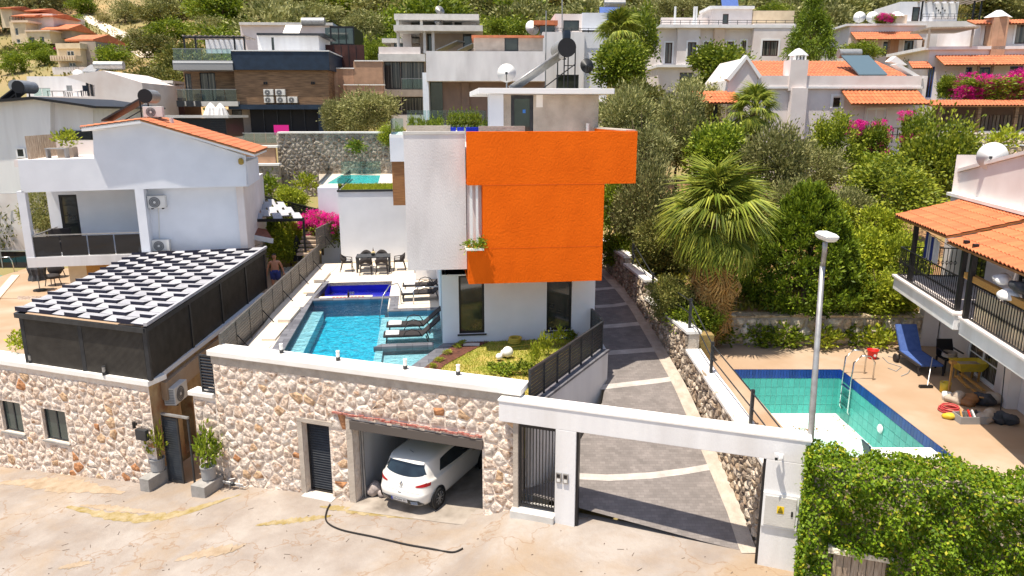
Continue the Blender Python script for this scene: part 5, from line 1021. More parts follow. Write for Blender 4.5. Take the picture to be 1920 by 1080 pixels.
X, Y, z = U(884, 646, z=3.05); single('drain_cover', MB().box(X - .26, X + .26, Y - .12, Y + .12, 3.03, 3.07), M['slab'], 'pale drain cover at the villa wall beside the mulch', 'cover', W, X, Y, 3.05)
# ------------------------------------------------------------------ rear garden block behind the dining terrace
Tb = thing('garden_block', 'white rendered wall with grass roof behind the dining table', 'wall', VF, -3, 13.9, TZ)
k0 = VF.rect(13.9, 637, 357, 757, 495); part(Tb, 'wall_body', MB().box(k0[0], -.3, 13.9, 17.0, 2.6, k0[3] - .06), M['bluewhite']); part(Tb, 'plinth', MB().box(k0[0], -.95, 13.84, 13.898, TZ, TZ + .08), M['deckstone'])
GRZ = k0[3]
part(Tb, 'roof_edge', MB().box(k0[0] - .04, -.95, 13.86, 14.0, GRZ - .06, GRZ + .04), M['darkgrey']); part(Tb, 'grass_roof', MB().box(k0[0] + .1, -.95, 14.02, 16.95, GRZ - .06, GRZ + .02), M['lawnbase'])
gp = MB(); rg = random.Random(5)
for k in range(7000):
    x, y = rg.uniform(k0[0] + .12, -.9), rg.uniform(14.05, 16.9); h = rg.uniform(.05, .16); a = rg.uniform(0, 6.3); gp.add([(x - .02 * math.cos(a), y - .02 * math.sin(a), GRZ), (x + .02 * math.cos(a), y + .02 * math.sin(a), GRZ), (x + rg.uniform(-.05, .05), y + rg.uniform(-.05, .05), GRZ + h)], [(0, 1, 2)])
part(Tb, 'grass', gp, M['broadlight'], kind='stuff')
part(Tb, 'glass_rail', MB().box(k0[0], k0[0] + .015, 14.1, 21, GRZ, GRZ + .55), M['glass']); part(Tb, 'left_block', MB().box(k0[0] - 1.35, k0[0] - .01, 16.6, 20, 2.2, GRZ - .1), M['bluewhite'])
Tb2 = thing('upper_pool', 'turquoise upper pool with glass rail behind the grass roof', 'pool', VF, -3.5, 19, GRZ)
P2 = [VF.atz(x, y, GRZ) for x, y in ((613, 343), (709, 343), (713, 328), (640, 327))]
bs_ = MB(); bs_.prz([VF.atz(x, y, GRZ) for x, y in ((598, 345), (760, 345), (760, 315), (628, 315))], GRZ - 1.2, GRZ - .04); part(Tb2, 'deck', bs_, M['deckstone'])
wb_ = MB(); wb_.add([p + (GRZ - .03,) for p in P2], [(0, 1, 2, 3)]); part(Tb2, 'basin', wb_, mat('turquoise_lining', (.08, .58, .55), .3, (.12, .68, .62), 2.)); wb2 = MB(); wb2.add([p + (GRZ - .015,) for p in P2], [(0, 1, 2, 3)]); part(Tb2, 'water', wb2, M['water'])
p0, p1 = VF.atz(640, 327, GRZ), VF.atz(713, 328, GRZ); part(Tb2, 'glass_rail', MB().box(p0[0], p1[0], p0[1], p0[1] + .02, GRZ, GRZ + .8), M['glass'])
p0 = VF.atz(598, 345, GRZ); p1 = VF.atz(625, 316, GRZ); gq = MB(); gq.hexa([p0 + (GRZ,), (p0[0] + .02, p0[1], GRZ), (p1[0] + .02, p1[1], GRZ), p1 + (GRZ,), p0 + (GRZ + .7,), (p0[0] + .02, p0[1], GRZ + .7), (p1[0] + .02, p1[1], GRZ + .7), p1 + (GRZ + .7,)]); part(Tb2, 'glass_rail', gq, M['glass'])
# ------------------------------------------------------------------ property on the right: deck, empty pool
DZ = 2.5; PX0, PX1, PY0, PY1 = 6.95, 10.35, 15.45, 21.7
dk = MB()
for pg_ in ([(6.32, 15.75), (PX0, 15.3), (PX0, PY1), (5.97, PY1)], [(PX1, PY0), SF.w(10.95, .3), SF.w(18, .3), (17.6, 24.2), (PX1, 24.2)], [(5.97, PY1), (PX1, PY1), (PX1, 24.2), (5.8, 24.2)], [(PX0, 15.3), SF.w(7.3, .3), SF.w(10.95, .3), (PX1, PY0), (PX0, PY0)]): dk.prz(pg_, DZ - .2, DZ)
struct('pool_deck', dk, M['deckorange'])
Te = thing('empty_pool', 'drained pool with teal tiled walls beside the right house', 'pool', W, 8.6, 18, .9)
bw_ = MB(); zf = 1.02
bw_.quad((PX0, PY0, zf), (PX0, PY1, zf), (PX0, PY1, DZ), (PX0, PY0, DZ)); bw_.quad((PX0, PY1, zf), (PX1, PY1, zf), (PX1, PY1, DZ), (PX0, PY1, DZ)); bw_.quad((PX1, PY0, zf), (PX1, PY1, zf), (PX1, PY1, DZ), (PX1, PY0, DZ)); part(Te, 'basin_wall', bw_, M['tealgrout'])
part(Te, 'basin_floor', MB().box(PX0, PX1, PY0, PY1, .85, zf), M['poolfloor'])
tm = mesh('tile', MB().box(-.5, .5, -.006, .006, -.5, .5), M['poolteal']); tb = mesh('border_tile', MB().box(-.5, .5, -.006, .006, -.5, .5), M['tileblue'])
def S3(x, y, z): return Matrix.Diagonal((x, y, z, 1))
rows = [(zf + .005, .295), (zf + .30, .295), (zf + .595, .295), (zf + .89, .295)]
for k in range(19):
    w = (PX1 - PX0) / 19; x = PX0 + (k + .5) * w
    for z, h in rows: place(tm, Te, 'tile', Matrix.Translation((x - 8.6, PY1 - .008 - 18, z + h / 2 - .9)) @ S3(w - .014, 1, h - .014))
    for q in (0, 1): place(tb, Te, 'border_tile', Matrix.Translation((x - 8.6 + (q - .5) * w / 2, PY1 - .012 - 18, DZ - .15 - .9)) @ S3(w / 2 - .01, 1, .285))
for k in range(24):
    w = .29; y = PY1 - (k + .5) * w
    for z, h in rows: place(tm, Te, 'tile', Matrix.Translation((PX1 - .008 - 8.6, y - 18, z + h / 2 - .9)) @ Matrix.Rotation(R(90), 4, 'Z') @ S3(w - .014, 1, h - .014))
    for q in (0, 1): place(tb, Te, 'border_tile', Matrix.Translation((PX1 - .012 - 8.6, y - 18 + (q - .5) * w / 2, DZ - .15 - .9)) @ Matrix.Rotation(R(90), 4, 'Z') @ S3(w / 2 - .01, 1, .285))
lf = MB(); rg = random.Random(3)
for k in range(420):
    u = rg.gauss(0, 1); x, y = (9.75 + .22 * u, 17.6 + rg.gauss(0, .45)) if k < 300 else ((8.9 + rg.gauss(0, .25), 20.4 + rg.gauss(0, .12)) if k < 360 else (10.2 + rg.uniform(-.15, .1), rg.uniform(17, 21.5)))
    if not (PX0 + .1 < x < PX1 - .05): continue
    a = rg.uniform(0, 6.3); lf.add([(x, y, zf + .012), (x + .07 * math.cos(a), y + .07 * math.sin(a), zf + .02), (x + .05 * math.cos(a + .8), y + .05 * math.sin(a + .8), zf + .035)], [(0, 1, 2)])
struct('fallen_leaves', lf, mat('dry_leaf', (.42, .20, .07), .9, (.30, .13, .04), 4.), kind='stuff', label='brown leaves on the floor of the drained pool')
part(Te, 'underwater_light', MB().lathe([(.02, -.02), (.12, -.02), (.13, -.05), (.09, -.09), (.02, -.09)], (PX1 - .01, 18.9, 1.75), 18, 'x'), M['whitepaint'], smooth=False)
Tld = thing('pool_ladder', 'steel pool ladder at the back corner of the drained pool', 'ladder', W, PX1, 21.0, DZ)
for y in (20.75, 21.3): part(Tld, 'handrail', MB().tube([(PX1 + .55, y, DZ), (PX1 + .55, y, DZ + .55), (PX1 + .42, y, DZ + .74), (PX1 + .15, y, DZ + .78), (PX1 - .08, y, DZ + .55), (PX1 - .1, y, DZ + .1), (PX1 - .1, y, 1.45), (PX1 - .02, y, 1.35)], .024, 8), M['steel'], smooth=True)
for z in (1.55, 1.85, 2.15): part(Tld, 'rung', MB().box(PX1 - .15, PX1 - .05, 20.77, 21.28, z, z + .03), M['steel'])
Tcp = thing('plastic_chair', 'dark plastic chair standing in the drained pool by the hedge', 'chair', W, 9.6, 17.4, zf)
part(Tcp, 'seat', MB().box(9.35, 9.85, 17.2, 17.65, zf + .42, zf + .46), M['navy']); part(Tcp, 'backrest', MB().hexa([(9.33, 17.2, zf + .44), (9.38, 17.2, zf + .44), (9.38, 17.65, zf + .44), (9.33, 17.65, zf + .44), (9.15, 17.2, zf + 1.0), (9.2, 17.2, zf + 1.0), (9.2, 17.65, zf + 1.0), (9.15, 17.65, zf + 1.0)]), M['navy'])
for x in (9.4, 9.8):
    for y in (17.22, 17.63): part(Tcp, 'leg', MB().bar((x, y, zf + .42), (x, y, zf), .04), M['navy'])
for y in (17.2, 17.66): part(Tcp, 'armrest', MB().tube([(9.25, y, zf + .68), (9.8, y, zf + .68), (9.82, y, zf + .44)], .022, 6), M['navy'])
Ttb = thing('white_table', 'white plastic table top standing in the pool behind the hedge', 'table', W, 9.2, 15.8, zf)
part(Ttb, 'tabletop', MB().box(8.6, 10.05, 15.5, 16.1, DZ - .02, DZ + .04), M['whitepaint'], bevel=.02)
for x in (8.7, 9.95): part(Ttb, 'leg', MB().bar((x, 15.8, zf), (x, 15.8, DZ - .02), .06), M['whitepaint'])
bk = MB(); X, Y, z = U(1635, 672, z=DZ); bk.lathe([(.13, 0), (.17, .28), (.19, .30), (.18, .30), (.16, .27), (.125, .03), (.01, .03)], (X, Y, DZ), 18); Tbk = thing('red_bucket', 'red plastic bucket at the far edge of the pool deck', 'bucket', W, X, Y, DZ); part(Tbk, 'body', bk, M['red'], smooth=True); part(Tbk, 'label_disc', MB().lathe([(.045, 0), (.045, .006)], (X, Y - .172, DZ + .15), 12, 'y'), M['whitepaint'])
# blue lounger tipped against the garden wall
X, Y, z = U(1745, 705, z=DZ); Tbl = thing('blue_lounger', 'blue fabric sun lounger with raised back beside the house', 'sun lounger', W, X, Y + .6, DZ)
P = lambda a, b, c: (X + a, Y + b, DZ + c)
part(Tbl, 'seat', MB().hexa([P(-.34, .0, .30), P(.34, .0, .30), P(.34, 1.25, .36), P(-.34, 1.25, .36), P(-.34, .0, .35), P(.34, .0, .35), P(.34, 1.25, .41), P(-.34, 1.25, .41)]), M['bluecloth'])
part(Tbl, 'backrest', MB().hexa([P(-.34, 1.26, .36), P(.34, 1.26, .36), P(.34, 1.75, 1.12), P(-.34, 1.75, 1.12), P(-.34, 1.22, .41), P(.34, 1.22, .41), P(.34, 1.71, 1.16), P(-.34, 1.71, 1.16)]), M['bluecloth'])
for sx in (-.37, .37):
    part(Tbl, 'side_rail', MB().bar(P(sx, -.02, .30), P(sx, 1.3, .36), .05, .07), M['sling']); part(Tbl, 'leg', MB().bar(P(sx, .05, .3), P(sx, .0, 0), .05), M['sling']); part(Tbl, 'leg', MB().bar(P(sx, 1.2, .3), P(sx, 1.25, 0), .05), M['sling'])
    wh = MB().lathe([(.02, -.03), (.13, -.03), (.13, .03), (.02, .03)], P(sx * 1.15, 1.3, .14), 14, 'x'); part(Tbl, 'wheel', wh, M['sling'])
# ------------------------------------------------------------------ right house with balcony and tiled awnings
RF = Fr(14.7, 24, -10)
Th = thing('balcony_house', 'pinkish white house with tiled awnings over a balcony, right edge', 'house', RF, 0, -4, DZ)
def rs(x0, y0, x1, y1, p=0): a = RF.ats(x0, (y0 + y1) / 2, p); b = RF.ats(x1, (y0 + y1) / 2, p); c = RF.ats((x0 + x1) / 2, y0, p); d = RF.ats((x0 + x1) / 2, y1, p); return (min(a[1], b[1]), max(a[1], b[1]), d[2], c[2])
mpr = ont(0, 1); dw = (-4.2, -2.2, DZ + .02, 4.35); lo = MB(); lo.facade(mpr, -13, .6, DZ - .3, 4.8, [dw], .12); lo.quad((0, .6, 2), (7, .6, 2), (7, .6, 9), (0, .6, 9)); part(Th, 'ground_wall', lo, M['pinkwhite'])
window(Th, mpr, dw, M['whitepaint'], M['panecurt'], .09, .04, 1, 2, None, 'patio_door')
part(Th, 'column', MB().box(-.55, -.05, .0, .5, DZ, 4.8), M['pinkwhite']); part(Th, 'column', MB().box(-.3, -.005, -5.6, -5.2, DZ, 4.8), M['pinkwhite'])
sb = MB(); sb.box(-2.0, .0, -5.85, -1.0, 4.72, 5.12); part(Th, 'balcony_slab', sb, M['white'], bevel=.02); part(Th, 'balcony_slab', MB().box(-1.85, .0, -13, -5.87, 4.62, 5.05), M['white'], bevel=.02); part(Th, 'slab_trim', MB().box(-2.06, 0, -5.88, -.96, 5.12, 5.2), M['pinkwhite'], bevel=.015); part(Th, 'slab_trim', MB().box(-1.93, 0, -13, -5.89, 5.05, 5.13), M['pinkwhite'], bevel=.015)
uo = [(-2.6, -1.7, 5.2, 7.1), (-5.4, -4.5, 5.2, 7.1), (-7.2, -6.0, 5.25, 7.1)]
up = MB(); up.facade(ont(0, 1), -13, .6, 4.8, 7.75, uo, .12); part(Th, 'upper_wall', up, M['pinkwhite'])
window(Th, ont(0, 1), uo[0], M['whitepaint'], M['pane'], .08, .04, 0, 0); window(Th, ont(0, 1), uo[1], M['black'], M['pane'], .08, .04, 0, 0, None, 'balcony_door'); window(Th, ont(0, 1), uo[2], M['whitepaint'], M['panecurt'], .08, .04, 1, 1)
g = MB(); g.prp([(.62, 7.6), (-13, 7.6), (-13, 11.0), (.62, 8.42)], .16, .5); part(Th, 'parapet_wall', g, M['pinkwhite']); gc = MB(); gc.prp([(.72, 8.42), (-13, 11.0), (-13, 11.1), (.72, 8.52)], .08, .58); part(Th, 'parapet_coping', gc, M['pinkwhite'])
part(Th, 'flashing', MB().box(-.15, .16, -5.0, .62, 7.66, 7.76), M['coping'])
for k, (t) in enumerate((-2.0, -5.6, -6.15)): part(Th, 'awning_post', MB().box(-1.92, -1.80, t - .06, t + .06, 5.15, 7.1), M['black'])
def tile_mesh(w, l, m, r=.5):
    mb = MB(); n = 6
    for j, (y, dz) in enumerate(((0, .02), (l, 0.0))):
        for k in range(n + 1): u = k / n; mb.v.append(((u - .5) * w, y, dz + .055 * math.sin(math.pi * u * 1.0) ** 1.2 - .02))
    for j, (y, dz) in enumerate(((0, .0), (l, -.02))):
        for k in range(n + 1): u = k / n; mb.v.append(((u - .5) * w, y, dz + .055 * math.sin(math.pi * u) ** 1.2 - .03))
    s = n + 1; mb.f = [(k, k + 1, s + k + 1, s + k) for k in range(n)] + [(2 * s + k, k + 2 * s + 1, k + 1, k) for k in range(n)]
    return mesh('roof_tile', mb, m)
def tiled(T, A, eave, slope, nc, nr, m, frame_off, board=True, joined=False, sub=True):
    A, e, s = Vector(A), Vector(eave), Vector(slope); w = e.length / nc; l = s.length / nr; ex, sy = e.normalized(), s.normalized(); nz = ex.cross(sy).normalized()
    if nz.z < 0: nz = -nz
    Mx = Matrix((ex, sy, nz)).transposed().to_4x4(); tm_ = tile_mesh(w * 1.04, l * 1.12, m); off = Vector(frame_off)
    und = MB(); q = nz * -.05; und.hexa([A + q * 1.6, A + e + q * 1.6, A + e + s + q * 1.6, A + s + q * 1.6, A + q * .5, A + e + q * .5, A + e + s + q * .5, A + s + q * .5])
    ro = part(T, 'awning_board' if not joined else 'roof_board', und, M['wood'])
    if joined:
        mb = MB(); tv = [v.co.copy() for v in tm_.vertices]; tf = [tuple(p.vertices) for p in tm_.polygons]
        for j in range(nr):
            for i in range(nc): o = A + e * ((i + .5) / nc) + s * (j / nr) + nz * .012; mb.add([o + (Mx @ v) for v in tv], tf)
        return part(ro, 'roof_tiles', mb, m, kind='stuff')
    for j in range(nr):
        for i in range(nc): o = A + e * ((i + .5) / nc) + s * (j / nr) + nz * .012 - off; place(tm_, ro, 'roof_tile', Matrix.Translation(o) @ Mx)
tiled(Th, (-2.0, -4.65, 7.06), (0, 4.3, 0), (2.12, 0, .58), 21, 6, M['tile'], OFF[Th.name]); tiled(Th, (-2.0, -9.6, 6.93), (0, 4.9, 0), (2.12, 0, .58), 24, 6, M['tile'], OFF[Th.name])
Thr2 = thing('balcony_railing', 'black wrought iron railing with diamond balusters on the right house', 'railing', RF, -1.9, -4, 5.2)
bm_ = MB().bar((0, 0, 0), (0, 0, .92), .018); 
for s_ in (-1, 1): bm_.bar((0, 0, .38), (0, s_ * .045, .46), .014); bm_.bar((0, s_ * .045, .46), (0, 0, .54), .014)
blm = mesh('baluster', bm_, M['black']); o_ = OFF[Thr2.name]
def rail(p0, t0, p1, t1, z, n):
    for k in range(n): v = (k + .5) / n; place(blm, Thr2, 'baluster', Matrix.Translation((p0 + (p1 - p0) * v - o_[0], t0 + (t1 - t0) * v - o_[1], z - o_[2])) @ (Matrix.Rotation(R(90), 4, 'Z') if abs(p1 - p0) > abs(t1 - t0) else Matrix.Identity(4)))
    for h in (.03, .93): part(Thr2, 'rail', MB().bar((p0, t0, z + h), (p1, t1, z + h), .04, .03), M['black'])
rail(-1.93, -1.1, -1.93, -5.55, 5.2, 34); rail(-1.93, -1.1, -.2, -1.1, 5.2, 14); rail(-1.8, -6.25, -1.8, -12, 5.13, 44)
part(Th, 'cream_backing', MB().box(-1.72, -1.70, -12, -6.3, 5.13, 5.95), M['cream'])
Tbm = single('timber_beam', MB().bar((-1.78, -5.7, 6.2), (-1.72, -12, 6.12), .14, .16), M['beam'], 'ochre timber beam lying along the balcony railing', 'beam', RF, -1.75, -8, 6.1)
c0 = RF.ats(1750, 440, -1.3); Ttw = thing('striped_towel', 'blue and white striped towel hanging on the balcony', 'towel', RF, -1.3, c0[1], 5.6)
t0_, t1_, z0_, z1_ = rs(1733, 438, 1763, 493, -1.3)
for k in range(9):
    a = t1_ - (t1_ - t0_) * k / 9; b = t1_ - (t1_ - t0_) * (k + 1) / 9; y = .03 * math.sin(k * 1.3); y2 = .03 * math.sin((k + 1) * 1.3); m_ = M['navycloth'] if k in (0, 2, 4) else M['cloth']
    part(Ttw, 'stripe', MB().add([(-1.3 + y, a, z0_ + .03 * (k % 3)), (-1.3 + y2, b, z0_ + .03 * ((k + 1) % 3)), (-1.3 + y2, b, z1_ - .02 * k), (-1.3 + y, a, z1_ - .02 * k)], [(0, 1, 2, 3)]), m_)
part(Ttw, 'drying_line', MB().tube([(-1.3, t1_ + .5, z1_ + .03), (-1.3, t0_ - .8, z1_ - .16)], .01, 5), M['black'])
for k, (x, y, r, m_, lab) in enumerate(((1893, 552, .3, 'cloth', 'bundled white bedding draped over the balcony rail'), (1915, 540, .3, 'darkcloth', 'dark bundled clothes on the balcony beam'), (1880, 523, .26, 'cloth', 'pale cushion heaped behind the balcony beam'))):
    q = RF.ats(x, y, -1.75); lm_ = MB(); lump(lm_, (-1.75, q[1], q[2]), r, 50 + k, 18, 10, (.7, 1.3, .45), .35); single('bedding', lm_, M[m_], lab, 'bedding', RF, -1.75, q[1], q[2], smooth=True)
q = RF.ats(1857, 318, .3); dish('big white satellite dish on the sloping parapet of the right house', RF, .3, q[1], q[2] - .2, .42, M['whitepaint'], 10, -28)
# ------------------------------------------------------------------ builders' clutter in front of the patio door
def G(x, y): X, Y, z = U(x, y, z=DZ); return X, Y
X, Y = G(1777, 695); Tk = thing('plastic_chair', 'black plastic garden chair among the clutter by the patio door', 'chair', W, X, Y, DZ)
part(Tk, 'seat', MB().box(X - .27, X + .27, Y - .25, Y + .25, DZ + .40, DZ + .44), M['black']); part(Tk, 'backrest', MB().hexa([(X - .27, Y + .24, DZ + .44), (X + .27, Y + .24, DZ + .44), (X + .27, Y + .28, DZ + .44), (X - .27, Y + .28, DZ + .44), (X - .24, Y + .38, DZ + .92), (X + .24, Y + .38, DZ + .92), (X + .24, Y + .42, DZ + .92), (X - .24, Y + .42, DZ + .92)]), M['black'])
for a in (-.25, .25):
    for b in (-.23, .25): part(Tk, 'leg', MB().bar((X + a, Y + b, DZ), (X + a, Y + b, DZ + .4), .045), M['black'])
    part(Tk, 'armrest', MB().bar((X + a, Y - .24, DZ + .64), (X + a, Y + .3, DZ + .66), .05, .03), M['black'])
rp_ = MB()
for k in range(5): rp_.torus((X - .05, Y - .05, DZ + .5 + k * .03), .2 - .01 * (k % 2), .018, 22, 5)
single('rope_coil', rp_, M['sack'], 'coiled beige rope lying on the black garden chair', 'rope', W, X, Y, DZ + .46, smooth=True)
X, Y = G(1812, 712); Twb = thing('mixing_tub', 'yellow builder\'s tub full of dust by the patio door', 'tub', W, X, Y, DZ); tb_ = MB()
lo4 = [(-.32, -.2), (.32, -.2), (.32, .2), (-.32, .2)]; hi4 = [(-.46, -.3), (.46, -.3), (.46, .3), (-.46, .3)]
tb_.add([(X + a, Y + b, DZ + .32) for a, b in lo4] + [(X + a, Y + b, DZ + .6) for a, b in hi4] + [(X + a * .95, Y + b * .95, DZ + .6) for a, b in hi4] + [(X + a * 1.1, Y + b * 1.1, DZ + .5) for a, b in lo4], [(3, 2, 1, 0)] + [(i, (i + 1) % 4, 4 + (i + 1) % 4, 4 + i) for i in range(4)] + [(4 + i, 4 + (i + 1) % 4, 8 + (i + 1) % 4, 8 + i) for i in range(4)] + [(8 + i, 8 + (i + 1) % 4, 12 + (i + 1) % 4, 12 + i) for i in range(4)]); part(Twb, 'tray', tb_, M['yellow'])
part(Twb, 'rubble', MB().add([(X + a, Y + b, DZ + .52) for a, b in lo4], [(0, 1, 2, 3)]), M['sack'])
for a, b in lo4: part(Twb, 'leg', MB().bar((X + a * .8, Y + b * .8, DZ), (X + a * .8, Y + b * .8, DZ + .32), .05), M['beam'])
X, Y = G(1771, 735); Tyb = thing('paint_bucket', 'yellow paint bucket on the right deck', 'bucket', W, X, Y, DZ); part(Tyb, 'body', MB().lathe([(.13, 0), (.15, .3), (.135, .3), (.12, .03), (.01, .03)], (X, Y, DZ), 16), M['yellow'], smooth=True)
part(Tyb, 'handle', MB().tube([(X - .15, Y, DZ + .28), (X - .1, Y - .1, DZ + .4), (X + .1, Y - .1, DZ + .4), (X + .15, Y, DZ + .28)], .006, 5), M['galv'])
X, Y = G(1778, 740); single('sledge_hammer', MB().bar((X, Y, DZ), (X + .05, Y + .1, DZ + .95), .045).box(X - .02, X + .14, Y + .03, Y + .17, DZ + .9, DZ + .98), M['beam'], 'upright wooden handled tool beside the yellow bucket', 'tool', W, X, Y, DZ)
X, Y = G(1735, 727); Tbr = thing('broom', 'long handled broom leaning across the right deck', 'broom', W, X, Y, DZ); part(Tbr, 'handle', MB().tube([(X + .05, Y, DZ + .06), (X + .42, Y + .55, DZ + .75)], .014, 6), M['galv']); part(Tbr, 'head', MB().box(X - .18, X + .2, Y - .05, Y + .05, DZ, DZ + .08), M['black'])
X, Y = G(1774, 750); single('white_pot', MB().lathe([(.11, 0), (.13, .22), (.12, .22), (.1, .02), (.01, .02)], (X, Y, DZ), 14), M['plasticwhite'], 'small white plastic tub among the clutter', 'tub', W, X, Y, DZ, smooth=True)
X, Y = G(1780, 772); rc_ = MB()
for k in range(5): rc_.torus((X + .02 * math.sin(k * 2), Y + .03 * math.cos(k * 3), DZ + .03 + .03 * k), .25 - .012 * k, .02, 26, 5)
single('red_hose', rc_, mat('faded_red_hose', (.50, .06, .06), .6), 'faded red hose coiled on the right deck', 'hose', W, X, Y, DZ, smooth=True)
X, Y = G(1779, 785); lm_ = MB(); lump(lm_, (X, Y, DZ + .07), .17, 71, 14, 8, (1.1, .7, .5)); single('yellow_cloth', lm_, M['yellow'], 'crumpled yellow rain cloth in front of the red hose', 'cloth', W, X, Y, DZ, smooth=True)
for k, (x, y, r, m_, lab) in enumerate(((1792, 755, .26, 'sack', 'pale sack of debris beside the white tub'), (1850, 790, .27, 'sack', 'full beige sack at the front of the clutter'), (1868, 792, .25, 'darkcloth', 'dark bag right of the beige sack'), (1843, 760, .3, 'darkcloth', 'grey tarpaulin heap against the wall'), (1862, 758, .28, 'sack', 'crumpled dusty sheet against the wall'), (1890, 795, .26, 'darkcloth', 'black boots and bag at the end of the clutter'), (1818, 760, .26, 'wood', 'heap of brown debris in the middle of the clutter'))):
    X, Y = G(x, y); lm_ = MB(); r *= .78; lump(lm_, (X, Y, DZ + r * .7), r, 80 + k, 16, 10, (1.1, .85, .85), .45); single('debris_bag', lm_, M[m_], lab, 'bag', W, X, Y, DZ, smooth=True)
X, Y = G(1818, 790); Tcr = thing('grey_crate', 'grey plastic crate of tools in front of the sacks', 'crate', W, X, Y, DZ); cb = MB(); cb.box(X - .36, X + .36, Y - .2, Y - .18, DZ, DZ + .2); cb.box(X - .36, X + .36, Y + .18, Y + .2, DZ, DZ + .2); cb.box(X - .36, X - .34, Y - .18, Y + .18, DZ, DZ + .2); cb.box(X + .34, X + .36, Y - .18, Y + .18, DZ, DZ + .2); cb.box(X - .34, X + .34, Y - .18, Y + .18, DZ + .01, DZ + .03); part(Tcr, 'box', cb, M['plasticgrey'])
for k in range(5): part(Tcr, 'tool', MB().bar((X - .25 + .12 * k, Y - .1, DZ + .05), (X - .2 + .1 * k, Y + .14, DZ + .26), .04), (M['beam'], M['steel'], M['red'], M['plasticwhite'], M['darkgrey'])[k])
for k, ((x0, y0), (x1, y1), z1, lab) in enumerate((((1800, 715), (1842, 748), .25, 'long plank lying across the clutter heap'), ((1790, 722), (1815, 740), .2, 'short plank lying beside the yellow tub'), ((1822, 742), (1838, 765), .3, 'splintered board on top of the debris heap'))):
    a, b = G(x0, y0), G(x1, y1); single('plank', MB().bar(a + (DZ + .5 - z1,), b + (DZ + z1,), .1, .03), M['beam'], lab, 'plank', W, a[0], a[1], DZ + .2)
X, Y = G(1876, 770); single('iron_bar', MB().tube([(X, Y, DZ), (X + .1, Y + .25, DZ + 1.2)], .014, 6), M['darkgrey'], 'thin iron bar leaning on the right house wall', 'bar', W, X, Y, DZ)
for k, pts in enumerate((((1655, 670), (1665, 680), (1690, 688), (1680, 696), (1665, 690)), ((1690, 705), (1702, 700), (1706, 694)), ((1665, 668), (1685, 672), (1705, 672)))):
    single('loose_cable', MB().tube([U(x, y, z=DZ + .015) for x, y in pts], .012, 6), M['plasticgrey'], ('looped grey cable lying on the pool deck', 'short dark cable end on the pool deck', 'straight pale cable near the red bucket')[k], 'cable', W, *G(*pts[0]), DZ, smooth=True)
# ------------------------------------------------------------------ garden wall, garden ground
Tgw_ = thing('garden_wall', 'low rough cream stone wall behind the drained pool', 'wall', W, 10, 24.2, DZ)
part(Tgw_, 'wall_core', MB().box(6.5, 15.2, 24.2, 24.6, DZ - .1, 3.5), M['mortardark']); stones(Tgw_, onp(24.2), 6.6, 14.9, DZ, 3.46, .32, 61, M['stonecream'], (), .1, .9)
tp = MB()
for k in range(14): tp.hexa([(6.5 + k * .62, 24.12 + .03 * (k % 3), 3.5), (7.1 + k * .62, 24.12 + .03 * ((k + 1) % 3), 3.5), (7.1 + k * .62, 24.65, 3.5), (6.5 + k * .62, 24.65, 3.5), (6.5 + k * .62, 24.12, 3.56 + .02 * (k % 2)), (7.1 + k * .62, 24.12, 3.56 + .02 * (k % 2)), (7.1 + k * .62, 24.65, 3.57), (6.5 + k * .62, 24.65, 3.57)])
part(Tgw_, 'cap_stones', tp, M['stonecream'], kind='stuff')
def ggz(X, Y): return 3.52 + (Y - 24.6) * .125 + .08 * math.sin(X * 1.7) * math.sin(Y * 1.3)
struct('garden_soil', grid([5.65 + .75 * i for i in range(22)], [24.6 + .9 * i for i in range(26)], ggz), M['garden'], smooth=True)
struct('garden_edge', MB().prz([(5.95, 22.4), (6.5, 22.4), (6.5, 24.6), (5.68, 24.6)], 1.5, 3.4), M['garden'])
# ------------------------------------------------------------------ hedge wall, old door, street lamp
HG = dict(s0=6.92, s1=15.5, t0=-.9, t1=.25, zt=3.02)
QD = SF.rect(-1.0, 1560, 1036, 1660, 1100); Tod = thing('wooden_door', 'weathered plank door with stone lintel in the creeper hedge', 'door', SF, (QD[0] + QD[1]) / 2, -1.0, .1)
n_pl = 6
for k in range(n_pl): w = (QD[1] - QD[0] - .12) / n_pl; part(Tod, 'plank', MB().box(QD[0] + .06 + k * w + .006, QD[0] + .06 + (k + 1) * w - .006, -.98, -.94, .05, QD[3] - .12), M['oldwood'])
part(Tod, 'jamb', MB().box(QD[0], QD[0] + .06, -1.02, -.9, .05, QD[3] - .1), M['oldwood']); part(Tod, 'jamb', MB().box(QD[1] - .06, QD[1], -1.02, -.9, .05, QD[3] - .1), M['oldwood']); part(Tod, 'lintel', MB().box(QD[0] - .12, QD[1] + .12, -1.06, -.85, QD[3] - .1, QD[3] + .02), M['stonecream'])
Tlp = thing('street_lamp', 'grey street lamp post with white head behind the gate', 'street lamp', W, 6.72, 15.0, .1)
part(Tlp, 'post', MB().tube([(6.74, 15.0, .1), (6.66, 15.0, 3), (6.53, 15.0, 7.2)], .085, 12, .055), M['galv'], smooth=True); part(Tlp, 'arm', MB().tube([(6.53, 15.0, 7.2), (6.53, 14.97, 7.5), (6.49, 14.9, 7.72)], .05, 10), M['galv'], smooth=True)
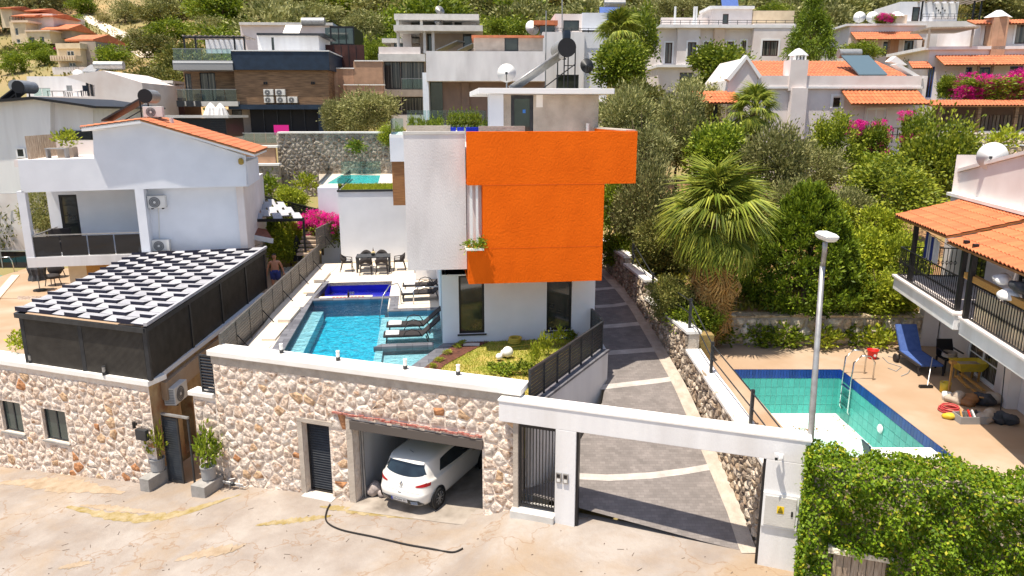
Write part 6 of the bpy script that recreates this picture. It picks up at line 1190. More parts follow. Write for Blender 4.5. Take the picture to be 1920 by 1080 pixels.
hd = MB(); hd.hexa([(6.38, 14.55, 7.78), (6.56, 14.55, 7.78), (6.56, 15.05, 7.78), (6.38, 15.05, 7.78), (6.32, 14.5, 7.88), (6.62, 14.5, 7.88), (6.62, 15.1, 7.88), (6.32, 15.1, 7.88)]); part(Tlp, 'lamp_head', hd, M['plasticwhite'], bevel=.03); part(Tlp, 'lamp_hood', MB().hexa([(6.32, 14.5, 7.884), (6.62, 14.5, 7.884), (6.62, 15.1, 7.884), (6.32, 15.1, 7.884), (6.38, 14.57, 7.95), (6.56, 14.57, 7.95), (6.56, 15.03, 7.95), (6.38, 15.03, 7.95)]), M['plasticwhite'], bevel=.02)
# ------------------------------------------------------------------ houses behind; each stands in its own frame, front on t = 0
def hframe(x, y, Y, deg): X, Yw, z = U(x, y, Y=Y); return Fr(X, Yw, deg), z
def mass(mb, p0, p1, t0, t1, z0, z1, holes=(), rev=.15, top=True):
    mb.facade(onp(t0), p0, p1, z0, z1, holes, rev); mb.quad((p0, t0, z0), (p0, t1, z0), (p0, t1, z1), (p0, t0, z1)); mb.quad((p1, t0, z0), (p1, t1, z0), (p1, t1, z1), (p1, t0, z1)); mb.quad((p0, t1, z0), (p1, t1, z0), (p1, t1, z1), (p0, t1, z1))
    if top: mb.quad((p0, t0, z1), (p1, t0, z1), (p1, t1, z1), (p0, t1, z1))
    return mb
def blk(T, fr, name, px, t0, depth, m, wins=(), fm=None, gm=None, rev=.15, ext=0., mull=0, hb=0, sill=None, zb=None, trim=None, **k):
    r = fr.rect(t0, *px); z0 = r[2] if zb is None else zb; hs = [fr.rect(t0, *w) for w in wins]; hs = [(max(h[0], r[0] + .02), min(h[1], r[1] - .02), max(h[2], z0), min(h[3], r[3] - .02)) for h in hs]
    o = part(T, name, mass(MB(), r[0], r[1], t0, t0 + depth, z0 - ext, r[3], hs, rev), m)
    for h in hs:
        f = window(T, onp(t0), h, fm or M['darkgrey'], gm or M['pane'], min(.08, (h[1] - h[0]) * .12), .06, mull, hb, sill)
        if trim:
            b = MB(); a0, a1, c0, c1 = h
            for q in ((a0 - .14, a0, c0, c1 + .14), (a1, a1 + .14, c0, c1 + .14), (a0, a1, c1, c1 + .14)): b.box(q[0], q[1], t0 - .04, t0 + .01, q[2], q[3])
            part(f, 'surround', b, trim)
    return r
def bx(T, fr, name, px, t0, t1, m, **k): r = fr.rect(t0, *px); part(T, name, MB().box(r[0], r[1], t0, t1, r[2], r[3]), m, **k); return r
def glassrail(T, fr, px, t, n=4, m='glass'):
    r = fr.rect(t, *px); w = (r[1] - r[0]) / n
    for k in range(n): part(T, 'glass_pane', MB().box(r[0] + w * k + .03, r[0] + w * (k + 1) - .03, t, t + .02, r[2], r[3]), M[m])
    part(T, 'handrail', MB().bar((r[0], t + .01, r[3] + .02), (r[1], t + .01, r[3] + .02), .05, .04), M['galv']); return r
def railing(T, fr, px, t, n, m='black'):
    r = fr.rect(t, *px)
    for k in range(n + 1): x = r[0] + (r[1] - r[0]) * k / n; part(T, 'rail_post', MB().box(x - .02, x + .02, t, t + .04, r[2], r[3]), M[m])
    for f in (1, .55): z = r[2] + (r[3] - r[2]) * f; part(T, 'rail', MB().box(r[0], r[1], t + .01, t + .04, z - .02, z + .02), M[m])
# white gabled house on the left
LH, zz0 = hframe(40, 360, 30, 12)
Ta = thing('gabled_house', 'white two-storey house with orange gabled roof behind the pergola', 'house', LH, 5, 0, 2)
gp_ = LH.pz(0, [(40, 361), (462, 349), (460, 292), (268, 230), (174, 246), (176, 297), (33, 300)])
part(Ta, 'gable_wall', MB().prt(gp_[::-1], 0, .25), M['bluewhite'])
zr = LH.at(268, 231, 0)[2]; pr = LH.at(268, 231, 0)[0]; pe = LH.at(479, 293, 0)[0]; ze = LH.at(479, 293, 0)[2]; pl_ = LH.at(158, 246, 0)[0]; zl_ = LH.at(158, 246, 0)[2]
zlow = LH.at(250, 355, 0)[2]; zbal = LH.at(150, 480, 0)[2]
bd = MB(); bd.box(LH.at(176, 300, 0)[0], LH.at(460, 300, 0)[0], .26, 4.3, zlow, LH.at(460, 300, 0)[2] - .1); part(Ta, 'upper_storey', bd, M['bluewhite'])
pf = [(pl_, zl_), (pr, zr), (pe, ze)]
for (a, b), nm in (((pf[0], pf[1]), 'left'), ((pf[1], pf[2]), 'right')):
    part(Ta, 'roof_deck', MB().prt([(a[0], a[1]), (b[0], b[1]), (b[0], b[1] + .14), (a[0], a[1] + .14)], -.3, 4.3), M['whitepaint'])
    dx = Vector((b[0] - a[0], 0, b[1] - a[1]))
    if nm == 'right': tiled(Ta, (b[0] + .05, -.32, b[1] + .17), (0, 4.6, 0), (-dx.x - .05, 0, -dx.z), 17, 14, M['tilefar'], OFF[Ta.name], joined=True)
    else: tiled(Ta, (a[0] - .05, 4.3, a[1] + .17), (0, -4.6, 0), (dx.x + .05, 0, dx.z), 17, 9, M['tilefar'], OFF[Ta.name], joined=True)
lo = MB(); lp0, lp1 = LH.at(275, 400, .6)[0], LH.at(447, 400, .6)[0]; zf_ = LH.at(360, 480, .6)[2] - 2.6
mass(lo, lp0, lp1, .6, 8, zf_, zlow + .02); part(Ta, 'lower_wall', lo, M['bluewhite']); part(Ta, 'corner_pier', MB().box(lp1, lp1 + .3, .5, 8, zf_, zlow), M['pinkwhite'])
cA, cB = LH.at(40, 420, 0)[0], LH.at(262, 420, 0)[0]
part(Ta, 'column', MB().box(cA, cA + .3, .0, .3, zbal - .3, zlow), M['bluewhite']); part(Ta, 'column', MB().box(cB - .05, cB + .3, .0, .6, zf_, zlow), M['bluewhite'])
part(Ta, 'balcony_slab', MB().box(cA - .0, cB + .3, -.02, 3, zbal - .42, zbal), M['white']); part(Ta, 'terrace_floor', MB().box(cA - .02, LH.at(176, 300, 0)[0], .26, 5, LH.at(100, 299, 0)[2] - .3, LH.at(100, 299, 0)[2] - .02), M['pinkwhite'])
h_ = LH.rect(2.6, 114, 365, 148, 440); ba = MB(); ba.facade(onp(2.6), LH.at(92, 400, 2.6)[0], cB + .3, zbal, zlow, [(h_[0], h_[1], zbal + .01, h_[3])], .1); part(Ta, 'balcony_wall', ba, M['bluewhite']); window(Ta, onp(2.6), (h_[0], h_[1], zbal + .01, h_[3]), M['black'], M['pane'], .1, .03, 0, 4, None, 'balcony_door')
gr1 = Ta; w = (cB - cA - .35) / 4
for k in range(4): part(Ta, 'glass_pane', MB().box(cA + .32 + w * k, cA + .32 + w * (k + 1) - .05, .05, .07, zbal + .03, zbal + .86), M['glassdark'])
part(Ta, 'handrail', MB().bar((cA + .3, .06, zbal + .92), (cB, .06, zbal + .92), .05, .04), M['galv']); part(Ta, 'handrail', MB().bar((cA + .4, .1, zbal + .92), (cA + .4, 2.5, zbal + .92), .05, .04), M['galv'])
gsr = LH.rect(1.2, 130, 492, 165, 540); part(Ta, 'ground_wall', MB().box(gsr[0], lp1, 1.2, 7, zf_ - 2, zbal - .42), M['cream']); r = LH.rect(1.18, 163, 490, 208, 530); part(Ta, 'timber_panel', MB().box(r[0], r[1], 1.17, 1.198, r[2], zbal - .45), M['beam'])
Tso = thing('lounge_chair', 'dark wicker armchair on the glass balcony', 'armchair', LH, 1.8, 1.2, zbal); c = LH.at(104, 440, 1.4)[0]
part(Tso, 'seat', MB().box(c - .45, c + .45, 1.1, 1.8, zbal, zbal + .42), M['sling'], bevel=.03); part(Tso, 'backrest', MB().box(c - .45, c + .45, 1.8, 1.95, zbal, zbal + .95), M['sling'], bevel=.03); Tso.location = LH.w(1.8, 1.2) + (zbal,)
for px, lab in (((280, 366, 313, 391), 'white air conditioner high on the white house wall'), ((288, 448, 321, 471), 'white air conditioner low on the white house wall')):
    r = LH.rect(.6, *px); acunit(lab, LH, (r[0] + r[1]) / 2, .59, r[2], r[1] - r[0], r[3] - r[2], .3)
single('drain_pipe', MB().tube([LH.at(297, 391, .57), LH.at(299, 450, .57)], .02, 6), M['plasticwhite'], 'thin white pipe joining the two wall air conditioners', 'pipe', LH, LH.at(297, 391, .57)[0], .57, LH.at(299, 450, .57)[2])
q = LH.at(452, 302, -.05); single('wall_lantern', MB().lathe([(.05, 0), (.11, .05), (.11, .22), (.05, .28)], (q[0], -.1, q[2] - .15), 12), mat('brass_lantern', (.35, .25, .06), .4, metal=.6), 'small brass lantern near the roof eave of the white house', 'lantern', LH, q[0], -.1, q[2] - .15)
# things on its terrace
tz = LH.at(100, 299, 0)[2] - .02
part(Ta, 'terrace_back_wall', MB().box(LH.at(104, 270, 4)[0], LH.at(176, 270, 4)[0], 4.0, 4.2, tz, LH.at(140, 264, 4)[2]), M['pinkwhite'])
for k in range(14): v = k / 13; x = LH.at(62, 290, 1)[0] + v * (LH.at(105, 270, 4)[0] - LH.at(62, 290, 1)[0]); part(Ta, 'timber_slat', MB().box(x - .06, x + .06, .6 + 3.2 * v, .64 + 3.2 * v, tz, tz + .95), M['oldwood'])
x = LH.at(124, 285, 2.2)[0]; Ttt = thing('terrace_planter', 'wicker box planter with spiky plant on the left terrace', 'planter', LH, x, 2.2, tz); part(Ttt, 'box', MB().box(x - .3, x + .35, 2.0, 2.6, tz, tz + .42), M['taupe'], bevel=.02); SPIKE1 = (Ttt, (x, 2.3, tz + .4))
x = LH.at(106, 292, 1.4)[0]; Ttt2 = thing('terrace_table', 'low grey table on the left terrace', 'table', LH, x, 1.5, tz); part(Ttt2, 'tabletop', MB().box(x - .4, x + .4, 1.3, 1.8, tz + .38, tz + .42), M['plasticgrey'])
for a in (-.36, .36): part(Ttt2, 'leg', MB().box(x + a - .03, x + a + .03, 1.35, 1.75, tz, tz + .38), M['plasticgrey'])
# solar heater and box on that roof
def solar(label, fr, A, B, tank, r, tl, wd=1.6, flat=False, m='darkgrey'):
    T = thing('solar_water_heater', label, 'solar heater', fr, A[0], A[1], A[2], 'solar heaters on far roofs'); a, b = Vector(A), Vector(B)
    if flat: b = Vector((a.x + .15, a.y + 1.5, b.z))
    d = Vector((0, wd, 0)) if not flat else Vector((wd, 0, 0))
    part(T, 'collector', MB().hexa([a, a + d, b + d, b, a + Vector((0, 0, .08)), a + d + Vector((0, 0, .08)), b + d + Vector((0, 0, .08)), b + Vector((0, 0, .08))]), M[m]); k = MB()
    if flat: k.lathe([(.02, 0), (r, 0), (r, tl), (.02, tl)], (tank[0], tank[1], tank[2]), 18, 'x')
    else: k.lathe([(.02, 0), (r, 0), (r, tl), (.02, tl)], (tank[0], tank[1], tank[2]), 18, 'y')
    part(T, 'tank', k, M['galv'])
    if not flat: part(T, 'tank_end', MB().lathe([(r * 1.02, -.03), (r * 1.02, -.005), (.02, -.004)], tank, 18, 'y'), M['ink'])
    f = MB(); f.bar((b.x, b.y, A[2]), (b.x, b.y, b.z), .05); f.bar((b.x, b.y + wd * .8, A[2]), (b.x, b.y + wd * .8, b.z), .05); f.bar(((a.x + b.x) / 2, a.y, A[2]), (b.x, b.y, (a.z + b.z) / 2), .04); part(T, 'frame', f, M['black']); return T
A = LH.at(190, 228, 1.5); B = LH.at(262, 187, 1.5); tkp = LH.at(272, 180, 1.3); solar('solar panel and black round tank on the orange gable roof', LH, A, B, (tkp[0], 1.3, tkp[2]), .29, 1.5)
q = LH.at(287, 222, 1.2); acunit('air conditioner standing on the ridge of the orange roof', LH, q[0], 1.6, q[2], .78, .5, .35); q = LH.at(323, 240, 2); single('roof_vent', MB().lathe([(.09, 0), (.09, .55)], (q[0], 2, q[2] - .1), 10), M['pinkwhite'], 'white vent pipe standing on the orange roof', 'pipe', LH, q[0], 2, q[2] - .1)
# far-left white house with dark roof edge
FL, _ = hframe(0, 330, 40, 3); Tf = thing('white_house', 'tall plain white house with thin dark roof at the left edge', 'house', FL, 1, 0, 4)
part(Tf, 'front_wall', MB().prt(FL.pz(0, [(-160, 365), (96, 362), (94, 188), (60, 184), (-160, 200)]), 0, 8), M['white']); part(Tf, 'side_wing', MB().prt(FL.pz(.4, [(96, 310), (176, 310), (174, 203), (95, 189)]), .4, 8), M['white']); part(Tf, 'roof', MB().prt(FL.pz(-.4, [(-160, 199), (60, 181), (182, 199), (182, 203), (60, 186), (-160, 204)]), -.5, 8.5), M['black'])
r = FL.rect(-.02, 31, 277, 48, 296); window(Tf, onp(-.02), r, M['whitepaint'], M['pane'], .08, -.06, 0, 0); r = FL.rect(.36, 112, 245, 173, 262); lv = part(Tf, 'louvre_window', MB().box(r[0], r[1], .34, .38, r[2], r[3]), M['ink'])
for k in range(7): z = r[2] + (r[3] - r[2]) * (k + .5) / 7; part(lv, 'slat', MB().box(r[0] + .04, r[1] - .04, .30, .335, z - .02, z + .02), M['darkgrey'])
A = FL.at(0, 186, 2); B = FL.at(28, 165, 2); solar('pair of black tanks with panel on the dark far-left roof', FL, A, B, (FL.at(34, 163, 2)[0], 2, FL.at(34, 163, 2)[2]), .34, 1.4)
q = FL.at(22, 160, 3.8); single('roof_tank', MB().lathe([(.33, 0), (.33, 1.4)], (q[0], 4, q[2]), 16, 'y'), M['galv'], 'grey round tank behind the black one on the far-left roof', 'tank', FL, q[0], 4, q[2])
# white house 2 with terrace
H2, _ = hframe(50, 215, 55, 4); T2 = thing('terrace_house', 'white house with sloping wall and roof terrace behind the left roofs', 'house', H2, 4, 0, 7)
part(T2, 'gable_wall', MB().prt(H2.pz(0, [(178, 230), (275, 230), (266, 155), (192, 132), (120, 143), (178, 160)]), 0, 8), M['pinkwhite']); part(T2, 'back_wall', MB().prt(H2.pz(3, [(50, 185), (180, 185), (180, 141), (120, 143), (50, 143)]), 3, 8), M['white']); part(T2, 'terrace_base', MB().prt(H2.pz(0, [(50, 240), (178, 240), (178, 181), (50, 181)]), 0, 3), M['pinkwhite'])
glassrail(T2, H2, (62, 166, 95, 180), .1, 2); r = H2.rect(2.96, 162, 147, 166, 180); part(T2, 'door', MB().box(r[0], r[1], 2.94, 2.99, r[2], r[3]), M['darkgrey']); r = H2.rect(2.96, 169, 147, 173, 180); part(T2, 'door', MB().box(r[0], r[1], 2.94, 2.99, r[2], r[3]), M['darkgrey'])
def small_set(fr, px, t, label, m='galv'):
    r = fr.rect(t, *px); T = thing('terrace_furniture', label, 'table', fr, (r[0] + r[1]) / 2, t, r[2]); w = r[1] - r[0]; h = r[3] - r[2]; part(T, 'tabletop', MB().box(r[0], r[1], t, t + .7, r[3] - .05, r[3]), M[m])
    for a in (r[0] + .04, r[1] - .04):
        for b in (t + .05, t + .65): part(T, 'leg', MB().box(a - .03, a + .03, b - .03, b + .03, r[2], r[3] - .05), M[m])
small_set(H2, (88, 170, 120, 181), .6, 'white terrace table on the far white house'); small_set(H2, (122, 171, 146, 181), .7, 'second white terrace table on the far white house', 'whitepaint')
for k, (x, lab) in enumerate(((128, 'grey folding chair on the far white terrace'), (158, 'blue chair on the far white terrace'))):
    r = H2.rect(1.2, x - 5, 160, x + 5, 180); T = thing('terrace_chair', lab, 'chair', H2, (r[0] + r[1]) / 2, 1.2, r[2]); m_ = M['navy'] if k else M['galv']; zh = r[2] + (r[3] - r[2]) * .5; part(T, 'seat', MB().box(r[0], r[1], 1.0, 1.4, zh - .04, zh), m_); part(T, 'backrest', MB().box(r[0], r[1], 1.38, 1.43, zh, r[3]), m_)
    for a in (r[0] + .03, r[1] - .03):
        for b in (1.03, 1.38): part(T, 'leg', MB().box(a - .02, a + .02, b - .02, b + .02, r[2], zh - .04), m_)
A = H2.at(150, 136, 4); B = H2.at(192, 121, 4); solar('row of silver tanks with collectors on the far sloping wall', H2, A, B, (H2.at(175, 122, 4)[0], 4.2, H2.at(175, 122, 4)[2]), .3, 2.2, 1.2, True, 'galv')
q = H2.at(147, 141, 3.5); dish('white dish beside the far silver tanks', H2, q[0], 3.5, q[2] - .6, .42, M['whitepaint'], 20, 40)
# dark carport and black-glass annex
CP, _ = hframe(245, 250, 48, 4); T3 = thing('carport', 'dark slatted carport with pale flat top in front of the timber house', 'carport', CP, 4, 0, 8)
bx(T3, CP, 'wall', (262, 222, 424, 258), 0, 4, M['black']); bx(T3, CP, 'roof', (240, 216, 428, 221), -.3, 4.3, M['slab']); r = CP.rect(-.06, 395, 224, 424, 256)
for k in range(10): part(T3, 'slat', MB().box(r[0], r[1], -.06, -.02, r[2] + (r[3] - r[2]) * k / 10, r[2] + (r[3] - r[2]) * (k + .55) / 10), M['darkgrey'])
AX, _ = hframe(270, 215, 62, 4); T3b = thing('glass_annex', 'dark glazed annex with brown base left of the timber house', 'annex', AX, 2, 0, 9)
bx(T3b, AX, 'base', (286, 184, 346, 216), 0, 4, M['corten']); bx(T3b, AX, 'glazing', (278, 155, 322, 184), 0, 4, M['pane']); bx(T3b, AX, 'roof', (252, 151, 324, 156), -.4, 4.4, M['slab']); bx(T3b, AX, 'post', (322, 156, 327, 184), 0, .3, M['whitepaint'])
# timber and navy house
DH, _ = hframe(440, 248, 60, 3); T4 = thing('timber_house', 'modern house with brown timber wall and navy top band', 'house', DH, 3, 0, 8)
blk(T4, DH, 'timber_wall', (441, 128, 616, 197), 0, 9, M['woodwall']); bx(T4, DH, 'navy_band', (434, 96, 617, 131), -.35, 9.2, M['navy']); bx(T4, DH, 'band_cap', (434, 94, 617, 96), -.4, 9.2, M['whitepaint'])
bx(T4, DH, 'ground_soffit', (428, 196, 612, 205), -.3, 8, M['navy']); bx(T4, DH, 'dark_glazing', (470, 205, 597, 250), .8, 7, M['ink']); bx(T4, DH, 'end_pier', (597, 205, 612, 250), 0, 7, M['navy'])
rg_ = DH.rect(.78, 470, 205, 597, 250)
for k in range(1, 5): x = rg_[0] + (rg_[1] - rg_[0]) * k / 5; part(T4, 'mullion', MB().box(x - .04, x + .04, .72, .79, rg_[2], rg_[3]), M['darkgrey'])
blk(T4, DH, 'ground_wall', (385, 205, 470, 250), 1.2, 6, M['taupe'], [(395, 208, 430, 250), (436, 205, 455, 250)], M['black'], M['pane'])
blk(T4, DH, 'balcony_wall', (346, 130, 441, 190), 1.5, 7, M['woodwall'], [(348, 138, 360, 190), (376, 136, 405, 190)], M['darkgrey'], M['panecurt'], mull=1)
bx(T4, DH, 'balcony_slab', (331, 190, 446, 199), -.5, 3, M['slab']); glassrail(T4, DH, (332, 168, 444, 189), -.45, 5)
for a, b in ((331, 345), (349, 362), (366, 376)): bx(T4, DH, 'planter_box', (a, 189, b, 200), -.6, -.1, M['darkgrey'])
bx(T4, DH, 'roof_slab', (324, 113, 436, 131), -.5, 6, M['plasticgrey']); glassrail(T4, DH, (324, 92, 434, 116), -.4, 6); bx(T4, DH, 'roof_rail_base', (324, 115, 436, 118), -.52, -.3, M['whitepaint'])
blk(T4, DH, 'roof_house', (483, 64, 598, 100), 3, 5, M['white'], [(509, 70, 514, 95)]); bx(T4, DH, 'roof_house_cap', (481, 62, 608, 66), 2.7, 8, M['darkgrey'])
pgm = MB(); r = DH.rect(2, 345, 68, 458, 92)
for x in (r[0], r[0] + .9, (r[0] + r[1]) / 2 + 1.6, r[1]): pgm.box(x - .06, x + .06, 2, 2.12, r[2] - .3, r[3])
part(T4, 'roof_pergola_posts', pgm, M['black'], kind='stuff')
for k in range(12): x = r[0] + (r[1] - r[0]) * k / 11; part(T4, 'roof_pergola_slat', MB().box(x - .04, x + .1, 1.8, 5, r[3] - .02 + .002 * k, r[3] + .08), M['taupe'])
part(T4, 'roof_pergola_beam', MB().box(r[0], r[1], 1.9, 2.1, r[3] - .15, r[3] - .03), M['black'])
bx(T4, DH, 'privacy_screen', (386, 74, 455, 100), 5, 5.1, M['bluewhite'])
for i, (x, y) in enumerate(((505, 174), (527, 174), (506, 188), (529, 188), (550, 188))):
    r = DH.rect(0, x - 9, y - 6.5, x + 9, y + 6.5); acunit('white air conditioner on the timber wall, %s' % ('top left of five', 'top right of five', 'bottom left of five', 'bottom middle of five', 'bottom right of five')[i], DH, (r[0] + r[1]) / 2, -.01, r[2], r[1] - r[0], r[3] - r[2], .3)
for i, (x, lab) in enumerate(((498, 'left pair of small dark spotlights on the timber wall'), (587, 'right pair of small dark spotlights on the timber wall'))):
    q = DH.at(x, 156, 0); T = thing('wall_spotlight', lab, 'lamp', DH, q[0], -.02, q[2]); part(T, 'spot', MB().box(q[0] - .14, q[0] - .03, -.12, -.002, q[2] - .1, q[2] + .1), M['black']); part(T, 'spot', MB().box(q[0] + .03, q[0] + .14, -.12, -.002, q[2] - .1, q[2] + .1), M['black'])
for i, (x, y, lab) in enumerate(((397, 212, 'left cream closed parasol below the timber house'), (415, 213, 'right cream closed parasol below the timber house'))):
    X, Y, z = U(x, y + 8, Y=57); parasol(lab, X, Y, z - 1.4, 2.5, M['cloth'], .5)
X, Y, z = U(528, 250, Y=55); single('beach_towel', MB().box(X - .55, X + .55, Y, Y + .06, z - .1, z + .6), M['magenta'], 'magenta towel hung on the fence below the timber house', 'towel', W, X, Y, z - .1)
X, Y, z = U(577, 52, Y=64); A = (X - 2.4, Y, z - 1.1); solar('silver tank solar heater on the white roof house', W, A, (X - .2, Y, z + .3), (X - .5, Y + .2, z + .5), .32, 1.9, 1.4, True, 'galv')
# grey and black buildings behind it
BK, _ = hframe(450, 100, 74, 3); T5 = thing('cream_building', 'long cream flat-roofed building behind the timber house', 'house', BK, 4, 0, 12)
blk(T5, BK, 'wall', (452, 46, 622, 100), 0, 10, M['pinkwhite']); bx(T5, BK, 'roof_edge', (448, 42, 624, 47), -.4, 10, M['slab'])
BB, _ = hframe(610, 85, 70, 3); T6 = thing('black_box_house', 'black glazed cube above the rust-brown wall', 'house', BB, 1, 0, 13); bx(T6, BB, 'cube', (619, 49, 664, 85), 0, 6, M['black']); bx(T6, BB, 'side_glazing', (610, 52, 619, 84), 0, 6, M['panegreen'])
for k in range(3): r = BB.rect(-.03, 622 + k * 14, 53, 634 + k * 14, 82); part(T6, 'pane', MB().box(r[0], r[1], -.03, -.005, r[2], r[3]), M['panegreen'])
CR_, _ = hframe(598, 145, 66, 3); T7 = thing('rust_wall', 'tall rust-brown sheet wall beside the timber house', 'wall', CR_, 2, 0, 9); bx(T7, CR_, 'sheet', (598, 84, 683, 143), 0, .3, M['corten'])
for k in range(1, 6): r = CR_.rect(-.02, 598 + k * 14, 85, 599 + k * 14, 142); part(T7, 'seam', MB().box(r[0], r[1], -.03, -.003, r[2], r[3]), M['black'])
PS, _ = hframe(616, 190, 63, 3); T8 = thing('stepped_wall', 'stepped pink stone wall beside the timber house', 'wall', PS, 2, 0, 9)
for k, px in enumerate(((664, 115, 718, 190), (625, 129, 664, 190), (616, 143, 625, 190))): bx(T8, PS, 'wall_step', px, .01 * k, .6, M['pinkstone']); bx(T8, PS, 'step_cap', (px[0], px[1] - 2, px[2], px[1]), -.08, .68, M['coping'])
bx(T8, PS, 'lower_wall', (645, 160, 720, 215), -1.2, -.7, M['pinkstone']); bx(T8, PS, 'lower_cap', (644, 158, 721, 160), -1.28, -.62, M['coping'])
# grey modern house with terraces
GH, _ = hframe(716, 215, 66, 2); T9 = thing('grey_house', 'three-level taupe modern house with glazed front and flat canopies', 'house', GH, 4, 0, 9)
blk(T9, GH, 'lower_storey', (716, 178, 800, 216), 0, 8, M['taupe'], [(722, 182, 752, 214), (754, 182, 798, 214)], M['black'], M['panecurt'], mull=1)
blk(T9, GH, 'middle_storey', (718, 112, 796, 169), 0, 8, M['taupe'], [(721, 115, 751, 167), (752, 115, 795, 167)], M['black'], M['panecurt'], mull=1); bx(T9, GH, 'floor_band', (712, 168, 796, 181), -.6, 8, M['taupe']); bx(T9, GH, 'balcony_band', (709, 101, 797, 115), -.6, 8, M['slab']); glassrail(T9, GH, (752, 148, 794, 167), -.4, 2)
bx(T9, GH, 'terrace_parapet', (710, 88, 788, 101), -.4, .0, M['pinkwhite']); blk(T9, GH, 'upper_room', (787, 57, 892, 100), 1.5, 6, M['taupe'], [(801, 62, 809, 95), (868, 60, 884, 95)], M['darkgrey'], M['pane']); bx(T9, GH, 'canopy', (738, 47, 905, 58), -.6, 7, M['slab']); blk(T9, GH, 'top_room', (848, 35, 893, 48), 2, 5, M['pinkwhite'], [(852, 36, 866, 47)]); bx(T9, GH, 'top_canopy', (739, 26, 898, 37), .2, 7.4, M['slab'])
for x, y0, y1, t in ((746, 38, 90, .3), (790, 37, 48, .5), (796, 56, 100, -.2), (812, 56, 100, -.2)): bx(T9, GH, 'column', (x - 2.5, y0, x + 2.5, y1), t, t + .35, M['slab'])
bx(T9, GH, 'chimney', (755, 40, 771, 90), 2.2, 3.2, M['pinkwhite']); bx(T9, GH, 'side_wing', (716, 72, 786, 80), 4, 9, M['slab']); blk(T9, GH, 'rear_room', (733, 78, 787, 90), 4.5, 8, M['taupe'], [(738, 80, 756, 89)])
for i, (x, lab) in enumerate(((835, 'left tilted solar panel on the grey terrace'), (875, 'right tilted solar panel on the grey terrace'))):
    a, b = GH.at(x - 18, 95, -.2), GH.at(x + 22, 77, -.2); single('solar_collector', MB().hexa([a, (a[0] + .6, a[1] + 1.2, a[2]), (b[0] + .6, b[1] + 1.2, b[2]), b, (a[0], a[1], a[2] + .08), (a[0] + .6, a[1] + 1.2, a[2] + .08), (b[0] + .6, b[1] + 1.2, b[2] + .08), (b[0], b[1], b[2] + .08)]), M['galv'], lab, 'solar panel', GH, a[0], a[1], a[2])
q = GH.at(824, 26, 3); dish('small grey dish on top of the grey house canopy', GH, q[0], 3, q[2] - .4, .45, M['galv'], 20, 30); q = GH.at(822, 46, .5); dish('small grey dish on the lower canopy of the grey house', GH, q[0], .5, q[2] - .4, .4, M['galv'], 20, 30)
# white plaster building right behind the villa
WB, _ = hframe(797, 215, 50, 2); T10 = thing('plaster_building', 'white plastered building with brown lower wall behind the villa roof', 'house', WB, 4, 0, 8)
bx(T10, WB, 'upper_wall', (799, 96, 1022, 152), -1.4, 8, M['grey_plaster']); blk(T10, WB, 'lower_wall', (830, 150, 1022, 222), 0, 8, M['brownwall'], [], zb=7); bx(T10, WB, 'pier', (793, 136, 804, 225), -1.2, .3, M['bluewhite']); r = bx(T10, WB, 'glass_door', (804, 152, 830, 222), -.1, .1, M['panegreen']); bx(T10, WB, 'pilaster', (866, 152, 880, 222), -.12, 0, M['brownwall'])
RB, _ = hframe(890, 98, 56, 2); T10b = thing('roof_hut', 'bare concrete roof hut with thin tile edge above the plaster building', 'hut', RB, 2, 0, 13); blk(T10b, RB, 'hut_wall', (888, 69, 1018, 97), 0, 4, M['concrete'], [(946, 71, 972, 96)], M['darkgrey'], M['pane']); bx(T10b, RB, 'tile_edge', (884, 66, 1020, 70), -.3, 4.2, M['tilefar'])
X, Y, z = U(1023, 125, Y=49); single('antenna_mast', MB().tube([(X, Y, z - 2), (X, Y, z + 3.4)], .04, 6), M['galv'], 'thin grey mast between the plaster building and the solar tank', 'mast', W, X, Y, z - 2)
# white house centre right
CH, _ = hframe(1020, 165, 62, 2); T11 = thing('corner_house', 'white two-storey corner house with roof terrace behind the solar tank', 'house', CH, 3, 0, 9)
blk(T11, CH, 'front_wall', (1017, 60, 1095, 190), 0, 5, M['white'], [(1043, 92, 1062, 112), (1043, 140, 1085, 178)], M['darkgrey'], M['pane'], mull=1); bx(T11, CH, 'side_wall', (1095, 60, 1139, 190), .4, 6, M['bluewhite']); blk(T11, CH, 'roof_room', (1040, 26, 1092, 60), 1.5, 5, M['pinkwhite'], [(1056, 38, 1086, 58)]); bx(T11, CH, 'roof_room_side', (1092, 24, 1138, 56), 1.0, 5, M['bluewhite']); railing(T11, CH, (1040, 53, 1135, 61), .1, 6, 'darkgrey'); bx(T11, CH, 'tile_roof', (1001, 38, 1046, 46), .5, 5, M['tilefar']); bx(T11, CH, 'dark_room', (1012, 46, 1040, 62), 1, 5, M['pane'])
X, Y, z = U(1120, 22, Y=66); solar('solar panel with silver tank on the corner house roof', W, (X + .2, Y, z - .7), (X + 1.6, Y, z + .5), (X + .6, Y + .3, z + .7), .3, 1.8, 1.8, True, 'bluecloth'); q = CH.at(997, 60, 1); dish('white dish left of the corner house', CH, q[0], 1, q[2] - .5, .6, M['whitepaint'], 15, 20)
single('flag_pole', MB().tube([U(1054, 60, Y=62), U(1054, -30, Y=62)], .05, 6), M['galv'], 'tall thin pole rising beside the corner house', 'pole', W, *U(1054, 60, Y=62))
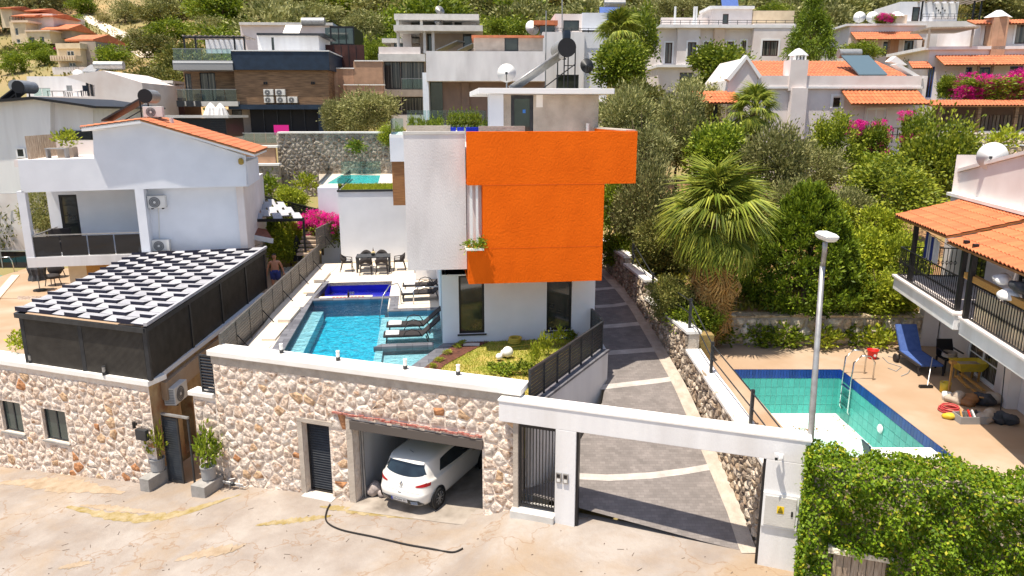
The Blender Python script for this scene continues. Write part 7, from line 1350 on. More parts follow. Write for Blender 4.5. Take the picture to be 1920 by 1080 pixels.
# pink-white house with bay fronts
PH, _ = hframe(1235, 150, 70, 1); T12 = thing('bay_house', 'pinkish white two-storey house with faceted front and tall windows', 'house', PH, 6, 0, 11)
tw_ = M['whitepaint']
blk(T12, PH, 'left_bay', (1235, 50, 1270, 122), .5, 6, M['pinkwhite'], [(1247, 80, 1260, 119)], M['corten'], M['panecurt'], mull=1, trim=tw_); blk(T12, PH, 'centre_wall', (1270, 48, 1312, 122), 0, 6, M['pinkwhite'], [(1289, 79, 1305, 117)], M['corten'], M['panecurt'], mull=1, trim=tw_); blk(T12, PH, 'middle_wall', (1312, 48, 1412, 122), .4, 6, M['pinkwhite'], [(1319, 79, 1333, 112), (1362, 78, 1376, 100), (1390, 76, 1399, 95)], M['corten'], M['panecurt'], mull=1, trim=tw_); blk(T12, PH, 'right_wall', (1412, 44, 1490, 122), -.3, 6, M['pinkwhite'], [(1429, 76, 1459, 105)], M['corten'], M['panecurt'], mull=1, trim=tw_)
bx(T12, PH, 'pilaster', (1339, 50, 1358, 112), -.1, .42, M['peach']); bx(T12, PH, 'floor_ledge', (1233, 121, 1410, 126), -.2, 6, M['white']); blk(T12, PH, 'lower_wall', (1233, 126, 1410, 175), .3, 6, M['pinkwhite'], [(1274, 136, 1300, 165)], M['corten'], M['pane']); bx(T12, PH, 'parapet', (1233, 46, 1492, 52), -.35, 6, M['white']); blk(T12, PH, 'roof_room', (1335, 15, 1410, 46), 2, 5, M['pinkwhite'], [(1355, 26, 1366, 45)], M['corten']); bx(T12, PH, 'roof_room_cap', (1331, 11, 1415, 16), 1.7, 5.4, M['white']); railing(T12, PH, (1240, 38, 1490, 48), 0, 14, 'darkgrey')
for x in (1266, 1302, 1306): bx(T12, PH, 'chimney_post', (x - 1.5, 12, x + 1.5, 48), 1, 1.2, M['whitepaint'])
bx(T12, PH, 'roof_wall', (1240, 33, 1330, 46), 3, 3.3, M['pinkwhite']); bx(T12, PH, 'right_roof_wall', (1412, 20, 1489, 44), 4, 4.3, M['cream'])
X, Y, z = U(1385, 8, Y=74); solar('blue solar panels on top of the bay house', W, (X - 1.5, Y, z - .7), (X + .5, Y, z + .9), (X + .8, Y + .2, z + 1), .3, 1.6, 1.6, True, 'bluecloth')
# tiled house on the right with chimney and small gable
TH_, _ = hframe(1365, 280, 44, 1); T13 = thing('tiled_house', 'pinkish house with terracotta roof, chimney and small gable', 'house', TH_, 5, 0, 5)
blk(T13, TH_, 'front_wall', (1420, 142, 1728, 330), 0, 7, M['pinkwhite'], [(1561, 181, 1578, 203)], M['whitepaint'], M['pane'], trim=M['whitepaint']); bx(T13, TH_, 'parapet', (1420, 142, 1728, 164), -.15, .0, M['pinkwhite']); bx(T13, TH_, 'parapet_lip', (1418, 162, 1730, 166), -.22, 0, M['white'])
part(T13, 'gable', MB().prt(TH_.pz(-.2, [(1365, 170), (1368, 150), (1400, 108), (1420, 138), (1420, 320), (1365, 320)]), -.2, 5), M['pinkwhite']); gcp = TH_.pz(-.3, [(1362, 148), (1400, 103), (1428, 142), (1424, 148), (1400, 111), (1368, 152)]); part(T13, 'gable_trim', MB().prt(gcp, -.34, .3), M['whitepaint'])
a = TH_.at(1424, 146, .2); b = TH_.at(1712, 146, .2); c = TH_.at(1424, 115, 4.5); tiled(T13, (a[0], .2, a[2]), (b[0] - a[0], 0, 0), (0, 4.4, c[2] - a[2]), 40, 11, M['tilefar'], OFF[T13.name], joined=True)
bx(T13, TH_, 'chimney', (1481, 112, 1514, 170), -.3, .8, M['pinkwhite']); bx(T13, TH_, 'chimney_shaft', (1479, 165, 1508, 330), -.5, -.02, M['pinkwhite']); r = TH_.rect(.2, 1482, 94, 1513, 112); cx_, w_ = (r[0] + r[1]) / 2, (r[1] - r[0]) / 2
part(T13, 'chimney_cap', MB().lathe([(w_ * 1.25, 0), (w_ * 1.2, .06), (w_ * .4, .36), (.03, .42)], (cx_, .25, r[2] + .22), 4), M['whitepaint']); 
for dx in (-.3, -.1, .1, .3): part(T13, 'chimney_pillar', MB().box(cx_ + dx - .05, cx_ + dx + .05, -.1, .6, r[2] - .02, r[2] + .24), M['whitepaint'])
part(T13, 'right_gable_trim', MB().prt(TH_.pz(0, [(1676, 121), (1684, 119), (1731, 147), (1722, 149)]), -.1, .5), M['whitepaint']); part(T13, 'back_gable_trim', MB().prt(TH_.pz(3, [(1668, 115), (1680, 105), (1702, 122), (1690, 121)]), 3, 3.6), M['whitepaint'])
a = TH_.at(1595, 195, -1.4); b = TH_.at(1742, 193, -1.4); c = TH_.at(1600, 170, -.1); tiled(T13, (a[0], -1.5, a[2]), (b[0] - a[0], 0, 0), (0, 1.4, c[2] - a[2]), 20, 4, M['tile'], OFF[T13.name]); a = TH_.at(1310, 193, -1.6); b = TH_.at(1392, 193, -1.6); c = TH_.at(1312, 172, -.1); tiled(T13, (a[0], -1.6, a[2]), (b[0] - a[0], 0, 0), (0, 1.5, c[2] - a[2]), 12, 4, M['tile'], OFF[T13.name])
for x in (1318, 1338, 1342): r = TH_.rect(-1.4, x - 1.5, 196, x + 1.5, 270); part(T13, 'porch_post', MB().box(r[0], r[1], -1.4, -1.3, r[2], r[3]), M['black'])
blk(T13, TH_, 'porch_wall', (1618, 200, 1710, 300), -.1, .08, M['pinkwhite'], [(1623, 203, 1660, 262)], M['whitepaint'], M['pane'], mull=1); railing(T13, TH_, (1612, 240, 1700, 268), -1.2, 10); bx(T13, TH_, 'porch_slab', (1602, 292, 1720, 300), -1.4, 0, M['pinkwhite'])
A = TH_.at(1607, 145, .6); B = TH_.at(1650, 112, 2.6); Tsl = thing('solar_water_heater', 'solar panel with silver tank on the terracotta roof', 'solar heater', TH_, A[0], .6, A[2]); w_ = TH_.at(1660, 145, .6)[0] - A[0]; part(Tsl, 'collector', MB().hexa([(A[0], .4, A[2] + .1), (A[0] + w_, .4, A[2] + .1), (A[0] + w_ - .35, 2.2, B[2] + .15), (A[0] - .35, 2.2, B[2] + .15), (A[0], .4, A[2] + .18), (A[0] + w_, .4, A[2] + .18), (A[0] + w_ - .35, 2.2, B[2] + .23), (A[0] - .35, 2.2, B[2] + .23)]), mat('blue_grey_glass', (.10, .15, .18), .15, spec=.7)); part(Tsl, 'tank', MB().lathe([(.02, 0), (.27, 0), (.27, 1.35), (.02, 1.35)], (A[0] - .4, 2.5, B[2] + .35), 18, 'x'), M['galv'])
# houses at the far right
R1, _ = hframe(1590, 120, 72, -3); T14 = thing('awning_house', 'pinkish house with tiled awning and stone chimney at upper right', 'house', R1, 4, 0, 12)
blk(T14, R1, 'wall', (1590, 46, 1735, 120), 0, 7, M['pinkwhite'], [(1655, 78, 1668, 105), (1695, 76, 1712, 102)], M['navy'], M['pane'], trim=M['whitepaint']); bx(T14, R1, 'cornice', (1587, 44, 1738, 48), -.2, 7, M['white']); bx(T14, R1, 'stone_pier', (1668, 72, 1684, 115), -.15, 0, M['pinkstone']); bx(T14, R1, 'chimney', (1674, 28, 1700, 58), .3, 1.4, M['peach']); r = R1.rect(.2, 1672, 20, 1702, 30); part(T14, 'chimney_cap', MB().lathe([(1.05, 0), (.2, .45)], ((r[0] + r[1]) / 2, .8, r[2]), 4), M['whitepaint'])
a = R1.at(1606, 74, -1.6); b = R1.at(1732, 68, -1.6); c = R1.at(1606, 60, 0); tiled(T14, (a[0], -1.6, a[2]), (b[0] - a[0], 0, 0), (0, 1.6, c[2] - a[2]), 26, 4, M['tilefar'], OFF[T14.name], joined=True)
for x in (1610, 1666, 1730): r = R1.rect(-1.4, x - 1.5, 74, x + 1.5, 118); part(T14, 'awning_post', MB().box(r[0], r[1], -1.4, -1.25, r[2], r[3]), M['woodwall'])
for k, (x, lab) in enumerate(((1610, 'left white dish on the pink roof at upper right'), (1634, 'right white dish on the pink roof at upper right'))): q = R1.at(x, 46, 2); dish(lab, R1, q[0], 2, q[2] - .1, .55, M['whitepaint'], 15, -20)
R0, _ = hframe(1685, 40, 92, -2); T15 = thing('upper_house', 'white house with wall ornaments and roof pergola at the top right', 'house', R0, 3, 0, 18); blk(T15, R0, 'wall', (1686, 3, 1796, 42), 0, 7, M['bluewhite'], [(1710, 13, 1724, 40)], M['corten'], M['pane']); bx(T15, R0, 'ornament_wall', (1752, 6, 1796, 33), -.3, 0, M['white'])
for k in range(5): r = R0.rect(-.36, 1755 + k * 4, 14 + (k % 3) * 4, 1757 + k * 4, 17 + (k % 3) * 4); part(T15, 'ornament', MB().box(r[0], r[1], -.36, -.31, r[2], r[3]), M['ink'])
railing(T15, R0, (1730, 26, 1838, 36), -1.2, 9, 'black'); r = R0.rect(-1, 1728, 2, 1838, 40)
for x in (r[0], r[1] - .8, r[1]): part(T15, 'pergola_post', MB().box(x - .08, x + .08, -1.1, -.95, r[2], r[3]), M['black'])
for k in range(9): x = r[0] + (r[1] - r[0]) * k / 8; part(T15, 'pergola_slat', MB().box(x - .12, x + .12, -1.4, 2, r[3], r[3] + .1), M['taupe'])
R2, _ = hframe(1735, 190, 56, -6); T16 = thing('blue_door_house', 'pinkish white house with tiled awning and blue doors at the right edge', 'house', R2, 5, 0, 9)
blk(T16, R2, 'lower_wall', (1737, 88, 2060, 200), 0, 7, M['pinkwhite'], [(1738, 125, 1750, 183), (1808, 126, 1820, 180), (1830, 126, 1855, 170), (1890, 124, 1915, 180)], M['bluecloth'], M['pane'], mull=1); bx(T16, R2, 'cornice', (1734, 86, 2060, 92), -.2, 7, M['white']); blk(T16, R2, 'upper_wall', (1838, 40, 2060, 88), 1, 7, M['pinkwhite'], [(1845, 48, 1864, 84), (1904, 44, 1930, 82)], M['corten'], M['panecurt'], trim=M['whitepaint']); bx(T16, R2, 'chimney', (1862, 32, 1888, 104), -.2, 1.2, M['pinkstone']); r = R2.rect(.2, 1864, 22, 1900, 32); part(T16, 'chimney_cap', MB().lathe([(1.0, 0), (.2, .5)], ((r[0] + r[1]) / 2 - .2, .5, r[2]), 4), M['whitepaint'])
a = R2.at(1772, 122, -1.8); b = R2.at(2050, 118, -1.8); c = R2.at(1778, 104, 0); tiled(T16, (a[0], -1.8, a[2]), (b[0] - a[0], 0, 0), (0, 1.8, c[2] - a[2]), 44, 5, M['tilefar'], OFF[T16.name], joined=True); a = R2.at(1830, 45, .2); b = R2.at(2050, 40, .2); tiled(T16, (a[0], .2, a[2]), (b[0] - a[0], 0, 0), (0, 1.4, .4), 36, 3, M['tilefar'], OFF[T16.name], joined=True)
a = R2.at(1712, 128, -.9); b = R2.at(1750, 122, -.9); tiled(T16, (a[0], -.9, a[2]), (b[0] - a[0], 0, 0), (0, .9, .5), 8, 3, M['tilefar'], OFF[T16.name], joined=True)
railing(T16, R2, (1790, 160, 1920, 188), -1.6, 12); r = R2.rect(-1, 1748, 52, 1838, 88)
for x in (r[0], r[1] - .3): part(T16, 'roof_pergola_post', MB().box(x - .06, x + .06, -.5, -.4, r[2], r[3]), M['taupe'])
part(T16, 'roof_pergola_top', MB().box(r[0], r[1], -.6, 3, r[3], r[3] + .12), M['oldwood'])
for x in (1832, 1858): q = R2.rect(-1.6, x - 2, 118, x + 2, 180); part(T16, 'awning_post', MB().box(q[0], q[0] + .14, -1.65, -1.5, q[2], q[3]), M['woodwall'])
WP, _ = hframe(1745, 250, 47, -6); T17 = thing('timber_shelter', 'long low timber shelter with tile edge below the blue-door house', 'shelter', WP, 4, 0, 7); bx(T17, WP, 'back_wall', (1750, 196, 2050, 250), 1.6, 2, M['brownwall']); bx(T17, WP, 'floor', (1745, 246, 2050, 250), -.6, 2, M['slab'])
a = WP.at(1748, 198, -.9); b = WP.at(2040, 196, -.9); tiled(T17, (a[0], -.9, a[2]), (b[0] - a[0], 0, 0), (0, 2.6, .35), 44, 5, M['tilefar'], OFF[T17.name], joined=True)
for x in (1760, 1835, 1905): q = WP.rect(-.7, x - 3, 200, x + 3, 248); part(T17, 'post', MB().box(q[0], q[1], -.7, -.5, q[2], q[3]), M['woodwall'])
for k in range(22): q = WP.rect(1.5, 1770 + k * 7, 216, 1775 + k * 7, 246); part(T17, 'board', MB().box(q[0], q[1], 1.5, 1.58, q[2], q[3]), M['oldwood'] if k % 3 else M['brownwall'])
SWl, _ = hframe(1800, 278, 45, -6); T18 = thing('terrace_wall', 'pale crazy-stone wall below the timber shelter', 'wall', SWl, 3, 0, 6); r = SWl.rect(0, 1760, 249, 2040, 290); part(T18, 'wall_core', MB().box(r[0], r[1], .02, .5, r[2], r[3]), M['mortardark']); stones(T18, onp(0), r[0], r[1], r[2], r[3], .26, 91, M['stonecream'], (), .06, .9, joined=True)
Tss = thing('striped_awning', 'striped flat awning behind the big white dish', 'awning', SWl, 4, -2, 6.5); r = SWl.rect(-2.5, 1818, 273, 2000, 283)
for k in range(10): w = (r[1] - r[0]) / 10; part(Tss, 'stripe', MB().box(r[0] + k * w, r[0] + (k + 1) * w, -2.5, -1, r[3] - .04, r[3]), M['navy'] if k % 2 else M['whitepaint'])
# far stone villas on the hillside at the upper left
V1, _ = hframe(70, 80, onhill(70, 86)[1] - 3, -6); T19 = thing('hillside_villa', 'cream stone villa with red roofs, larger one at upper left', 'villa', V1, 3, 0, 18)
blk(T19, V1, 'tower', (20, 40, 50, 82), 0, 7, M['cream'], [(28, 52, 34, 66), (31, 73, 38, 81)], M['whitepaint'], M['pane']); blk(T19, V1, 'left_wing', (2, 15, 24, 52), 3, 6, M['cream'], []); blk(T19, V1, 'middle', (48, 56, 94, 82), -.5, 7, M['cream'], [(55, 70, 65, 80), (75, 69, 83, 80)], M['navy'], M['pane']); blk(T19, V1, 'upper', (46, 26, 100, 56), 2.5, 7, M['pinkwhite'], [])
for px, t in (((20, 38, 52, 42), -.3), ((46, 56, 94, 59), -.7)): bx(T19, V1, 'cornice', px, t, t + 7, M['peach'])
for (x0, x1, y0, y1, t) in ((0, 25, 17, 12, 3), (50, 78, 22, 16, 4), (80, 132, 57, 46, 1.5), (70, 104, 32, 27, 2.5), (25, 70, 32, 25, 1.5)):
    r = V1.rect(t, x0, y1, x1, y0); part(T19, 'roof', MB().prp([(t - .5, r[2]), (t + 5.5, r[2]), (t + 5.5, r[2] + .15), (t + 2.5, r[3] + .3), (t - .5, r[2] + .15)], r[0], r[1]), M['tilefar'])
blk(T19, V1, 'right_wing', (94, 55, 133, 72), 1.8, 6, M['taupe'], []); railing(T19, V1, (18, 31, 46, 40), -.1, 5, 'black'); bx(T19, V1, 'terrace_wall', (0, 128, 105, 137), -6, -5.6, M['pinkwhite'])
V2, _ = hframe(105, 125, onhill(130, 128)[1] - 2, -6); T20 = thing('hillside_villa', 'cream stone villa with balcony and red roof, smaller one at left', 'villa', V2, 3, 0, 15)
blk(T20, V2, 'front', (108, 90, 152, 126), 0, 6, M['cream'], [(125, 95, 139, 110), (129, 117, 142, 125)], M['whitepaint'], M['pane'], mull=1); bx(T20, V2, 'side', (152, 78, 182, 128), 1, 7, M['taupe']); bx(T20, V2, 'parapet', (104, 81, 150, 91), -.3, 6, M['cream']); r = V2.rect(2, 127, 66, 180, 78); part(T20, 'roof', MB().prp([(1.4, r[2]), (8, r[2]), (8, r[2] + .2), (4.5, r[3] + .3), (1.4, r[2] + .2)], r[0], r[1]), M['tilefar']); bx(T20, V2, 'balcony', (94, 104, 142, 114), -1.4, 0, M['cream'])
for k in range(10): r = V2.rect(-1.42, 95 + k * 4.8, 105, 97 + k * 4.8, 111); part(T20, 'baluster', MB().box(r[0], r[1], -1.5, -1.42, r[2], r[3]), M['peach'])
# ------------------------------------------------------------------ retaining wall, neighbours' garden behind the fence
RW, _ = hframe(465, 355, 47, 2); T21 = thing('retaining_stone_wall', 'long grey rubble retaining wall below the timber house', 'wall', RW, 4, 0, 5)
r = RW.rect(0, 522, 250, 740, 372); part(T21, 'wall_core', MB().box(r[0], r[1], .02, .6, r[2] - 1, r[3]), M['mortardark']); stones(T21, onp(0), r[0], r[1], r[2] - .6, r[3] - .05, .26, 95, M['stonegrey'], (), .05, .82, joined=True); bx(T21, RW, 'coping', (520, 247, 742, 250), -.1, .7, M['coping'])
r = RW.rect(-1.2, 455, 310, 524, 372); part(T21, 'lower_core', MB().box(r[0], r[1], -1.18, -.7, r[2] - 1, r[3]), M['mortardark']); stones(T21, onp(-1.2), r[0], r[1], r[2] - .6, r[3] - .05, .26, 96, M['stonegrey'], (), .05, .82, joined=True); bx(T21, RW, 'lower_coping', (462, 307, 523, 311), -1.3, -.6, M['coping'])
r = RW.rect(-.8, 455, 276, 516, 308); part(T21, 'pink_panel', MB().box(r[0], r[1], -.8, -.5, r[2], r[3]), M['pinkstone']); bx(T21, RW, 'panel_coping', (455, 273, 520, 277), -.9, -.3, M['coping'])
glassrail(T21, RW, (455, 250, 520, 268), .2, 3)
lt = MB(); lt.box(-26, -9.9, 31.6, 44, 1.6, 2.3); struct('neighbour_terrace', lt, M['deckorange'])
lt2 = MB(); lt2.prz([SF.w(-20.9, .15), SF.w(-11.45, .15), (-11.0, 31.6), (-40, 31.6)], 1.7, 2.28); struct('left_pool_terrace', lt2, M['deckorange'])
X0, Y0, _ = U(0, 545, z=2.29); wp = MB(); pts = [U(x, y, z=2.29) for x, y in ((-120, 515), (22, 517), (-18, 562), (-160, 580))]; wp.add(pts, [(0, 1, 2, 3)]); Tlp2 = thing('left_pool', 'corner of a turquoise pool at the far left terrace', 'pool', W, pts[1][0], pts[1][1], 2.28); part(Tlp2, 'water_surface', wp, mat('turquoise_water', (.03, .42, .40), .08, (.06, .55, .50), 3., bump=.15, bscale=4)); 
ed = MB(); a, b = U(22, 517, z=2.29), U(-18, 562, z=2.29); ed.hexa([(a[0], a[1], 2.28), (a[0] + .4, a[1], 2.28), (b[0] + .4, b[1], 2.28), (b[0], b[1], 2.28), (a[0], a[1], 2.34), (a[0] + .4, a[1], 2.34), (b[0] + .4, b[1], 2.34), (b[0], b[1], 2.34)]); part(Tlp2, 'coping', ed, M['peach'])
X, Y, z = U(22, 510, z=2.3); single('pool_rail', MB().tube([(X - 1, Y, 2.3), (X - 1, Y, 3.05), (X, Y, 3.1), (X + .1, Y, 2.9), (X + .15, Y, 2.3)], .025, 8), M['steel'], 'steel grab rail by the far left pool', 'handrail', W, X, Y, 2.3, smooth=True)
X, Y, z = U(75, 545, z=2.3); parasol('closed dark grey parasol beside the pergola', X, Y, 2.3, 1.75, M['darkcloth'], .34)
for i, (x, y, lab) in enumerate(((108, 520, 'black armchair under the white balcony, rear one'), (100, 535, 'black armchair under the white balcony, front one'))):
    X, Y, z = U(x, y, z=2.3); T = thing('terrace_armchair', lab, 'armchair', W, X, Y, 2.3); part(T, 'seat', MB().ball((X, Y, 2.75), .38, 14, 8, (1, .9, .35)), M['sling'], smooth=True); part(T, 'backrest', MB().ball((X, Y + .28, 3.02), .38, 14, 8, (1, .3, .75)), M['sling'], smooth=True)
    for a in (-.25, .25):
        for b in (-.22, .25): part(T, 'leg', MB().bar((X + a, Y + b, 2.3), (X + a * .7, Y + b * .7, 2.75), .03), M['sling'])
X, Y, z = U(55, 500, z=2.3); T = thing('terrace_chair', 'white metal chair at the far left railing', 'chair', W, X, Y, 2.3); part(T, 'seat', MB().box(X - .25, X + .25, Y - .22, Y + .25, 2.72, 2.76), M['darkcloth']); part(T, 'backrest', MB().box(X - .25, X + .25, Y + .22, Y + .26, 2.76, 3.2), M['whitepaint'])
for a in (-.24, .24):
    for b in (-.2, .24): part(T, 'leg', MB().bar((X + a, Y + b, 2.3), (X + a, Y + b, 2.72), .035), M['whitepaint'])
T = thing('left_railing', 'dark glass railing behind the far left pool', 'railing', W, -22, 37, 2.3); q0, q1 = U(-60, 505, z=2.3), U(54, 503, z=2.3); part(T, 'glass_pane', MB().box(q0[0], q1[0], q1[1], q1[1] + .02, 2.35, 3.2), M['glassdark']); part(T, 'handrail', MB().bar((q0[0], q1[1], 3.25), (q1[0], q1[1], 3.25), .06), M['galv'])
for v in (.55, 1.0): x = q0[0] + (q1[0] - q0[0]) * v; part(T, 'post', MB().box(x - .03, x + .03, q1[1] - .03, q1[1] + .03, 2.3, 3.25), M['galv'])
# sloping black fence, second pergola, tile porch, garden path objects behind the slatted fence
A, B = U(470, 362, Y=41), U(632, 402, Y=39); fence('slatted_fence', 'black slatted fence sloping down behind the neighbour\'s pergola', (A[0], A[1]), (B[0], B[1]), A[2] - 1.0, A[2] + .0, 8, 9, M['black'], False, B[2] - .9, B[2])
Tp2 = thing('small_pergola', 'small black pergola with checkered roof panels beyond the white house', 'pergola', W, *U(510, 405, Y=37)); a, b, c, d = [Vector(U(x, y, Y=Yq)) for x, y, Yq in ((455, 410, 36), (570, 408, 36), (525, 378, 39.5), (455, 376, 39.5))]
for j in range(6):
    for i in range(6):
        q = lambda u, v: a.lerp(b, u).lerp(d.lerp(c, u), v); s = .1 if (i + j) % 2 else -.1; o = Vector((0, 0, .02)); g0, g1, g2, g3 = q((i + .04) / 6, j / 6), q((i + .96) / 6, j / 6), q((i + .96) / 6, (j + 1) / 6), q((i + .04) / 6, (j + 1) / 6); up_ = Vector((0, 0, s)); part(Tp2, 'roof_slat', MB().hexa([g0 - up_, g1 - up_, g2 + up_, g3 + up_, g0 - up_ + o, g1 - up_ + o, g2 + up_ + o, g3 + up_ + o]), M['louver'])
part(Tp2, 'front_beam', MB().bar(a - Vector((0, 0, .1)), b - Vector((0, 0, .1)), .12, .14), M['black'])
for q in (b, c): part(Tp2, 'post', MB().box(q.x - .1, q.x, q.y, q.y + .1, 2.3, q.z), M['black'])
Tpr = thing('tile_porch', 'small brown tiled porch roof beside the white house', 'porch', W, *U(470, 460, Y=35)); a, b, c, d = [Vector(U(x, y, Y=Yq)) for x, y, Yq in ((455, 441, 34.5), (512, 452, 34.5), (500, 434, 36), (455, 425, 36))]; part(Tpr, 'roof', MB().hexa([a, b, c, d, a + Vector((0, 0, .1)), b + Vector((0, 0, .1)), c + Vector((0, 0, .1)), d + Vector((0, 0, .1))]), mat('old_brown_tile', (.26, .09, .05), .8, (.18, .06, .035), 6.)); part(Tpr, 'fascia', MB().bar(a, b, .08, .22), M['whitepaint']); part(Tpr, 'brace', MB().bar(b - Vector((.5, 0, .1)), a - Vector((0, 0, .7)), .07), M['oldwood'])
Tst = thing('garden_steps', 'grey timber garden steps beside the bougainvillea', 'steps', W, *U(583, 460, z=2.4))
for k in range(7): X, Y, z = U(577 + k * 2.2, 474 - k * 8, Y=36 + k * .35); part(Tst, 'step', MB().box(X - .5, X + .5, Y - .25, Y + .25, z - .1, z), M['oldwood'])
X, Y, z = U(560, 505, z=2.4); parasol('slim black closed parasol behind the slatted fence', X, Y, 2.3, 1.9, M['black'], .2, mat('teal_base', (.03, .25, .25), .5))
rkm = MB(); rg = random.Random(12)
for k in range(220): X, Y, z = U(rg.uniform(530, 575), rg.uniform(480, 512), z=2.32); s = rg.uniform(.05, .14); rkm.ball((X, Y, 2.32), s, 6, 4, (1, .8, .5))
struct('white_pebbles', rkm, M['coping'], kind='stuff')
# man in blue shorts on the path behind the pergola
def person():
    X, Y, z = U(519, 548, z=2.3); T = thing('person', 'bare-chested man in blue swim shorts walking behind the slatted fence', 'person', W, X, Y, 2.3)
    J = {'pel': (0, 0, .95, .15), 'waist': (0, 0, 1.12, .165), 'chest': (0, .01, 1.33, .17), 'neckb': (0, .02, 1.50, .07), 'neck': (0, .01, 1.56, .058), 'head0': (0, -.01, 1.63, .085), 'head1': (0, -.01, 1.72, .095), 'head2': (0, 0, 1.79, .06)}
    E_ = [('pel', 'waist'), ('waist', 'chest'), ('chest', 'neckb'), ('neckb', 'neck'), ('neck', 'head0'), ('head0', 'head1'), ('head1', 'head2')]
    for s, n in ((-1, 'l'), (1, 'r')):
        J.update({n + 'sh': (s * .2, .02, 1.44, .075), n + 'el': (s * .31, .03, 1.17, .052), n + 'wr': (s * .37, -.03, .93, .036), n + 'ha': (s * .385, -.05, .84, .04), n + 'hi': (s * .11, 0, .88, .115), n + 'kn': (s * .13, -.03 + .06 * s, .48, .07), n + 'an': (s * .14, .06 * s, .08, .045), n + 'to': (s * .16, -.16 + .06 * s, .035, .035)})
        E_ += [('chest', n + 'sh'), (n + 'sh', n + 'el'), (n + 'el', n + 'wr'), (n + 'wr', n + 'ha'), ('pel', n + 'hi'), (n + 'hi', n + 'kn'), (n + 'kn', n + 'an'), (n + 'an', n + 'to')]
        for f in range(4): J[n + 'f%d' % f] = (s * (.375 + .012 * f), -.075 + .02 * f, .75 + .012 * abs(f - 1.5), .010); E_.append((n + 'ha', n + 'f%d' % f))
        J[n + 'th'] = (s * .36, -.1, .80, .011); E_.append((n + 'ha', n + 'th'))
    K = list(J); me = bpy.data.meshes.new('body'); me.from_pydata([J[k][:3] for k in K], [(K.index(a), K.index(b)) for a, b in E_], []); me.materials.append(M['skin'])
    o = bpy.data.objects.new('body', me); COL.objects.link(o); o.parent = T; sk = o.modifiers.new('skin', 'SKIN'); sk.use_smooth_shade = True; lay = me.skin_vertices[0].data if me.skin_vertices else None
    if lay is None:
        bpy.context.view_layer.objects.active = o; bpy.ops.mesh.customdata_skin_add(); lay = me.skin_vertices[0].data
    for i, k in enumerate(K): r = J[k][3]; lay[i].radius = (r, r * (.75 if k in ('waist', 'chest', 'pel') else 1)); lay[i].use_root = (k == 'pel')
    o.modifiers.new('sub', 'SUBSURF').levels = 1; o.modifiers['sub'].render_levels = 2
    c = OFF[T.name]; mb = MB(); n = 18
    for s in (-1, 1): mb.lathe([(.125, -.32), (.135, -.15), (.14, 0), (.13, .08)], (c[0] + s * .105, c[1] - .01, c[2] + .93), n)
    mb.lathe([(.175, -.06), (.19, .05), (.175, .14)], (c[0], c[1], c[2] + .93), n); part(T, 'shorts', mb, M['shorts'], smooth=True); part(T, 'hair', MB().ball((c[0], c[1] + .02, c[2] + 1.75), .1, 12, 8, (.95, 1.0, .75)), M['hair'], smooth=True)
    f = MB(); 
    for s in (-1, 1): f.ball((c[0] + s * .035, c[1] - .095, c[2] + 1.70), .012, 6, 4)
    f.box(c[0] - .03, c[0] + .03, c[1] - .1, c[1] - .09, c[2] + 1.63, c[2] + 1.638); part(T, 'face', f, M['hair']); part(T, 'nose', MB().ball((c[0], c[1] - .108, c[2] + 1.675), .018, 6, 4, (.8, 1, 1.4)), M['skin'], smooth=True)
    for s in (-1, 1): part(T, 'ear', MB().ball((c[0] + s * .095, c[1], c[2] + 1.69), .025, 6, 4, (.5, 1, 1.3)), M['skin'], smooth=True)
    T.rotation_euler[2] = R(15)
person()
# ------------------------------------------------------------------ foundations so that every house stands in the slope
for o in [o for o in sc.objects if o.type == 'EMPTY' and o.get('category') in ('house', 'villa', 'carport', 'annex', 'hut', 'shelter') and o.name not in ('orange_villa', 'stone_house', 'balcony_house')]:
    ms = [c for c in o.children if c.type == 'MESH' and c.data.vertices and not any(k in c.name for k in ('canopy', 'roof', 'slab', 'awning', 'porch', 'balcony', 'gutter', 'ledge', 'chimney', 'soffit', 'cap', 'column'))]
    bb = [(min(v.co.x for v in c.data.vertices), max(v.co.x for v in c.data.vertices), min(v.co.y for v in c.data.vertices), max(v.co.y for v in c.data.vertices), min(v.co.z for v in c.data.vertices)) for c in ms]
    z0 = min(b[4] for b in bb); lo = [b for b in bb if b[4] < z0 + 2.2]
    a0, a1, b0, b1 = min(b[0] for b in lo) + .05, max(b[1] for b in lo) - .05, max(min(b[2] for b in lo), -1.3) + .05, max(b[3] for b in lo) - .05
    X, Y = o.location.x, o.location.y; f = MB().box(a0, a1, b0, b1, min(z0 - .5, gz(X, Y) - 3 - o.location.z), z0 + .01); OFF['_f'] = 0
    me = mesh('foundation', f, M['pinkwhite'] if 'timber' not in o.name else M['taupe']); q = bpy.data.objects.new('foundation', me); COL.objects.link(q); q.parent = o
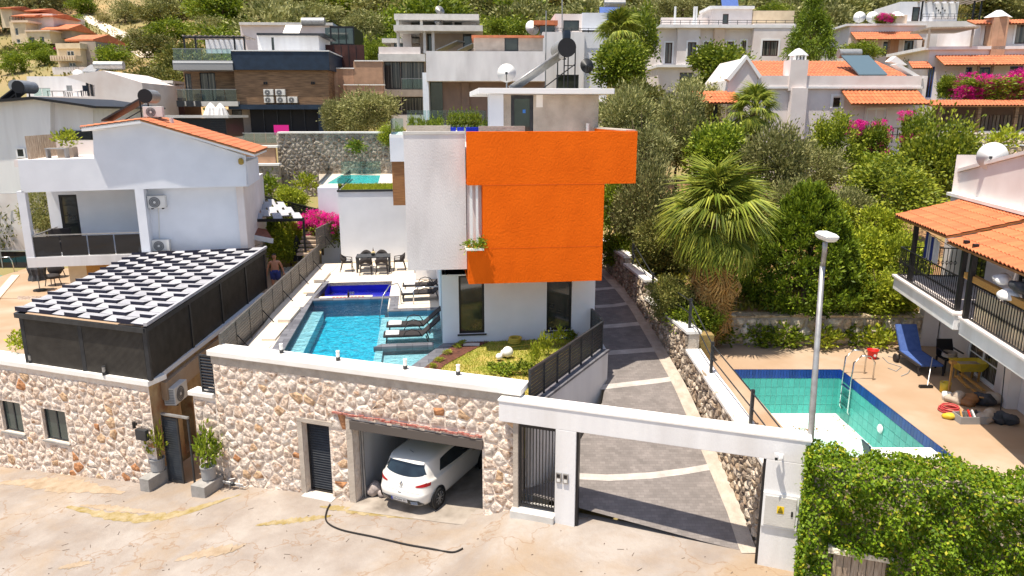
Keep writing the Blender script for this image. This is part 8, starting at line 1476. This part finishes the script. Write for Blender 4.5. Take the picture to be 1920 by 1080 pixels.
# ------------------------------------------------------------------ foliage
def cards(P, D, Nn, l, w):                    # diamond leaf per point: P base, D direction, Nn side vector
    n = len(P); a = P; b = P + D * (l * .5)[:, None] + Nn * (w * .5)[:, None]; c = P + D * l[:, None]; d = P + D * (l * .5)[:, None] - Nn * (w * .5)[:, None]
    v = np.stack([a, b, c, d], 1).reshape(-1, 3); return v, n
def unit(v): return v / (np.linalg.norm(v, axis=1)[:, None] + 1e-9)
def leaf_mesh(name, v, n, m):
    me = bpy.data.meshes.new(name); me.vertices.add(n * 4); me.vertices.foreach_set('co', v.astype(np.float32).ravel()); me.loops.add(n * 4); me.loops.foreach_set('vertex_index', np.arange(n * 4, dtype=np.int32)); me.polygons.add(n); me.polygons.foreach_set('loop_start', np.arange(0, n * 4, 4, dtype=np.int32)); me.update(calc_edges=True); me.materials.append(m); return me
def crown(name, m, seed, nc=60, nl=70, cr=.28, ll=.11, lw=.045, shape='ball', up=.3, fill=.55, sq=(1, 1, .85), lit_tips=None):
    g = np.random.default_rng(seed); u = unit(g.normal(size=(nc, 3))); r = fill + (1 - fill) * g.random(nc) ** .6; c = u * r[:, None]
    ph = g.random(3) * 6; c *= (1 + .22 * np.sin(3 * u[:, 0] + ph[0]) * np.cos(3 * u[:, 1] + ph[1]) + .15 * np.sin(5 * u[:, 2] + ph[2]))[:, None]
    if shape == 'cone': h = g.random(nc) ** 1.5; a = g.random(nc) * 6.283; rr = (1.05 - h) * (.75 + .3 * g.random(nc)); c = np.stack([np.cos(a) * rr, np.sin(a) * rr, h * 2 - 1], 1)
    if shape == 'egg': h = g.random(nc); a = g.random(nc) * 6.283; rr = np.minimum(1, h / .2) ** .5 * (1.03 - h) ** .62 * 1.15 * (.82 + .25 * g.random(nc)); c = np.stack([np.cos(a) * rr, np.sin(a) * rr, h * 2 - 1], 1)
    c = c * np.array(sq); k = nc * nl; cc = np.repeat(c, nl, 0); off = g.normal(size=(k, 3)) * cr * np.repeat(.6 + .8 * g.random(nc), nl)[:, None] * .55; P = cc + off
    D = unit(off * .8 / cr + np.repeat(unit(c), nl, 0) * .6 + g.normal(size=(k, 3)) * .6 + np.array([0, 0, up])); Nn = unit(np.cross(D, g.normal(size=(k, 3)))); l = ll * (.6 + .8 * g.random(k)); w = lw * (.7 + .6 * g.random(k))
    v, n = cards(P, D, Nn, l, w); me = leaf_mesh(name, v, n, m)
    if lit_tips:                                  # sunlit clump tops painted as lighter leaves on upper and outer sides
        me.materials.append(M[lit_tips]); e = (off * (unit(cc) * .7 + np.array([0, 0, .6]))).sum(1) / cr + g.normal(0, .12, k); me.polygons.foreach_set('material_index', (e > .42).astype(np.int32))
    return me
def trunk_mesh(seed, h=1., r=.07, nb=5, sp=.55, m='trunk'):
    rg = random.Random(seed); mb = MB(); pts = [(0, 0, -.15)]; x = y = 0
    for k in range(4): x += rg.uniform(-.06, .06); y += rg.uniform(-.06, .06); pts.append((x, y, h * (k + 1) / 4))
    mb.tube(pts, r, 7, r * .6)
    for k in range(nb): a = 6.28 * k / nb + rg.uniform(-.4, .4); q = pts[3]; e = (q[0] + sp * math.cos(a), q[1] + sp * math.sin(a), h + rg.uniform(.3, .75)); mb.tube([q, ((q[0] + e[0]) / 2 + .05, (q[1] + e[1]) / 2, (q[2] + e[2]) / 2 - .02), e], r * .5, 5, r * .15)
    return mesh('trunk', mb, M[m], True)
CM = {'olive': [crown('crown', M['olive'], s, 100, 110, .27, .13, .045, up=.5) for s in (1, 2, 3)], 'olivedark': [crown('crown', M['olivedark'], s, 95, 100, .27, .14, .055, up=.4) for s in (4, 5)],
      'broad': [crown('crown', M['broad'], s, 95, 95, .27, .14, .085, lit_tips='citrus') for s in (6, 7)], 'light': [crown('crown', M['broadlight'], s, 95, 95, .27, .13, .08, up=.2) for s in (8, 9)], 'citrus': [crown('crown', M['citrus'], s, 105, 110, .27, .11, .06, up=.1, lit_tips='broadlight') for s in (10, 11)],
      'pine': [crown('crown', M['pine'], 12, 640, 70, .06, .065, .03, 'egg', .9, sq=(1, 1, 1), lit_tips='pinelit')], 'spruce': [crown('crown', M['pine'], 13, 150, 60, .18, .15, .035, 'cone', -.1, sq=(1, 1, 1), lit_tips='pinelit')], 'bract': [crown('crown', M['bract'], s, 46, 46, .2, .10, .08, fill=.7) for s in (14, 15)],
      'far_olive': [crown('crown', M['olive'], s, 50, 80, .28, .15, .06, up=.4, fill=.45) for s in (16, 17, 18)], 'far_dark': [crown('crown', M['olivedark'], s, 50, 80, .28, .15, .07, fill=.45) for s in (19, 20)], 'far_green': [crown('crown', M['broad'], s, 50, 80, .28, .14, .08, fill=.45, lit_tips='citrus') for s in (21, 22)], 'far_scrub': [crown('crown', M['scrub'], 23, 36, 60, .3, .16, .06, fill=.4)], 'small': [crown('crown', M['broadlight'], s, 16, 22, .4, .4, .2, up=.8) for s in (24, 25)], 'small_dark': [crown('crown', M['broad'], s, 26, 20, .35, .34, .2, up=.5) for s in (26, 27)]}
TRK = [trunk_mesh(s) for s in (1, 2, 3)]; NT = [0]
def tree(name, label, cat, kind, X, Y, zb, h, rx, rz=None, group=None, trunk=True, tilt=0):
    """base at (X, Y, zb); crown of radius rx (rz vertical) centred h above the base"""
    NT[0] += 1; rg = random.Random(NT[0] * 17 + 3); rz = rz or rx * .9; T = thing(name, label, cat, W, X, Y, zb, group); T.rotation_euler[2] = rg.uniform(0, 6.28)
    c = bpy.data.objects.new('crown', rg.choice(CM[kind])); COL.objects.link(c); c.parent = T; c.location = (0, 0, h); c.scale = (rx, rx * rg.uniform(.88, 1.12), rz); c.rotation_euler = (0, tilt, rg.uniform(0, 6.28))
    if trunk: t = bpy.data.objects.new('trunk', rg.choice(TRK)); COL.objects.link(t); t.parent = T; t.scale = (rx * .8, rx * .8, max(.2, h - rz * .35))
    return T
def treepx(name, label, cat, kind, x0, y0, x1, y1, Y, base=None, group=None, trunk=True, zground=None):
    cx, cyp = (x0 + x1) / 2, (y0 + y1) / 2; a = U(cx, cyp, Y=Y); r = (U(x1, cyp, Y=Y)[0] - U(x0, cyp, Y=Y)[0]) / 2; rz = (U(cx, y0, Y=Y)[2] - U(cx, y1, Y=Y)[2]) / 2
    zb = zground if zground is not None else (a[2] - rz if base is None else U(cx, base, Y=Y)[2]); return tree(name, label, cat, kind, a[0], Y, zb, a[2] - zb, r * .93, rz * .93, group, trunk)
g_ = lambda Y: ggz(8, Y)
for row in (
    ('olive_tree', 'grey-green olive tree right behind the orange block', 'tree', 'olive', 1120, 165, 1225, 300, 37, None), ('olive_tree', 'tall silvery olive tree left of the fan palm', 'tree', 'olive', 1155, 300, 1265, 480, 31, None), ('olive_tree', 'broad olive tree above and left of the fan palm', 'tree', 'olive', 1215, 170, 1325, 320, 40, None),
    ('olive_tree', 'silvery olive tree between fan palm and conifer', 'tree', 'olive', 1395, 235, 1510, 390, 36, None), ('olive_tree', 'olive tree in front of the tiled house wall', 'tree', 'olive', 1480, 270, 1580, 370, 38, None), ('olive_tree', 'round olive tree right of the dark conifer', 'tree', 'olive', 1545, 345, 1630, 450, 31, None),
    ('garden_tree', 'dark green garden tree behind the driveway wall', 'tree', 'broad', 1130, 330, 1200, 450, 35, None), ('garden_tree', 'dense dark shrub tree behind the fan palm', 'tree', 'olivedark', 1270, 330, 1420, 480, 33, None), ('garden_tree', 'leafy green tree beside the chimney of the tiled house', 'tree', 'citrus', 1520, 215, 1605, 330, 40, None),
    ('citrus_tree', 'large spreading light green tree left of the right house', 'tree', 'citrus', 1590, 300, 1750, 420, 33, None), ('citrus_tree', 'yellow-green tree below the timber shelter', 'tree', 'citrus', 1700, 215, 1825, 400, 37, None), ('citrus_tree', 'light green tree right of the olive and above the garden', 'tree', 'light', 1610, 390, 1700, 480, 29, None),
    ('fig_tree', 'big-leaved young tree below the citrus', 'tree', 'light', 1560, 430, 1660, 545, 27.5, None), ('fig_tree', 'bright leafy tree beside the balcony of the right house', 'tree', 'citrus', 1640, 440, 1740, 560, 27, None), ('shade_tree', 'thin-stemmed tree in front of the cream garden wall', 'tree', 'light', 1600, 515, 1715, 595, 24.9, 650),
    ('garden_tree', 'dark green tree filling the gap above the fan palm', 'tree', 'broad', 1290, 235, 1400, 350, 38, None), ('garden_tree', 'pale olive tree between the conifer and the tiled house', 'tree', 'olive', 1440, 330, 1530, 440, 33, None), ('garden_tree', 'leafy tree in the middle of the right garden', 'tree', 'light', 1520, 380, 1600, 470, 30, None), ('garden_tree', 'shaded tree behind the driveway railing', 'tree', 'olivedark', 1190, 430, 1290, 560, 29, None), ('garden_tree', 'bushy tree right behind the conifer', 'tree', 'citrus', 1570, 480, 1650, 570, 29, None), ('garden_tree', 'grey-green tree at the right of the villa top', 'tree', 'olive', 1150, 230, 1260, 350, 34, None), ('garden_tree', 'leafy tree under the bougainvillea porch', 'tree', 'broad', 1600, 290, 1720, 370, 39, None),
    ('dense_tree', 'dense dark green tree behind the villa roof', 'tree', 'broad', 1112, 78, 1215, 165, 50, None), ('tall_pine', 'tall dark tree beside the white corner house', 'tree', 'far_green', 1165, 10, 1240, 125, 58, None), ('broad_tree', 'feathery dark tree in front of the bay house', 'tree', 'broad', 1300, 85, 1405, 170, 54, None), ('garden_tree', 'grey-green tree right above the villa roof corner', 'tree', 'olivedark', 1140, 150, 1260, 235, 45, None), ('garden_tree', 'olive-toned tree between villa and bay house', 'tree', 'olive', 1260, 150, 1370, 250, 46, None),
    ('olive_tree', 'large pale olive tree on the retaining wall, right one', 'tree', 'olive', 640, 165, 735, 248, 53, None), ('olive_tree', 'smaller pale olive tree on the retaining wall, left one', 'tree', 'olive', 603, 182, 655, 248, 54, None), ('garden_tree', 'olive-toned tree behind the left glass balcony', 'tree', 'olivedark', -40, 360, 55, 500, 41, None), ('garden_tree', 'leafy tree seen through the left balcony', 'tree', 'olive', 45, 345, 115, 440, 40, None),
    ('lemon_tree', 'yellow-green lemon tree in the neighbour\'s garden', 'tree', 'light', 505, 415, 580, 495, 38, None), ('garden_tree', 'dark tree under the small pergola', 'tree', 'broad', 455, 405, 525, 470, 40, None), ('green_tree', 'green tree between the rust wall and the grey house', 'tree', 'far_green', 683, 70, 718, 120, 72, None), ('green_tree', 'bright green tree left of the grey house roof', 'tree', 'far_green', 905, 30, 990, 72, 72, None),
    ('garden_tree', 'green mass beside the awning house', 'tree', 'far_green', 1575, 75, 1650, 115, 66, None), ('dry_shrub', 'dry grey shrub below the awning house', 'shrub', 'far_olive', 1690, 95, 1740, 180, 60, None), ('dark_shrub', 'dark bush left of the bay house porch', 'shrub', 'far_green', 1085, 185, 1140, 240, 48, None)):
    treepx(*row[:9], base=row[9], zground=g_(row[8]) if (row[4] > 1120 and 26 < row[8] < 45 and row[9] is None) else None)
treepx('round_conifer', 'big dark green egg-shaped conifer behind the lamp post', 'tree', 'pine', 1392, 345, 1628, 596, 25.6, 615)
treepx('spruce_tree', 'dark spruce between bay house and awning house', 'tree', 'spruce', 1475, -15, 1570, 105, 64)
for x0, y0, x1, y1, Y, kd, lab in ((255, 62, 330, 112, 92, 'far_dark', 'dark rounded tree right of the dirt track'), (285, 30, 365, 85, 100, 'far_green', 'light green tree above the dirt track end'), (185, 85, 250, 135, 92, 'far_green', 'green tree left of the dirt track end'), (360, 25, 450, 70, 105, 'far_olive', 'broad olive behind the timber house pergola'), (540, 5, 640, 48, 96, 'far_olive', 'broad olive behind the black cube'), (640, 15, 730, 75, 92, 'far_olive', 'pale olive left of the grey house'), (0, 95, 50, 140, 92, 'far_green', 'green tree at the far left below the villas'), (1420, 0, 1480, 40, 90, 'far_green', 'green tree behind the bay house roof'), (1230, -5, 1330, 30, 92, 'far_olive', 'olive above the bay house left corner')): treepx('slope_tree', lab, 'tree', kd, x0, y0, x1, y1, Y)
treepx('spruce_tree', 'dark conifer at the left of the hillside villas', 'tree', 'far_green', 36, 75, 95, 125, 104); treepx('dark_pine', 'dark pine right of the smaller hillside villa', 'tree', 'far_dark', 190, 62, 250, 112, 100)
def bougain(label, x0, y0, x1, y1, Y, n, seed):
    rg = random.Random(seed); cx, cyp = (x0 + x1) / 2, (y0 + y1) / 2; a = U(cx, cyp, Y=Y); r = (U(x1, cyp, Y=Y)[0] - U(x0, cyp, Y=Y)[0]) / 2; rz = (U(cx, y0, Y=Y)[2] - U(cx, y1, Y=Y)[2]) / 2; T = tree('bougainvillea', label, 'shrub', 'broad', a[0], Y, a[2] - rz * 1.1, rz * 1.1, r * .8, rz * .8)
    for k in range(n): c = bpy.data.objects.new('blossom', rg.choice(CM['bract'])); COL.objects.link(c); c.parent = T; q = rg.uniform(0, 6.28); f = rg.uniform(.35, .85); c.location = (r * f * math.cos(q), r * f * math.sin(q), rz * 1.1 + rg.uniform(-.4, .75) * rz); s = rg.uniform(.28, .45) * min(r, rz * 1.4); c.scale = (s * 1.3, s * 1.3, s)
bougain('huge magenta bougainvillea in front of the blue-door house', 1800, 138, 1925, 198, 50, 26, 1); bougain('magenta bougainvillea on the tiled house porch', 1588, 222, 1665, 320, 41, 9, 2); bougain('small magenta bougainvillea beside the upper chimney', 1640, 26, 1678, 48, 72, 7, 3); bougain('magenta bougainvillea at the end of the slatted fence', 566, 395, 640, 470, 38.5, 12, 4); bougain('sparse bougainvillea climbing left of the timber shelter', 1690, 200, 1745, 310, 41, 4, 5); bougain('tiny magenta bush beside the smaller hillside villa', 92, 88, 112, 106, 106, 5, 6); bougain('dark red bougainvillea on the blue-door house wall', 1755, 140, 1800, 190, 51, 4, 7)
def shrub(label, x, y, z, r, h, kind='small', name='shrub', group=None, T=None):
    X, Y, _ = U(x, y, z=z); return tree(name, label, 'shrub' if 'shrub' in name else 'plant', kind, X, Y, z, h, r, h, group, False)
for k, (x, y) in enumerate(((825, 678), (840, 664), (857, 652), (869, 645), (812, 690))): shrub('low green plant in the mulch bed, %s' % ('second from the coping', 'middle of the row', 'fourth from the coping', 'nearest the villa', 'at the coping')[k], x, y, 3.04, .11, .07, 'small', 'bedding_plant', 'plants in the mulch bed')
for x, y, r, h, kd, lab in ((948, 702, .3, .16, 'small_dark', 'glossy creeping shrub spilling on the coping end'), (985, 702, .2, .22, 'small_dark', 'leafy shrub beside the lawn fence, lower one'), (1003, 688, .15, .36, 'small', 'upright light shrub in front of the black fence'), (1022, 668, .16, .38, 'small', 'spiky light shrub beside the black fence'), (1046, 650, .18, .3, 'small', 'spiky yellow-green shrub at the villa corner fence'), (1068, 636, .18, .15, 'small_dark', 'dark low plant in the shade by the villa window'), (922, 690, .14, .1, 'small_dark', 'trailing shoot on the lawn')): shrub(lab, x, y, 3.03, r, h, kd)
for k, (x, y, lab) in enumerate(((1345, 645, 'dark low bush left of the cream garden wall'), (1420, 648, 'dark weedy bush at the foot of the cream wall'), (1470, 650, 'shaded bush under the conifer at the wall foot'), (1540, 652, 'low weeds at the wall foot behind the lamp post'), (1605, 645, 'agave-like clump in front of the cream wall'), (1640, 652, 'light weeds behind the red bucket'), (1785, 640, 'green creeper behind the blue lounger'))): shrub(lab, x, y, DZ, .5, .38, 'small_dark' if k in (0, 1, 2, 4) else 'small')
for x, y, Y, r, kd, lab in ((500, 350, 43.5, .7, 'small_dark', 'small bush below the retaining wall, left'), (570, 342, 44, .6, 'small', 'small bush below the retaining wall, middle'), (545, 380, 41, .9, 'light', 'flowering bush beside the black sloping fence'), (735, 255, 47.5, .8, 'citrus', 'climbing shrub over the retaining wall coping'), (667, 275, 46.6, .45, 'small_dark', 'creeper hanging down the retaining wall'), (1255, 555, 24, .7, 'olivedark', 'shaded bush beside the railing, upper one'), (1300, 600, 23.6, .7, 'broad', 'shaded bush at the foot of the fan palm'), (1160, 470, 31, .7, 'broad', 'dark ivy bush at the bend of the driveway wall'), (1880, 262, 42, .7, 'small', 'banana plant beside the crazy-stone wall'), (1745, 300, 38, 1.0, 'citrus', 'leafy bush behind the sloping parapet'), (1560, 560, 25.6, .55, 'light', 'low leafy bush on the garden soil, left'), (1690, 575, 25.6, .6, 'citrus', 'low leafy bush on the garden soil, right'), (1235, 450, 29, .9, 'olivedark', 'grey bush behind the railing'), (30, 640, 23.2, .35, 'small', 'spiky plant beside the pergola corner')):
    X, _, z = U(x, y, Y=Y); tree('shrub', lab, 'shrub', kd, X, Y, z - r * .9, r * .9, r, r * .9, None, False)
for T, x, t, z in ROOFPOTS:
    c = bpy.data.objects.new('foliage', CM['small_dark'][0]); COL.objects.link(c); c.parent = T; c.location = (0, 0, .62); c.scale = (.16, .14, .24)
for k, x in enumerate((-.8, -.5, -.2, .1, 1.45, 1.8)): X, Y = VF.w(x, 3.6 if k > 3 else 1.8); tree('roof_shrub', 'thin leafy shrub on the villa roof, %s' % ('first from the left', 'second from the left', 'third from the left', 'fourth from the left', 'left of the white column', 'nearest the white column')[k], 'shrub', 'small_dark', X, Y, 9.3, .66, .13, .26, 'shrubs along the roof edge', False)
c = bpy.data.objects.new('planter_foliage', CM['small_dark'][1]); COL.objects.link(c); c.parent = Tv; c.location = (1.0 - 2.5, -1.4 - 4, 6.52 - TZ); c.scale = (.3, .2, .2)
for (T, c, _r), kd, s in ((POT1, 'small', (.24, .2, .55)), (POT2, 'small_dark', (.3, .28, .55))):
    o = bpy.data.objects.new('foliage', CM[kd][0]); COL.objects.link(o); o.parent = T; o.location = (0, 0, .98); o.scale = s
o = bpy.data.objects.new('spiky_leaves', CM['small'][1]); COL.objects.link(o); o.parent = SPIKE1[0]; o.location = (0, .1, .75); o.scale = (.35, .35, .4)
# ------------------------------------------------------------------ palms
def frond_mesh(name, m, L=1., dr=.5, n=38, seed=1):
    rg = random.Random(seed); mb = MB(); mb.bar((0, 0, 0), (L * .5, 0, .04), .03, .015)
    for k in range(n):
        a = (k / (n - 1) - .5) * 4.3; l = L * (.62 - .10 * abs(a) / 2) * rg.uniform(.9, 1.05); o = Vector((L * .5, 0, .04)); d = Vector((math.cos(a), math.sin(a), 0)); s = Vector((-d.y, d.x, 0)) * .019 * L
        m1 = o + d * l * .55 + Vector((0, 0, -.02 - .05 * rg.random())); e = o + d * l * .92 + Vector((rg.uniform(-.03, .03), 0, -dr * l * rg.uniform(.5, 1.1)))
        mb.add([o, m1 - s, m1 + Vector((0, 0, .02)), m1 + s, e], [(0, 1, 2), (0, 2, 3), (1, 4, 2), (2, 4, 3)])
    return mesh(name, mb, m)
FG, FD = frond_mesh('frond', M['palmleaf'], 1., .75), frond_mesh('dead_frond', M['palmdead'], 1., 1.1, 20, 2)
def palm(label, X, Y, zb, zc, fl, ng, nd, seed, skirt=1.3):
    rg = random.Random(seed); T = thing('fan_palm', label, 'palm', W, X, Y, zb); part(T, 'trunk', MB().tube([(X, Y, zb - .3), (X + .03, Y, (zb + zc) / 2), (X, Y, zc)], .26, 10, .2), mat('palm_trunk', (.30, .19, .10), .95, (.18, .11, .06), 8., bump=1., bscale=14) if 'palm_trunk' not in bpy.data.materials else bpy.data.materials['palm_trunk'])
    for k in range(ng): v = k / (ng - 1); a = k * 2.4 + rg.uniform(-.3, .3); el = R(84 - 138 * v ** .95 + rg.uniform(-8, 8)); s = fl * rg.uniform(.85, 1.1); place(FG, T, 'frond', Matrix.Translation((0, 0, zc - zb + .1 - .35 * v)) @ Matrix.Rotation(a, 4, 'Z') @ Matrix.Rotation(-el, 4, 'Y') @ Matrix.Rotation(rg.uniform(-.4, .4), 4, 'X') @ S3(s, s, s))
    for k in range(nd): a = k * 2.4; v = k / max(1, nd - 1); s = fl * rg.uniform(.72, 1.0); place(FD, T, 'dead_frond', Matrix.Translation((.15 * math.cos(a), .15 * math.sin(a), zc - zb - .75 - skirt * v)) @ Matrix.Rotation(a, 4, 'Z') @ Matrix.Rotation(R(70 + 10 * v + rg.uniform(-10, 8)), 4, 'Y') @ S3(s, s * .7, s))
X, Y, z = U(1325, 640, Y=24.0); zc = U(1335, 410, Y=24.0)[2]; palm('tall fan palm with dry straw skirt beside the driveway', X + .1, 24.0, 2.9, zc, 2.0, 44, 90, 1, 1.5)
X, Y, z = U(1412, 225, Y=40); palm('smaller fan palm in front of the small gable', X, 40, 5.4, z + .5, 1.5, 30, 20, 2, .9)
X, Y, z = U(1160, 75, Y=56); palm('fan palm above the dense tree by the corner house', X, 56, z - 3.5, z + .4, 1.9, 30, 14, 3, .8)
# ------------------------------------------------------------------ creeper hedge
g = np.random.default_rng(77); n = 60000; s = g.uniform(HG['s0'] - .05, HG['s1'], n); fz = g.random(n); top = fz > .80
z = np.where(top, HG['zt'] + .05, g.uniform(-.2, HG['zt'] + .1, n)); t = np.where(top, g.uniform(HG['t0'], HG['t1'], n), HG['t0'])
bmp = .12 * np.sin(s * 2.3 + z * 1.7) + .10 * np.sin(s * 5.1 - z * 3.3) + .07 * np.sin(s * 9 + z * 7 + 1); t = np.where(top, t, t - .12 + bmp - np.abs(g.normal(0, .07, n))); z = np.where(top, z + bmp * .6 + np.abs(g.normal(0, .06, n)), z)
end = g.random(n) < .10; s = np.where(end, HG['s0'] - .04 - np.abs(g.normal(0, .05, n)), s); t = np.where(end, g.uniform(HG['t0'], HG['t1'], n), t)
qd = QD; ok = ~((s > qd[0] - .06) & (s < qd[1] + .06) & (z < qd[3] - .02) & (t < -.6)); P = np.stack([s, t, z], 1)[ok]; k = len(P)
D = unit(np.stack([g.normal(0, .6, k), -.55 + g.normal(0, .4, k), -.35 + g.normal(0, .5, k)], 1)); Nn = unit(np.cross(D, g.normal(size=(k, 3)))); v, nn2 = cards(P, D, Nn, .085 * (.6 + .8 * g.random(k)), .06 * (.7 + .6 * g.random(k)))
Thg = thing('creeper_hedge', 'wall overgrown with dense green creeper in the lower right corner', 'hedge', SF, 9, -.5, .1); me = leaf_mesh('foliage', v - np.array([9, -.5, .1]), nn2, M['ivy']); o = bpy.data.objects.new('foliage', me); COL.objects.link(o); o.parent = Thg
core = MB(); core.box(HG['s0'] + .05, qd[0] - .02, HG['t0'] + .08, HG['t1'] - .08, -.3, HG['zt'] - .08); core.box(qd[1] + .02, HG['s1'], HG['t0'] + .08, HG['t1'] - .08, -.3, HG['zt'] - .08); core.box(qd[0] - .02, qd[1] + .02, HG['t0'] + .1, HG['t1'] - .1, qd[3], HG['zt'] - .08); part(Thg, 'wall', core, M['stonedark'])
# ------------------------------------------------------------------ hillside trees and scrub, dirt track
tp = [onhill(x, y) for x, y in ((150, 28), (172, 42), (195, 52), (222, 66), (245, 84), (262, 98), (282, 110))]; tk = MB(); pp = path(tp, 30)
for k in range(30):
    (x0, y0), (x1, y1) = pp[k], pp[k + 1]; w = 1.3; tk.quad((x0 - w, y0, gz(x0 - w, y0) + .12), (x0 + w, y0, gz(x0 + w, y0) + .12), (x1 + w, y1, gz(x1 + w, y1) + .12), (x1 - w, y1, gz(x1 - w, y1) + .12))
struct('dirt_track', tk, M['track'])
for x0, y0, x1, y1, kd, lab in ((128, -12, 178, 30, 'far_green', 'green tree above the larger hillside villa'), (205, -5, 262, 45, 'far_olive', 'olive tree right of the upper dirt track'), (262, 2, 322, 50, 'far_dark', 'dark tree beyond the bend of the dirt track'), (180, 22, 208, 44, 'far_scrub', 'dry bush beside the dirt track'), (130, 28, 166, 62, 'far_green', 'small tree between the larger villa and the track'), (0, 84, 34, 118, 'far_dark', 'dark tree at the left edge below the larger villa'), (60, 88, 104, 124, 'far_green', 'green tree left of the smaller villa balcony'), (232, 48, 284, 92, 'far_olive', 'olive tree just right of the lower dirt track')): treepx('hillside_tree', lab, 'tree', kd, x0, y0, x1, y1, onhill((x0 + x1) / 2, y1)[1])
rg = random.Random(99); LAB = {'far_olive': 'grey-green olive tree scattered on the far hillside', 'far_dark': 'dark bushy tree scattered on the far hillside', 'far_green': 'bright green tree scattered on the far hillside', 'far_scrub': 'dry brown scrub bush on the far hillside'}
cnt = 0; tries = 0
while cnt < 296 and tries < 6000:
    tries += 1; Y = 84 + 96 * rg.random() ** .85; X = rg.uniform(-.74, .74) * Y
    if Y < T19.location.y + 3 and -.72 < X / Y < -.585 or Y < T20.location.y + 3 and -.64 < X / Y < -.535: continue
    if any(abs(X - a) < 5.5 and abs(Y - b) < 6 for a, b in pp): continue
    if math.sin(X * .09 + 1.3) * math.sin(Y * .11 + X * .02) > .62: continue
    if any((o_.location.x - X) ** 2 / 110 + (o_.location.y + 3 - Y) ** 2 / 70 < 1 for o_ in (T19, T20, T15)): continue
    kd = rg.choices(list(LAB), (5, 4, 3, 1.2))[0]; r = rg.uniform(2.0, 4.7) * (.45 if kd == 'far_scrub' else 1); tree('hillside_tree' if kd != 'far_scrub' else 'hillside_bush', LAB[kd], 'tree' if kd != 'far_scrub' else 'bush', kd, X, Y, gz(X, Y) - .2, r * .85, r * 1.12, r * .85, 'trees and bushes on the hillside', r > 2.0); cnt += 1
for k in range(46):
    X0 = rg.uniform(-38, 58); Y = rg.uniform(70, 86); kd = rg.choice(['far_olive', 'far_dark', 'far_green']); r = rg.uniform(1.5, 2.8); tree('slope_tree', {'far_olive': 'grey-green tree growing between the upper houses', 'far_dark': 'dark tree growing between the upper houses', 'far_green': 'green tree growing between the upper houses'}[kd], 'tree', kd, X0, Y + 6, gz(X0, Y + 6) - .2, r, r * 1.15, r, 'trees between the upper houses', True)
ug = np.random.default_rng(5); n = 60000; Yv = 60 + 130 * ug.random(n); Xv = (ug.random(n) * 1.5 - .75) * Yv; keep = np.sin(Xv * .21) * np.sin(Yv * .17 + Xv * .05) + ug.normal(0, .5, n) > .05; Xv, Yv = Xv[keep], Yv[keep]; Zv = np.array([gz(a, b) for a, b in zip(Xv, Yv)]); k = len(Xv)
P = np.stack([Xv, Yv, Zv], 1); D = unit(np.stack([ug.normal(0, .5, k), ug.normal(0, .5, k), np.ones(k)], 1)); Nn = unit(np.cross(D, ug.normal(size=(k, 3)))); v, nn2 = cards(P, D, Nn, .25 + .3 * ug.random(k), .16 + .16 * ug.random(k)); me = leaf_mesh('hillside_scrub', v, nn2, M['scrub']); o = bpy.data.objects.new('hillside_scrub', me); COL.objects.link(o); o['kind'] = 'stuff'
# weeds on the garden soil
n = 9000; Xv = ug.uniform(5.2, 16, n); Yv = 24.7 + 14 * ug.random(n) ** 1.3; Zv = np.array([ggz(a, b) for a, b in zip(Xv, Yv)]); P = np.stack([Xv, Yv, Zv], 1); D = unit(np.stack([ug.normal(0, .6, n), ug.normal(0, .6, n), np.ones(n)], 1)); Nn = unit(np.cross(D, ug.normal(size=(n, 3)))); v, nn2 = cards(P, D, Nn, .12 + .2 * ug.random(n), .06 + .06 * ug.random(n)); me = leaf_mesh('garden_weeds', v, nn2, M['moss']); o = bpy.data.objects.new('garden_weeds', me); COL.objects.link(o); o['kind'] = 'stuff'
